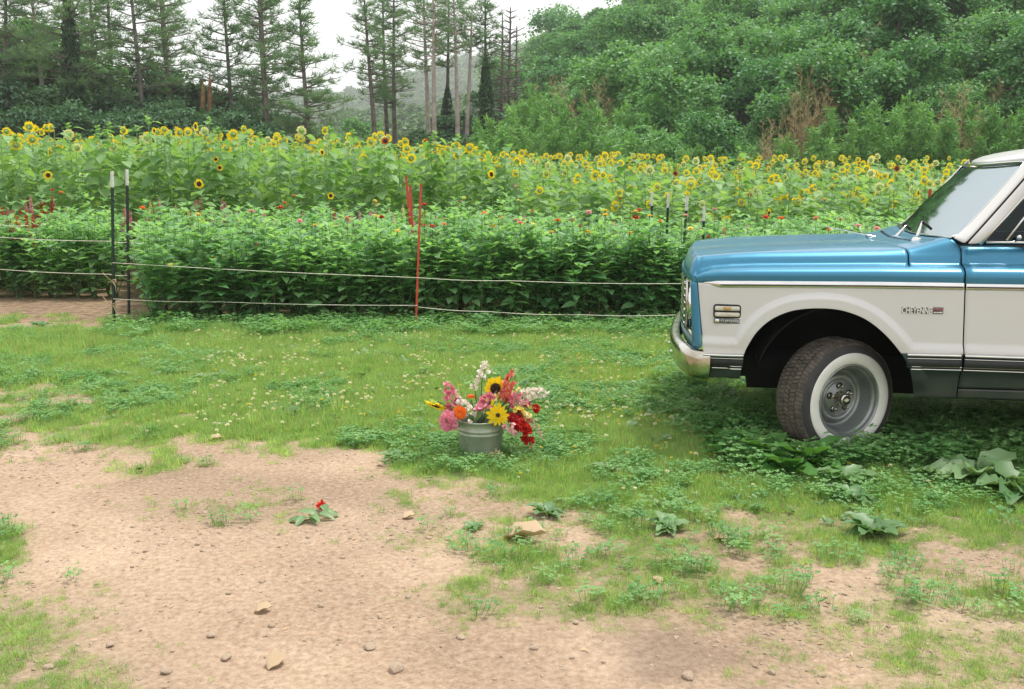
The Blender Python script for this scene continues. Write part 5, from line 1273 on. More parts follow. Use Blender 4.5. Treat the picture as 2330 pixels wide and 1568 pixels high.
# ================================================================== HILLS
def skyl(px, pts): return np.interp(px, [p[0] for p in pts], [p[1] for p in pts])
SKY1 = [(1080, 250), (1150, 196), (1199, 172), (1257, 128), (1309, 113), (1351, 97), (1400, 66), (1458, 48), (1506, 12), (1600, -70), (1750, -150), (1950, -230), (2330, -300), (2900, -330)]
def hill_z(az, D):
    """near wooded hillside: height at distance D along photo direction px=az"""
    D0 = np.interp(az, [1100, 1300, 1500, 1800, 2330], [70, 52, 44, 38, 34]); D1 = np.interp(az, [1100, 1300, 1500, 1800, 2330], [150, 150, 120, 95, 85])
    top = (403 - skyl(az, SKY1)) / FPX * D1 + 1.6 - 7.3
    t = np.clip((D - D0) / (D1 - D0), 0, 1.12); return np.maximum(top, 0) * (t * .85 + .15 * ss(0, 1, t))
def dirx(px): return (px - CX) / (FPX * math.cos(PITCH))
A_ = np.linspace(1040, 3100, 90); D_ = np.concatenate([np.linspace(33, 160, 60), [190, 260]])
AA, DD = np.meshgrid(A_, D_, indexing='ij')
hz = hill_z(AA, DD) - .05 + np.where(DD > 165, -1, 0) * 0; ed = ss(1040, 1130, AA)
b = MB(); grid(b, np.stack([DD * dirx(AA), DD, hz * ed - .06], -1))
M['forestfloor'] = plain('forest_floor', (.06, .12, .04), .95, var=.5, nscale=.6)
tag(b.build('hillside', M['forestfloor']), kind='structure')
# far ridge
SKY2 = [(-400, 150), (300, 190), (560, 215), (640, 222), (700, 214), (780, 216), (850, 212), (934, 176), (1028, 144), (1100, 130), (1160, 122), (1238, 100), (1270, 101), (1322, 108), (1360, 118), (1500, 110), (2400, 60)]
SKY3 = [(-400, 262), (560, 285), (640, 292), (700, 276), (760, 262), (820, 244), (900, 240), (980, 225), (1060, 205), (1120, 196), (1200, 190), (1400, 200), (2400, 200)]
def ridge(name, SK, Dn, Df, th, rows, seed, col, sz, label):
    A_ = np.linspace(-500, 2600, 110); D_ = np.linspace(Dn, Df * 1.25, 26); AA, DD = np.meshgrid(A_, D_, indexing='ij')
    def zf(a, d):
        top = (403 - skyl(a, SK)) / FPX * Df + 1.6 - th
        t = np.clip((d - Dn) / (Df - Dn), 0, 1); return np.maximum(top, 0) * t ** .8 * (1 - .5 * ss(1.0, 1.25, d / Df)) + 5 * (fbm(a, d, 160, seed) - .5) * t * (1 - t) * 3
    b = MB(); grid(b, np.stack([DD * dirx(AA), DD, zf(AA, DD) - .1], -1)); tag(b.build(name, M['forestfloor']), kind='structure')
    n = rows; a = rs.uniform(-450, 2550, n); d = Dn + (Df * 1.02 - Dn) * rs.rand(n) ** .8
    k = (a > 480) & (a < 1560); a, d = a[k], d[k]
    sc_ = sz * rs.uniform(.7, 1.25, len(a))
    instancer('far_woods', np.stack([d * dirx(a), d, zf(a, d) - sc_ * 1.1], -1), yaw(len(a), .05), sc_, FARC, label, 'woods')
def lobes_crown(n, R_, seed, H, lobes=16, leaf=.22, flat=.85, ry=1.0, shape=0):
    r0 = np.random.RandomState(seed); th = r0.rand(lobes) * 6.283; ph = np.arccos(r0.uniform(-.55, 1, lobes))
    c = np.stack([np.sin(ph) * np.cos(th), np.sin(ph) * np.sin(th), np.cos(ph) * flat], -1) * R_ * r0.uniform(.30, .88, (lobes, 1)) * [1, 1, ry]
    lr = R_ * r0.uniform(.17, .42, lobes)
    w = lr ** 2; li = r0.choice(lobes, n, p=w / w.sum())
    nc = lobes * 16; cv = nrmz(r0.normal(0, 1, (nc, 3))); cl = np.arange(nc) % lobes
    pick = r0.randint(0, nc, n); li = cl[pick]; v = nrmz(cv[pick] + r0.normal(0, .26, (n, 3))); v[:, 2] = np.where(v[:, 2] < -.25, -v[:, 2], v[:, 2])
    rad = lr[li] * r0.uniform(.55, 1.06, n) ** .6
    wob = 1 + .22 * np.sin(v[:, 0] * 5 + li) * np.sin(v[:, 1] * 6 + li * 2) + .12 * r0.normal(0, 1, n)
    p = c[li] + v * (rad * wob)[:, None] * [1, 1, .82]; p[:, 2] += H
    d = nrmz(v * [1, 1, .3] + r0.normal(0, .45, (n, 3)) + [0, 0, -.25]); nn = v + r0.normal(0, .5, (n, 3)) + [0, 0, .5]
    return p, d, nn, leaf * r0.uniform(.6, 1.3, n), c + [0, 0, H]
CT = (np.array([(0, 0, 0), (.34, .3, .05), (.26, .75, .0), (0, 1, -.06), (-.30, .65, .02), (-.32, .25, .05)]), [(0, 1, 2, 3), (0, 3, 4, 5)])
def far_crown(seed, lobes=9):
    b = MB(); p, d, nn, s_, c = lobes_crown(1500, 1.0, seed, 1.0, lobes, .17); scatter(b, *CT, p, d, nn, s_, 1.2); return b.mesh('far_crown', M['farleaf'])
FARC = [far_crown(600 + i) for i in range(5)]
ridge('far_ridge', SKY2, 480, 850, 7, 3800, 3, None, 9.5, 'hazy wooded ridge closing the valley beyond the pines')
ridge('valley_slope', SKY3, 170, 330, 6, 2400, 5, None, 5.5, 'paler green woods on the lower slope behind the pine trunks')
# ================================================================== TREES
def broadleaf(seed, R_=3.5, H=3.9, n=13000, leaf=.18, mat='tree1', lobes=26):
    b = MB(); p, d, nn, s_, c = lobes_crown(n, R_, seed, H, lobes, leaf, 1.05); scatter(b, *CT, p, d, nn, s_, 1.1)
    cr = b.mesh('crown', M[mat]); b = MB(); r0 = np.random.RandomState(seed + 1)
    tube(b, [(0, 0, -.6), (.05, .02, 1.5), (0, .08, H * .65), (.05, 0, H * 1.05)], [.24, .19, .14, .06], 8, 0, .5)
    for q in c[:9]: tube(b, [(0, .05, H * r0.uniform(.35, .6)), q * [.5, .5, .85], q], [.09, .05, .02], 5, 0, .5)
    return cr, b.mesh('trunk', M['bark'])
BL = [broadleaf(700 + i) for i in range(6)]
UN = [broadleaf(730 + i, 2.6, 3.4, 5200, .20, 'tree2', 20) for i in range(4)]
HL = lambda px: ('far left of the hill' if px < 1330 else 'above the four white tipped posts' if px < 1640 else 'above the hood' if px < 1950 else 'above the windshield' if px < 2180 else 'at the right edge')
def tree(px_, D, zb, s_, proto, name, label, cat, grp, sz=1.0):
    o = empty(name, (D * dirx(px_), D, zb), rs.rand() * 6.28, label, cat, grp, (s_, s_, s_ * sz))
    link('crown', proto[0], o); link('trunk', proto[1], o); return o
nt_ = 0
for ri, (D, sp, s0) in enumerate(((44, 190, .80), (50, 165, .9), (58, 150, 1.0), (67, 140, 1.1), (78, 125, 1.2), (90, 115, 1.25), (104, 105, 1.35), (120, 95, 1.45), (138, 85, 1.5))):
    x = 1120 + (ri % 2) * 70
    while x < 2620:
        if D < 56 and (x < 1400): x += sp; continue
        lim = np.interp(x, [1100, 1300, 1500, 1800, 2330], [150, 150, 122, 100, 88])
        if D <= lim * 1.0 and x + 0 > np.interp(D, [45, 56, 75, 150], [1400, 1260, 1170, 1120]):
            px_ = x + rs.normal(0, 22); Dj = D + rs.normal(0, 2); zt = hill_z(px_, Dj)
            _, py_ = to_px(Dj * dirx(px_), Dj, zt + 6 * s0)
            tier = ('at the foot of the slope', 'low on the slope', 'above the lowest trees', 'halfway up the slope', 'above mid slope', 'high on the slope', 'higher on the slope', 'near the hilltop', 'on the hilltop')[ri]
            if px_ < 2450 and py_ > -150:
                lab = 'dense green broadleaf tree %s, %s' % (tier, HL(px_)); tree(px_, Dj, zt - .3, s0 * rs.uniform(.8, 1.15), BL[rs.randint(6)], 'broadleaf_tree', lab, 'tree', 'hillside trees: ' + lab); nt_ += 1
        x += sp * rs.uniform(.8, 1.2)
for i, x in enumerate(list(range(1440, 1660, 36)) + list(range(1660, 1800, 45)) + [2120, 2170, 2230, 2290, 2340]):
    D = rs.uniform(38.5, 42); zt = hill_z(x, D); lab = 'low leafy shrub at the wood edge ' + HL(x); tree(x, D, zt - .5, rs.uniform(.42, .6), BL[i % 6], 'wood_edge_shrub', lab, 'shrub', 'shrubs: ' + lab)
# feathery bamboo
def bamboo(seed, H=5.2, n=10, dead=False):
    r0 = np.random.RandomState(seed); C = MB(); L_ = MB(); P_, D__, N_, S_ = [], [], [], []
    for i in range(n):
        a = r0.rand() * 6.283; r_ = r0.uniform(0, .55); h = H * r0.uniform(.65, 1.05); ln = r0.uniform(.15, .6) * (.5 if dead else 1)
        tt = np.linspace(0, 1, 10); base = np.array([math.cos(a) * r_, math.sin(a) * r_, 0]); q = a + r0.normal(0, .6)
        path = base + np.stack([np.cos(q) * ln * tt ** 2.4, np.sin(q) * ln * tt ** 2.4, h * (tt - .05 * tt ** 5)], -1)
        tube(C, path, np.linspace(.020, .004, 10), 4, 0, .5, False)
        for t in np.arange(.16, 1.0, .022 if not dead else .026):
            p = np.array([np.interp(t, tt, path[:, j]) for j in range(3)]); bl = (.62 * (1 - t) ** .7 + .14) * r0.uniform(.6, 1.1); aa = r0.rand() * 6.283
            dv = nrmz(np.array([math.cos(aa), math.sin(aa), .85])); m_ = 9 if not dead else 6
            if dead:
                tube(L_, [p, p + dv * bl * .8], [.006, .003], 3, 0, r0.rand(), False)
            f = np.linspace(.15, 1, m_)[:, None]; q_ = p + dv * bl * f + np.array([0, 0, -.12]) * f ** 2 * bl
            P_.append(q_); D__.append(dv[None] * .8 + r0.normal(0, .55, (m_, 3)) + [0, 0, -.30 if not dead else .5]); N_.append(r0.normal(0, .5, (m_, 3)) + [0, 0, .7]); S_.append(r0.uniform(.18, .34, m_) * (1 if not dead else .7))
    P_, D__, N_, S_ = np.concatenate(P_), np.concatenate(D__), np.concatenate(N_), np.concatenate(S_)
    scatter(L_, *LEAF_N, P_, D__, N_, S_, 1.7 if not dead else .6)
    return L_.mesh('leaves', M['bamboo' if not dead else 'tan']), C.mesh('culms', M['culm' if not dead else 'tan'])
BB = [bamboo(800 + i) for i in range(5)]; DB = [bamboo(820 + i, 4.6, 9, True) for i in range(3)]
def clump(px_, D, zb, s_, dead, label, grp):
    o = empty('dead_bamboo' if dead else 'bamboo_clump', (D * dirx(px_), D, zb), rs.rand() * 6.28, label, 'dead bamboo' if dead else 'bamboo', grp, s_)
    pr = (DB if dead else BB)[rs.randint(3 if dead else 5)]; link('leaves' if not dead else 'twigs', pr[0], o); link('culms', pr[1], o)
def put(px_, ptop, D, dead=False, lab=None):
    zb = float(hill_z(px_, D)) * float(ss(1040, 1130, px_)) - .1; zt = at(px_, ptop, D)[2]
    s_ = (zt - zb) / (5.2 if not dead else 4.6)
    where = 'in the grove behind the sunflowers' if px_ < 1500 else 'above the hood' if px_ < 1900 else 'above the windshield' if px_ < 2150 else 'at the right edge'
    row = 'low' if ptop > 250 else 'mid height' if ptop > 170 else 'tall'
    lab = lab or ('%s %s %s' % (row, 'dead tan bamboo' if dead else 'feathery green bamboo clump', where)); clump(px_, D, zb, s_, dead, lab, ('dead bamboo: ' if dead else 'bamboo: ') + lab)
for (x, y, D) in ((1105, 262, 44), (1140, 232, 46), (1172, 222, 47), (1208, 212, 48), (1240, 225, 46), (1275, 215, 49), (1310, 228, 45), (1345, 236, 47), (1380, 232, 46), (1418, 250, 43), (1455, 262, 42), (1120, 290, 38), (1165, 276, 39), (1215, 285, 38), (1262, 272, 39), (1310, 288, 38), (1360, 286, 38), (1405, 300, 37), (1450, 312, 37), (1500, 318, 37), (1190, 196, 54), (1250, 190, 56), (1330, 200, 55), (1395, 205, 54), (1090, 300, 41), (1545, 330, 36),
                  (1600, 330, 36), (1680, 325, 36), (1760, 310, 35), (1815, 285, 36), (1850, 250, 37), (1890, 262, 35), (1930, 228, 37), (1975, 250, 34.5), (1998, 222, 35.5), (2040, 205, 38), (2085, 235, 35), (2128, 262, 34), (2160, 205, 38), (2205, 232, 35), (2250, 250, 34), (2290, 215, 36), (2330, 240, 35), (2380, 230, 35),
                  (1905, 190, 41), (1955, 160, 43), (2010, 150, 44), (2065, 130, 45), (2120, 150, 43), (2175, 120, 45), (2235, 140, 44), (2300, 130, 45), (1980, 105, 50), (2040, 85, 52), (2100, 95, 51)):
    put(x, y, D)
for (x, y, D) in ((1225, 178, 57), (1290, 172, 58), (1262, 184, 52), (1375, 168, 57), (1352, 176, 52), (1795, 150, 39), (1822, 128, 40.5), (1850, 120, 41), (1878, 98, 42), (1835, 170, 38.5), (1800, 205, 37.5), (1868, 150, 40), (1915, 125, 43.5), (1940, 30, 52), (1955, -5, 54), (1925, 20, 53), (2150, 190, 37.5), (2118, 196, 36.4), (2210, 178, 39.5), (2240, 172, 40), (2270, 150, 42), (2185, 250, 35), (1745, 262, 36.5), (1720, 270, 37.5)):
    put(x, y, D, True)
# --- pines
def pine(seed, H=16.0, z0=.35, spread=2.6, dens=1.0, tr_=.19, ivy=0.0, bare=False, conic=.5):
    """tall white pine: trunk, whorled level branches, needle tufts"""
    r0 = np.random.RandomState(seed); T = MB(); L_ = MB(); IV = MB(); tt = np.linspace(0, 1, 12)
    path = np.stack([.12 * np.sin(tt * 3 + seed), .12 * np.cos(tt * 2.3 + seed) - .12, H * tt - .5], -1)
    tube(T, path, tr_ * (1 - .82 * tt), 8, 0, .5)
    P_, D__, S_ = [], [], []
    z = H * z0
    while z < H * .985:
        t = z / H; k = r0.randint(3, 6)
        R_ = spread * (1 - max(0, (t - z0) / (1 - z0)) ** (1 / conic) * .85) * (.45 + .55 * min(1, (t - z0) / .12 + .3))
        for m_ in range(k):
            a = r0.rand() * 6.283; l = R_ * r0.uniform(.45, 1.1); p0 = np.array([np.interp(t, tt, path[:, j]) for j in range(3)])
            up = r0.uniform(-.05, .22) + .35 * t ** 3; f = np.linspace(0, 1, 6)[:, None]
            br = p0 + np.array([math.cos(a), math.sin(a), up]) * l * f + np.array([0, 0, .10]) * l * f ** 2 - np.array([0, 0, .06]) * l * f
            tube(T, br, np.linspace(.035, .008, 6), 4, 0, .5, False)
            if bare or r0.rand() < .14: 
                continue
            nT = int(7.5 * dens * l / 2) + 2
            for g in range(nT):
                f_ = r0.uniform(.28, 1.03); side = r0.normal(0, .16 + .16 * l * .5 * (1.1 - f_)); q = p0 + (br[-1] - p0) * f_ + np.array([-math.sin(a), math.cos(a), 0]) * side + [0, 0, r0.normal(.03, .06)]
                P_.append(q); S_.append(r0.uniform(.26, .48)); D__.append((math.cos(a) * .5, math.sin(a) * .5, .5))
        z += r0.uniform(.28, .55) * H / 16
    if P_:
        P_, D__, S_ = np.array(P_), np.array(D__), np.array(S_)
        for g in range(12):
            scatter(L_, *(np.array([(-.5, 0, 0), (.5, 0, 0), (.3, 1, 0), (-.3, 1, 0)]), [(0, 1, 2, 3)]), P_, D__ + r0.normal(0, .75, P_.shape) * [1, 1, .55], r0.normal(0, 1, P_.shape), S_ * r0.uniform(.6, 1, len(S_)), .085)
    if ivy > 0:
        n = 2600; zz = r0.uniform(0, H * ivy, n); a = r0.rand(n) * 6.283; rr = (.22 + .40 * fbm(zz, a * 0 + seed, 1.1, seed)) * (1.02 - (zz / (H * ivy)) ** 4) * r0.uniform(.5, 1.15, n)
        p = np.stack([np.interp(zz / H, tt, path[:, 0]) + rr * np.cos(a), np.interp(zz / H, tt, path[:, 1]) + rr * np.sin(a), zz - .3], -1)
        scatter(IV, *CT, p, np.stack([np.cos(a) * .5, np.sin(a) * .5, -.6 + 0 * a], -1), np.stack([np.cos(a), np.sin(a), .4 + 0 * a], -1), .20, 1.1)
    return T.mesh('trunk', M['bark']), (L_.mesh('crown', M['needles']) if len(P_) else None), (IV.mesh('ivy', M['ivy']) if ivy else None)
def put_pine(px_, D, ptop, label, grp='tall pines behind the sunflowers', lean=0.0, pale=False, **k):
    H = float(at(px_, ptop, D)[2]); seed = int(px_) + 103
    T, L_, IV = pine(seed, H, **k)
    o = empty('dead_tree' if k.get('bare') else 'pine_tree', (D * dirx(px_), D, 0), 0, label, 'dead tree' if k.get('bare') else 'pine', grp)
    o.rotation_euler = (0, lean, 0)
    t_ = link('trunk', T, o)
    if pale: T.materials[0] = M['barkpale']
    if L_: link('crown', L_, o)
    if IV: link('ivy', IV, o)
PN = [
 (28, 52, -170, 'dark pine at the far left edge, trunk leaning right', dict(z0=.50, spread=2.8, lean=.10, dens=.8)),
 (-30, 55, -150, 'pine half outside the left edge of view', dict(z0=.45, spread=3.2)),
 (150, 54, -190, 'pine with pale slender trunk, second from the left edge', dict(z0=.55, spread=2.8, pale=True, lean=-.02)),
 (210, 50, -180, 'ivy smothered dark trunk at left', dict(z0=.45, spread=2.8, ivy=.85, lean=-.01)),
 (254, 56, -190, 'pine right of the ivy smothered left trunk', dict(z0=.5, spread=2.2, dens=.8)),
 (302, 57, -180, 'pine in the middle of the left group', dict(z0=.44, spread=2.4, dens=.8)),
 (356, 52, -190, 'broad pine with level layered branches in the left group', dict(z0=.36, spread=2.9, dens=.9, lean=-.02)),
 (420, 54, -170, 'last pine of the left group beside the sky gap', dict(z0=.45, spread=2.3, lean=-.01, dens=.8)),
 (412, 59, -140, 'slender pine close beside the last of the left group', dict(z0=.52, spread=2.0)),
 (552, 56, -110, 'first pine right of the sky gap, ivy on its trunk', dict(z0=.35, spread=2.7, dens=1.2, ivy=.35)),
 (628, 55, -130, 'tall pine of the middle pair, straight trunk', dict(z0=.42, spread=2.5, dens=.9)),
 (642, 51, -120, 'pine of the middle pair whose trunk leans', dict(z0=.5, spread=2.0, dens=.8, lean=-.035)),
 (722, 50, -60, 'lone cone shaped pine standing apart in front of the ridge', dict(z0=.33, spread=2.7, dens=1.1, conic=.8, lean=-.015)),
 (866, 56, -70, 'slim pine with long bare trunk right of the lone one', dict(z0=.52, spread=1.7, lean=-.03, dens=.7)),
 (892, 63, -60, 'pine with forked lower trunk, left stem', dict(z0=.46, spread=1.9, dens=.7)),
 (912, 60, -90, 'pine with bushy light crown beside the forked trunks', dict(z0=.46, spread=2.0, dens=.8)),
 (979, 58, -80, 'bare trunked pine, leftmost of the thin cluster', dict(z0=.60, spread=1.9, pale=True, dens=.55)),
 (1001, 55, -90, 'bare trunked pine in the thin cluster, pale bark', dict(z0=.66, spread=1.8, pale=True, lean=-.02, dens=.5)),
 (1026, 60, -60, 'pine with dark ivy midway up its trunk', dict(z0=.64, spread=1.8, ivy=.55, dens=.6)),
 (1041, 56, -50, 'thin pale trunk with sparse needles at top of cluster', dict(z0=.72, spread=1.4, pale=True, dens=.5)),
 (1064, 57, -10, 'thin leaning pale trunk right of the cluster', dict(z0=.78, spread=1.2, pale=True, lean=.025)),
 (1112, 58, -40, 'pine with narrow dark crown over ivy covered trunk', dict(z0=.66, spread=1.4, ivy=.7, dens=.9)),
 (1140, 60, 10, 'dead bare tree between the ivy pine and the hill', dict(z0=.4, spread=1.0, bare=True)),
 (1158, 58, -5, 'dead bare tree with long twigs, last before the hill', dict(z0=.45, spread=2.0, bare=True)),
 (1171, 62, 40, 'small dead bare snag at the edge of the hill', dict(z0=.4, spread=.9, bare=True)),
]
for (x, D, top, lab, kw) in PN: put_pine(x, D, top, lab, **kw)
# --- understory of the left wood
LUP = [(-100, 100), (0, 110), (60, 92), (130, 96), (200, 118), (300, 150), (380, 150), (430, 158), (480, 176), (540, 184), (600, 202), (640, 226), (700, 300)]
nu_ = 0
for ri, (D, f, sp) in enumerate(((58, 0.0, 46), (52, .35, 50), (47, .62, 56))):
    x = -90
    while x < 660:
        yt = skyl(x, LUP); yt = yt * (1 - f) + 300 * f; px_ = x + rs.normal(0, 10); H = float(at(px_, yt + rs.uniform(-8, 14), D)[2])
        where = 'at the far left' if x < 130 else 'under the left pines' if x < 330 else 'below the sky gap' if x < 500 else 'left of the lone pine'
        lab = '%s dark bushy tree %s' % (('tall', 'middling', 'low')[ri], where)
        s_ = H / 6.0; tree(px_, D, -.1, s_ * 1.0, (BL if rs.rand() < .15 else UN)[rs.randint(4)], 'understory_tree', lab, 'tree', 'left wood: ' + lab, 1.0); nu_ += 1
        x += sp * (1.25 if ri == 0 else 1.3) * max(.75, s_)
for (x, y, D) in ((760, 312, 66), (830, 302, 70), (960, 285, 64), (1010, 258, 60), (1060, 255, 58), (1095, 210, 60), (940, 282, 56), (1000, 300, 52), (1050, 296, 52)):
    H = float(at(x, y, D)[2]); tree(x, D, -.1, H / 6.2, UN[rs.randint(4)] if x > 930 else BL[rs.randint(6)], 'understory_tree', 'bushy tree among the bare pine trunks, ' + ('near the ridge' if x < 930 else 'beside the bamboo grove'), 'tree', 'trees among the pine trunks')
# splintered snags in the sky gap
for (x, y0, y1, lab) in ((613 * .753, 180, 210, 'splintered orange snag poking above the left wood'), (634 * .753, 166, 205, 'taller broken orange snag above the left wood')):
    D = 55; p0 = at(x, y1 + 60, D); p1 = at(x, y0, D); b = MB()
    tube(b, [p0, p0 * .4 + p1 * .6, p1], [.16, .12, .02], 6, 0, .5); tube(b, [p0 * .3 + p1 * .7, p1 + [.12, 0, -.3]], [.07, .01], 5, 0, .5)
    tag(b.build('tree_snag', M['snag'] if 'snag' in M else M.setdefault('snag', plain('splintered_wood', (.48, .25, .12), .9, var=.4, nscale=5))), lab, 'snag')
print('hill trees', nt_, 'under', nu_)
HAZE = True
if HAZE:
    b = MB(); box(b, (0, 480, 74), (2600, 1100, 150)); hm = bpy.data.materials.new('air_haze'); hm.use_nodes = True; hn = hm.node_tree; hn.nodes.clear()
    vo_ = hn.nodes.new('ShaderNodeVolumePrincipled'); vo_.inputs['Color'].default_value = (.95, .98, 1, 1); vo_.inputs['Density'].default_value = .00055; vo_.inputs['Anisotropy'].default_value = .3
    ou = hn.nodes.new('ShaderNodeOutputMaterial'); hn.links.new(vo_.outputs[0], ou.inputs['Volume'])
    tag(b.build('haze', hm, smooth=False), kind='stuff')
    sc.cycles.volume_bounces = 1
# ================================================================== BUCKET WITH CUT FLOWERS
BC = gnd(1094, 1035); BY = BC[1]
bk = empty('metal_bucket', (BC[0], BY, 0), .3, 'weathered galvanised metal bucket full of cut flowers standing on the grass', 'bucket')
b = MB()
pr = [(.0, .006), (.118, .006), (.121, .0), (.1225, .004), (.124, .02), (.129, .135), (.1325, .139), (.1325, .144), (.1295, .148), (.1300, .158), (.1335, .162), (.1335, .168), (.1305, .172), (.1335, .212), (.1375, .214), (.1385, .219), (.1365, .2235), (.1335, .222), (.131, .214), (.1275, .160), (.121, .02), (.118, .010), (.0, .010)]
lathe(b, pr, 64); b.build('pail_body', M['galv'], bk)
b = MB(); box(b, (.134, 0, .195), (.006, .03, .028)); box(b, (-.134, 0, .195), (.006, .03, .028))
tt = np.linspace(0, math.pi, 20); hb_ = np.stack([-.045 - .10 * np.sin(tt), .134 * np.cos(tt), .195 - .03 * np.sin(tt)], -1) * [-1, 1, 1]
b.build('handle_ear', M['galv'], bk)
b = MB(); box(b, (.127, 0, .075), (.006, .006, .13)); b.build('side_seam', M['galv'], bk)
b = MB(); lathe(b, [(.0, .12), (.1265, .12)], 32); b.build('water', M['glass'], bk)
def bp(px, py, dy=0.0): return at(px, py, BY + dy)
bcen = np.array([BC[0], BY, 0])
def stem_to(b, tip, r=.0028, mat=0, out=None):
    """stem from inside the pail up over the rim to tip; returns direction at the tip"""
    tip = np.array(tip); o_ = tip[:2] - bcen[:2]; q = o_ / (np.linalg.norm(o_) + 1e-6)
    rim = bcen + np.array([*(q * min(.105, np.linalg.norm(o_) * .5)), .225]); base = bcen + np.array([*(-q * .05), .02])
    if tip[2] < .26: mid = rim + np.array([*(q * .04), .07])
    else: mid = rim * .45 + tip * .55 + np.array([0, 0, .01])
    P = [base, rim, mid, tip]; tck = np.array(P); t = np.linspace(0, 1, 12)
    W = np.array([(1 - t) ** 3, 3 * t * (1 - t) ** 2, 3 * t * t * (1 - t), t ** 3]).T; C = W @ np.array([base, base + (rim - base) * 1.05, mid + (mid - rim) * .2, tip])
    tube(b, C, r, 5, mat, .5, True); return C
def flower_root(label, cat, p): 
    return empty('cut_' + cat.replace(' ', '_'), tuple(bcen + [0, 0, .02]), 0, label, cat, 'cut flowers in the bucket')
def child(b, name, mat, root):
    o = b.build(name, mat, root); o.location = [-x for x in root.location]; return o
def addM(b, V, F, Mx, mat=0, rnd=.5): 
    V = np.asarray(V, float) @ np.array(Mx)[:3, :3].T + np.array(Mx)[:3, 3]; b.add(V, F, mat, rnd)
def facing(px, py, dy, d):
    p = bp(px, py, dy); return p, Matrix.Translation(Vector(p)) @ Vector(d).to_track_quat('Z', 'Y').to_matrix().to_4x4()
def petal_ring(b, Mx, n, r0_, L_, w, up, z=0.0, jit=.08, seed=0, mat=0):
    r_ = np.random.RandomState(seed); a = np.arange(n) * 6.283 / n + r_.normal(0, .04, n)
    R3 = np.array(Mx)[:3, :3]; T3 = np.array(Mx)[:3, 3]
    p = np.stack([r0_ * np.cos(a), r0_ * np.sin(a), z + 0 * a], -1) @ R3.T + T3
    d = np.stack([np.cos(a), np.sin(a), up + r_.normal(0, jit, n)], -1) @ R3.T; nn = np.stack([-up * np.cos(a), -up * np.sin(a), 1 + 0 * a], -1) @ R3.T
    PT = leaf_t(.20, [(.15, .55), (.4, 1), (.75, .85), (.92, .4)], .10, .12)
    scatter(b, *PT, p, d, nn, L_ * r_.uniform(.85, 1.12, n), w, mat)
def big_sun(px, py, dy, d, R_, rd, nP, w, label, pm='ypetal', n2=0, leaves=True):
    p, Mx = facing(px, py, dy, d); ro = flower_root(label, 'sunflower' if rd > .02 else 'yellow daisy', p); b = MB()
    stem_to(b, np.array(p) - np.array(Vector(d).normalized()) * .02, .004); child(b, 'stem', M['zstem'], ro)
    b = MB(); petal_ring(b, Mx, nP, rd * .85, R_ - rd * .85, w, .12, 0, .10, int(px))
    if n2: petal_ring(b, Mx, n2, rd * .8, (R_ - rd * .85) * .92, w, .32, .003, .12, int(px) + 1)
    child(b, 'petals', M[pm], ro)
    b = MB(); lathe(b, [(.0, .012), (rd * .55, .013), (rd * .9, .008), (rd, .0)], 20, Mx); 
    k = 120; a = np.arange(k) * 2.39996; rr = rd * .95 * np.sqrt((np.arange(k) + .5) / k); q = np.stack([rr * np.cos(a), rr * np.sin(a), .011 - .006 * (rr / rd) ** 3], -1)
    R3 = np.array(Mx)[:3, :3]; scatter(b, *LEAF_D, q @ R3.T + np.array(Mx)[:3, 3], np.tile([0, 0, 1.], (k, 1)) @ R3.T + rs.normal(0, .3, (k, 3)), rs.normal(0, 1, (k, 3)), rd * .2, 1.6)
    child(b, 'flower_disc', M['sdisc'], ro)
    b = MB(); petal_ring(b, Mx, 12, rd * .5, rd * 1.0 + .008, 1.3, -.15, -.008, .1, 3); child(b, 'sepals', M['sback'], ro); return ro
big_sun(1126, 884, -.01, (.42, -.85, .05), .072, .034, 17, 1.5, 'cut sunflower with brown face turned right, above the middle of the bucket', n2=12)
big_sun(993, 921, -.02, (-.28, -.30, -.75), .074, .028, 17, 1.2, 'cut sunflower seen edge on at far left of the bouquet, face down', n2=10)
big_sun(1133, 944.5, -.15, (.10, -.95, .12), .070, .012, 13, .95, 'yellow daisy flower with small dark eye hanging over the bucket front')
big_sun(1112, 917, .02, (.3, -.6, .5), .045, .012, 12, 1.1, 'small yellow flower tucked behind the pink snapdragon', leaves=False)
def pompon(px, py, dy, d, R_, col, label, rings, cat='zinnia', flat=.5, eye=True):
    p, Mx = facing(px, py, dy, d); ro = flower_root(label, cat, p); b = MB(); stem_to(b, np.array(p) - np.array(Vector(d).normalized()) * .02, .003); child(b, 'stem', M['zstem'], ro)
    b = MB()
    for i in range(rings):
        t = i / max(1, rings - 1); petal_ring(b, Mx, int(18 - 9 * t), R_ * .12, R_ * (1 - .62 * t), 1.5, -.12 + 1.5 * t * flat * 2, .004 + R_ * .45 * t * flat * 2, .10 + .25 * (rings > 8), int(px) + i)
    child(b, 'petals', M[col], ro)
    if eye:
        b = MB(); k = 26; R3 = np.array(Mx)[:3, :3]; a = rs.rand(k) * 6.28; rr = R_ * .16 * np.sqrt(rs.rand(k)); scatter(b, *LEAF_D, np.stack([rr * np.cos(a), rr * np.sin(a), R_ * .15 + 0 * a], -1) @ R3.T + np.array(Mx)[:3, 3], np.tile([0, 0, 1.], (k, 1)) @ R3.T + rs.normal(0, .4, (k, 3)), rs.normal(0, 1, (k, 3)), R_ * .28, .8); child(b, 'flower_disc', M['yellow_s'] if col != 'yellow' else M['orange'], ro)
    return ro
pompon(1046.5, 939, -.13, (-.12, -.95, .22), .038, 'orange', 'orange zinnia facing us on the left rim of the bucket', 5, flat=.25)
pompon(1021, 957.5, -.12, (-.2, -.9, .1), .058, 'pink', 'big round pink blossom hanging at the left of the bucket', 11, 'dahlia', flat=.62, eye=False)
pompon(1198, 920, -.02, (.3, -.5, .8), .026, 'magenta', 'magenta zinnia at the right of the bouquet', 4)
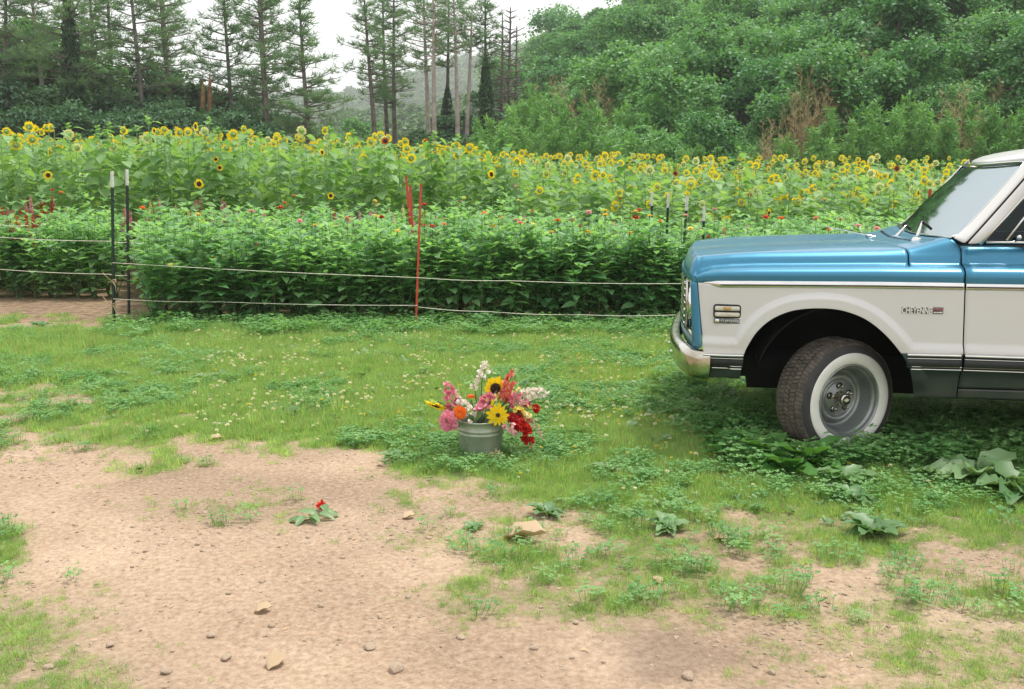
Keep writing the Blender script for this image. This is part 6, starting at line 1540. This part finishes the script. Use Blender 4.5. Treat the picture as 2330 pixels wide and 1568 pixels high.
pompon(1219, 930, -.02, (.6, -.6, .35), .028, 'red', 'red orange zinnia at the outer right of the bouquet', 4)
pompon(1166, 951, -.10, (.2, -.8, .5), .032, 'darkred', 'dark red zinnia right of the yellow daisy flower', 5)
pompon(1182, 941, -.05, (.2, -.7, .6), .028, 'darkred', 'small dark red zinnia among the red snapdragons', 4)
pompon(1071.5, 902.5, .02, (.05, -.12, 1.0), .026, 'orange', 'orange red zinnia seen flat edge on above the left rim', 3, flat=.15)
pompon(1088, 925, .03, (0, -.4, .9), .02, 'darkred', 'small brownish red bud flower deep in the bouquet', 3)
FLT = leaf_t(.34, [(.2, .7), (.55, 1), (.85, .7)], .12, .25)
def bsnap(pts, w, col, label, taper=.5, dens=1.0, col2=None, from_rim=True):
    """pts: (px,py,dy) of the flowering part from its lower end to the tip"""
    Q = np.array([bp(*q) for q in pts]); ro = flower_root(label, 'snapdragon', Q[0]); b = MB(); stem_to(b, Q[0], .003)
    t = np.linspace(0, 1, 10); C = np.stack([np.interp(t, np.linspace(0, 1, len(Q)), Q[:, j]) for j in range(3)], -1); tube(b, C, np.linspace(.0026, .001, 10), 4, 0, .5); child(b, 'stem', M['zstem'], ro)
    L_ = np.linalg.norm(np.diff(C, axis=0), axis=1).sum(); n = max(6, int(L_ / .0085 * dens)); b = MB(); P, D, Nn, S = [], [], [], []
    ax_ = nrmz(C[-1] - C[0])
    for i in range(n):
        f = i / n; c = np.array([np.interp(f, t, C[:, j]) for j in range(3)]); sz = 1.18 * w * (1 - taper * f ** 1.5); v = rs.normal(0, 1, 3); v -= ax_ * (v @ ax_); v = nrmz(v); v = nrmz(v + np.array([0, -.25, 0]) + ax_ * .25)
        c = c + v * sz * .25
        for j in range(5):
            dd = nrmz(v + rs.normal(0, .55, 3)); P.append(c + v * sz * .12); D.append(dd); Nn.append(rs.normal(0, .6, 3) + v); S.append(sz * rs.uniform(.45, .75))
    scatter(b, *FLT, P, D, Nn, S, 1.5); child(b, 'blossoms', M[col], ro)
    k = 8; b = MB(); scatter(b, *LEAF_D, C[-1] + ax_ * np.linspace(0, .03, k)[:, None] + rs.normal(0, .002, (k, 3)), ax_ + rs.normal(0, .5, (k, 3)), rs.normal(0, 1, (k, 3)), .010, 1.2); child(b, 'buds', M['sback'], ro); return ro
bsnap([(1096, 872, .0), (1102, 845, .0), (1105, 822, .0)], .040, 'white', 'tall white snapdragon at the top of the bouquet')
bsnap([(1080, 884, -.01), (1078, 872, -.01)], .026, 'white', 'short white bud left of the tall white snapdragon', .3)
bsnap([(1034, 930, -.02), (1022, 900, -.02), (1020, 872, -.02)], .044, 'pink', 'pink snapdragon leaning left above the orange zinnia', .4)
bsnap([(1048, 922, -.02), (1032, 890, -.02)], .034, 'palepink', 'pale pink snapdragon beside the pink one at left', .4)
bsnap([(1076, 958, -.10), (1062, 930, -.08), (1044, 904, -.05)], .034, 'white', 'cream white snapdragon crossing behind the orange zinnia', .2)
bsnap([(1146, 905, -.0), (1156, 878, .0), (1168, 842, .0)], .040, 'salmon', 'tall salmon red snapdragon at the top right', .45, 1.2)
bsnap([(1150, 915, -.02), (1152, 892, -.02), (1150, 866, -.02)], .036, 'salmon', 'salmon snapdragon right of the brown faced sunflower', .4)
bsnap([(1160, 905, .03), (1175, 880, .03)], .034, 'paleyellow', 'pale yellow snapdragon behind the salmon ones', .4)
bsnap([(1188, 905, .02), (1216, 898, .02), (1246, 890, .02)], .044, 'white', 'white snapdragon leaning far right', .45, 1.2)
bsnap([(1176, 912, -.03), (1200, 906, -.03)], .036, 'palepink', 'pale pink snapdragon below the white one at right', .3)
bsnap([(1098, 938, -.10), (1106, 918, -.08), (1122, 900, -.06)], .050, 'pink', 'broad pink snapdragon in the centre front of the bouquet', .3, 1.3)
bsnap([(1128, 912, -.03), (1140, 900, -.03)], .030, 'paleyellow', 'greenish cream snapdragon right of the central pink one', .3)
bsnap([(1160, 922, -.05), (1180, 890, -.04)], .034, 'pink', 'rose snapdragon leaning right over the rim', .3)
bsnap([(1176, 935, -.06), (1204, 930, -.06)], .036, 'yellow', 'yellow snapdragon at right above the red spikes', .3)
bsnap([(1190, 946, -.08), (1208, 944, -.08)], .030, 'paleyellow', 'light yellow snapdragon next to the hanging red spike', .3)
bsnap([(1172, 955, -.10), (1190, 975, -.10), (1206, 1006, -.09)], .046, 'red', 'deep red snapdragon drooping down the right side', .35, 1.5)
bsnap([(1180, 952, -.07), (1202, 962, -.07)], .042, 'salmon', 'rosy red snapdragon blooming over the drooping one', .3, 1.2)
bsnap([(1200, 950, -.04), (1222, 972, -.04), (1236, 1000, -.04)], .018, 'palepink', 'thin snapdragon spike of small buds arching down at right', .5)
bsnap([(1206, 1006, -.09), (1212, 1038, -.08)], .012, 'salmon', 'slim budding tip hanging below the deep red spike', .4)
bsnap([(1148, 962, -.15), (1168, 974, -.15), (1176, 990, -.14)], .032, 'palepink', 'pinkish white snapdragon drooping over the right rim', .3)
for (px_, py_, dy, dd, sz, lab) in ((1068, 912, .03, (-.25, -.2, .6), .07, 'broad pale leaf on a cut stem left of centre'), (1092, 914, .04, (.2, -.2, .7), .07, 'broad pale leaf on a cut stem at centre'), (1085, 950, -.07, (-.1, -.7, .35), .07, 'green leaf over the front rim'), (1110, 955, -.08, (.1, -.6, .3), .07, 'green leaf behind the yellow daisy flower'), (1150, 940, .0, (.5, -.3, .5), .08, 'green leaf among the red flowers'), (1052, 948, -.06, (-.6, -.4, .2), .07, 'narrow green leaf by the orange zinnia')):
    p = bp(px_, py_, dy); ro = flower_root(lab, 'leafy stem', p); b = MB(); stem_to(b, p, .0025); child(b, 'stem', M['zstem'], ro)
    b = MB(); scatter(b, *leaf_t(.36, [(.1, .5), (.35, 1), (.65, .85), (.88, .4)], .06, .2), [p] * 3 + rs.normal(0, .01, (3, 3)), np.array([dd] * 3) + rs.normal(0, .35, (3, 3)), np.array([[0, -.7, .6]] * 3) + rs.normal(0, .2, (3, 3)), [sz, sz * .7, sz * .6]); child(b, 'leaf', M['sleaf'], ro)
# ================================================================== BROAD-LEAVED WEEDS
def dock(n, L_, seed, up=.5, w=1.0, mat='dockleaf', wide=.30):
    r0 = np.random.RandomState(seed); b = MB(); a = np.arange(n) * 2.4 + r0.normal(0, .3, n); u = up * r0.uniform(.4, 1.5, n)
    DT = leaf_t(wide, [(.08, .22), (.2, .55), (.35, .9), (.5, 1), (.66, .93), (.82, .65), (.93, .33)], .16, .42, .05)
    sz = L_ * r0.uniform(.6, 1.1, n)
    scatter(b, *DT, np.stack([.01 * np.cos(a), .01 * np.sin(a), .005 + .01 * np.arange(n) / n], -1), np.stack([np.cos(a), np.sin(a), u], -1), np.stack([-u * np.cos(a), -u * np.sin(a), 1 + 0 * a], -1) + r0.normal(0, .15, (n, 3)), sz, w)
    me = b.mesh('leaves', M[mat]); b = MB()
    for i in range(n): tube(b, [(0, 0, -.01), (math.cos(a[i]) * sz[i] * .18, math.sin(a[i]) * sz[i] * .18, u[i] * sz[i] * .2 + .006)], .004, 4, 0, .5, False)
    return me, b.mesh('stalks', M['zstem'])
DK = [dock(13, .28, 1, 1.3, mat='dockdark'), dock(12, .25, 2, 1.1, mat='dockdark'), dock(12, .19, 3, .9), dock(11, .15, 4, .8), dock(14, .26, 5, .7), dock(9, .11, 6, .7), dock(14, .24, 7, .95)]
WD = [(1705, 1064, 1, .8, 'ruffled dock plant between the left dock and the tyre'), (1790, 1082, 0, .8, 'dark dock plant below the tyre tread, frontmost by the wheel'), (1665, 1052, 0, .7, 'low dark dock plant at the left end of the wheel weeds'), (2080, 1040, 1, .7, 'dark weed growing just behind the whitewall'), (1690, 1038, 1, 1.1, 'large ruffled dock plant in front of the tyre tread, left one'), (1742, 1056, 0, 1.0, 'dock plant hugging the tyre tread'), (1645, 1028, 1, .9, 'dock plant farthest left in the dark weeds by the wheel'), (1835, 1066, 0, 1.05, 'upright dock plant covering the bottom of the wheel'), (1880, 1075, 1, .8, 'low dock plant right under the whitewall'),
      (1925, 1100, 2, .95, 'grey green plantain rosette below the wheel, upper of two'), (1940, 1140, 3, 1.05, 'light green plantain rosette below the wheel, lower of two'), (1790, 1062, 3, .7, 'small weed rosette between the dock and the bucket side'), (2225, 1095, 4, 1.15, 'big spreading dock plant at the lower right of the truck'),
      (2300, 1120, 4, 1.1, 'big spreading dock plant cut by the right edge'), (2205, 1050, 6, .95, 'dusty dock plant in the shade right of the wheel'), (2290, 1040, 6, 1.0, 'tall shaded dock plant near the right edge'), (2110, 1088, 3, 1.1, 'flat weed rosette left of the big spreading docks'), (2325, 985, 6, 1.0, 'arching weed in shade under the door'),
      (1990, 1218, 2, .9, 'isolated plantain with pale upright leaves on sparse grass'), (1520, 1205, 3, .85, 'small plantain rosette in thin grass right of the dry leaf'), (1245, 1172, 3, .8, 'small weed rosette below and right of the bucket'), (1080, 1202, 5, .6, 'tiny weed rosette on the dirt below the bucket'), (1625, 1082, 5, .8, 'pale single leaved weed in the lawn right of the bucket'),
      (655, 948, 3, .8, 'plantain with pale folded leaf left of the bucket'), (632, 938, 5, .9, 'small weed beside the pale folded plantain'), (300, 862, 3, .8, 'weed rosette in the lawn near the left posts'), (470, 868, 2, .7, 'darker weed rosette in the lawn left of centre'), (1330, 878, 3, .7, 'weed rosette in the clover behind the bucket'),
      (255, 820, 5, 1.1, 'small pale weed at the left of the lawn'), (770, 905, 5, 1.0, 'leafy weed amid clover left of the bouquet'), (905, 1048, 5, 1.0, 'dark little weed on the edge of the dirt left of the bucket'), (1385, 1075, 5, 1.1, 'brownish weed tuft right of the bucket'), (1500, 1010, 3, .7, 'weed rosette between the bucket and the truck'),
      (330, 740, 6, .6, 'grey green weed at the foot of the second post'), (290, 752, 5, 1.3, 'dusty weed beside the corner post base'), (95, 745, 5, 1.2, 'weed on the bare strip at far left'), (1020, 755, 6, .6, 'weed right of the red stake foot'), (640, 748, 6, .65, 'leafy weed clump at the hedge foot')]
for i, (px_, py_, k, s_, lab) in enumerate(WD):
    p = gnd(px_, py_); o = empty('weed', (p[0], p[1], zg(p[0], p[1])), i * 1.3, lab, 'weed', 'broad leaved weeds', s_ * .85); link('leaves', DK[k][0], o); link('stalks', DK[k][1], o)
# taller seedy grasses and weeds near bed foot
X, Y = cand(1500, -5.5, 6.5, 10.35, 11.05); k = inview(X, Y, 40) & ((to_px(X, Y, 0)[0] > 320)); X, Y = X[k], Y[k]
WP = []
for i in range(3):
    b = MB(); r0 = np.random.RandomState(900 + i); P_, D__, N_, S_ = [], [], [], []
    for j in range(7):
        a = r0.rand() * 6.28; h = r0.uniform(.08, .22); t = np.linspace(.15, 1, 6)[:, None]; q = np.array([math.cos(a) * .07, math.sin(a) * .07, h]) * t; tube(b, [(0, 0, 0), q[-1]], .002, 3, 1, .5, False)
        for e in q:
            for _ in range(3): aa = r0.rand() * 6.28; P_.append(e); D__.append((math.cos(aa), math.sin(aa), .3)); N_.append((r0.normal(0, .3), r0.normal(0, .3), 1)); S_.append(r0.uniform(.025, .05))
    scatter(b, *LEAF_Z, P_, D__, N_, S_, 1.4); WP.append(b.mesh('weed', [M['clover'], M['zstem']]))
instancer('low_weeds', np.stack([X, Y, 0 * X], -1), yaw(len(X)), rs.uniform(.3, .75, len(X)), WP, 'low leafy weeds fringing the foot of the flower bed', 'weeds')
X, Y = cand(4200, -6.5, 6, 4.2, 10.6); k = inview(X, Y, 40) & (rs.rand(len(X)) < px_density(X, Y) ** 2 * ss(.40, .58, fbm(X, Y, .5, 111))) & ~under_truck(X, Y); X, Y = X[k], Y[k]
def small_rosette(seed):
    r0 = np.random.RandomState(seed); b = MB(); n = 7; a = r0.rand(n) * 6.28; u = r0.uniform(.2, 1.1, n); scatter(b, *LEAF_B, np.zeros((n, 3)), np.stack([np.cos(a), np.sin(a), u], -1), np.stack([-u * np.cos(a), -u * np.sin(a), 1 + 0 * a], -1), r0.uniform(.03, .07, n), r0.uniform(.7, 1.1, n)); return b.mesh('rosette', M['dockleaf'])
instancer('lawn_weeds', np.stack([X, Y, zg(X, Y) + .01], -1), yaw(len(X)), rs.uniform(.6, 1.3, len(X)) * np.interp(Y, [4.5, 7], [.6, 1]), [small_rosette(i) for i in range(4)], 'small pale leaved weeds mixed into the lawn', 'weeds')
# pale dried plant at the bucket's foot
p = gnd(1128, 1050); o = empty('dried_plant', tuple(p), 0, 'pale dried seed head plant at the foot of the bucket', 'dried plant'); b = MB(); k = 60
fan = rs.normal(0, .5, k); base_ = np.stack([rs.normal(0, .006, k), rs.normal(0, .006, k), 0 * fan], -1); dd = np.stack([np.sin(fan), rs.normal(-.2, .3, k), np.cos(fan)], -1)
scatter(b, *LEAF_D, base_ + dd * rs.uniform(.01, .055, (k, 1)), dd + rs.normal(0, .3, (k, 3)), rs.normal(0, 1, (k, 3)), rs.uniform(.015, .03, k), .8); b.build('seed_heads', M['dry'], o)
b = MB()
for i in range(9): f = rs.normal(0, .5); tube(b, [(0, 0, 0), (math.sin(f) * .055, rs.normal(-.01, .01), .055 * math.cos(f) + .01)], .0015, 3)
b.build('stalks', M['tan'], o)
# fallen wilted zinnia on the track
p = gnd(708, 1186); o = empty('fallen_flower', tuple(p), 0, 'wilted red zinnia with limp leaves lying on the dirt track', 'fallen flower')
tpx = gnd(732, 1160); d0 = tpx - p
b = MB(); tube(b, [(-.04, -.03, .008), (0, 0, .012), d0 * .5 + [0, 0, .02], d0 + [0, 0, .018]], .003, 5); b.build('stem', M['zstem'], o)
b = MB(); k = 8; scatter(b, *leaf_t(.26, [(.14, .6), (.36, 1), (.7, .7)], .2, .5, .03), np.array([[-.04, -.02, .012], [-.02, 0, .015], [0, 0, .02], [.02, .02, .02], [.03, .03, .025], [.05, .05, .02], [.06, .07, .02], [0, .02, .02]]), rs.normal(0, .25, (k, 3)) * [1, 1, .4] + np.array([[-.8, -.2, .1], [-.5, -.6, .3], [.4, -.5, .25], [-.6, .2, .35], [.7, -.2, .2], [.8, .2, .1], [-.3, .5, .35], [.2, -.8, .2]]), np.tile([0, -.3, 1.], (k, 1)), .085); b.build('leaves', M['dockleaf'], o)
b = MB(); Mx = Matrix.Translation(Vector(d0) + Vector((0, 0, .02))) @ Vector((.5, -.3, .6)).to_track_quat('Z', 'Y').to_matrix().to_4x4(); petal_ring(b, Mx, 14, .005, .026, 1.4, .3, 0, .4, 5); petal_ring(b, Mx, 10, .004, .018, 1.4, .8, .004, .4, 6); b.build('petals', M['red'], o)
# dry leaves
def dryleaf(px_, py_, L_, lab, curl=.5, rz=0.0, wid=.34):
    p = gnd(px_, py_); b = MB(); scatter(b, *leaf_t(wid, [(.08, .35), (.25, .85), (.5, 1), (.75, .8), (.9, .4)], .28, -.15, .04), [(-L_ / 2, 0, .006)], [(1, 0, .06)], [(0, -.15, 1)], [L_])
    q = b.build('dry_leaf', M['dry']); solid(q, .0012); q.location = (p[0], p[1], zg(p[0], p[1]) - .004); q.rotation_euler = (0, 0, rz); tag(q, lab, 'dry leaf', 'dry leaves on the ground')
dryleaf(1195, 1228, .20, 'large pale curled dry leaf on the dirt below the bucket', rz=-.15, wid=.26); dryleaf(1640, 1228, .075, 'small dry leaf in the sparse grass at right', rz=-.5); dryleaf(930, 1178, .07, 'dry leaf at the grass edge left of centre', rz=.4)
dryleaf(490, 1003, .09, 'crumpled brown leaf on the grass edge at left', rz=.2); dryleaf(1495, 1325, .06, 'reddish brown dry leaf among patchy grass', rz=1.9); dryleaf(600, 1392, .07, 'curled tan leaf on the track above the stones', rz=.3); dryleaf(628, 1512, .09, 'brown leaf low on the track', rz=1.2); dryleaf(865, 1040 + 20, .05, 'little dry leaf left of the bucket', rz=2.2)
# individual stones
ST = [rockm(1, 2, .55, 20 + i) for i in range(6)]
SL = [(598, 1323, .022, 'rounded tan stone standing proud in the middle of the track'), (618, 1425, .028, 'pale angular stone low on the track'), (378, 1530, .036, 'tan stone at the bottom left of the track'), (515, 1500, .030, 'flat grey stone near the bottom of the track'), (900, 1525, .040, 'flat bluish stone at the bottom centre'), (840, 1475, .034, 'broad flat stone above the bluish one'),
      (1567, 1543, .034, 'square tan stone at the bottom right of the dirt'), (1756, 1532, .026, 'pale stone amid patchy grass at bottom right'), (1410, 1360, .020, 'small brown stone right of centre'), (1310, 1440 - 20, .02, 'small tan stone on the bare dirt right of centre'), (928, 1360, .020, 'small pointed stone in the middle distance of the track'), (1048, 1455, .024, 'brown stone on lower middle dirt'),
      (303, 1200, .018, 'dark little stone at left of the track'), (170, 1196, .020, 'brown stone at the far left of the track'), (330, 1255, .022, 'flat pale stone left of middle track'), (450, 1240, .020, 'buried stone near the middle of the track'), (700, 1225, .018, 'stone just below the wilted flower'), (975, 1225, .022, 'cream stone left of the big dry leaf'), (1020, 1228, .018, 'brown clod between cream stone and dry leaf'),
      (665, 1290, .016, 'little grey stone right of middle track'), (250, 1470, .030, 'large flat stone among weeds at lower left'), (480, 1448, .026, 'pale flat stone above the bottom left stones'), (730, 1380, .020, 'small stone on bare dirt below centre'), (1150, 1330, .016, 'pebble at the grass boundary'), (1215, 1480, .022, 'flat stone at lower right of bare dirt'), (60, 910, .030, 'dark stone on the track edge at far left'),
      (300, 1290, .018, 'pale pebble left side of the track'), (520, 1350, .018, 'pebble left of the proud stone'), (780, 1270, .016, 'pebble in the upper middle of the dirt'), (110, 1520, .026, 'flat stone in the lower left corner')]
for i, (px_, py_, s_, lab) in enumerate(SL):
    p = gnd(px_, py_); o = link('stone', ST[i % 6], None, (p[0], p[1], zg(p[0], p[1]) + s_ * .18), (0, 0, i * 1.1), s_ * .68); tag(o, lab, 'stone', 'loose stones on the dirt')
# camera + world
cam = bpy.data.cameras.new('camera'); co_ = bpy.data.objects.new('camera', cam); COL.objects.link(co_)
cam.sensor_width = 36; cam.lens = 36 * FPX / 2330; cam.clip_start = .05; cam.clip_end = 3000
co_.location = (0, 0, EYE); co_.rotation_euler = (R(90) - PITCH, 0, 0); sc.camera = co_
SUN_EL, SUN_AZ = 70.0, 60.0     # azimuth measured from +Y (behind the field) towards +X
w = bpy.data.worlds.new('World'); sc.world = w; w.use_nodes = True; nt = w.node_tree
bg = nt.nodes['Background']; bg.inputs['Strength'].default_value = .12
sky = N(nt, 'ShaderNodeTexSky'); sky.sky_type = 'NISHITA'; sky.sun_disc = False; sky.sun_elevation = R(SUN_EL); sky.sun_rotation = R(SUN_AZ)
sky.air_density = 1.3; sky.dust_density = 4
mx = N(nt, 'ShaderNodeMix'); mx.data_type = 'RGBA'; mx.inputs['Factor'].default_value = .85
mx.inputs['B'].default_value = (8.6, 8.55, 8.5, 1)
nt.links.new(sky.outputs[0], mx.inputs['A']); nt.links.new(mx.outputs['Result'], bg.inputs['Color'])
sun = bpy.data.lights.new('sun', 'SUN'); so = bpy.data.objects.new('sun', sun); COL.objects.link(so)
sun.energy = 3.0; sun.angle = R(12); sun.color = (1, .96, .88)
dv = Vector((math.sin(R(SUN_AZ)) * math.cos(R(SUN_EL)), math.cos(R(SUN_AZ)) * math.cos(R(SUN_EL)), math.sin(R(SUN_EL))))
so.rotation_euler = (-dv).to_track_quat('-Z', 'Y').to_euler()
sc.view_settings.view_transform = 'Standard'; sc.view_settings.look = 'None'; sc.view_settings.exposure = 0.48; sc.view_settings.gamma = 1
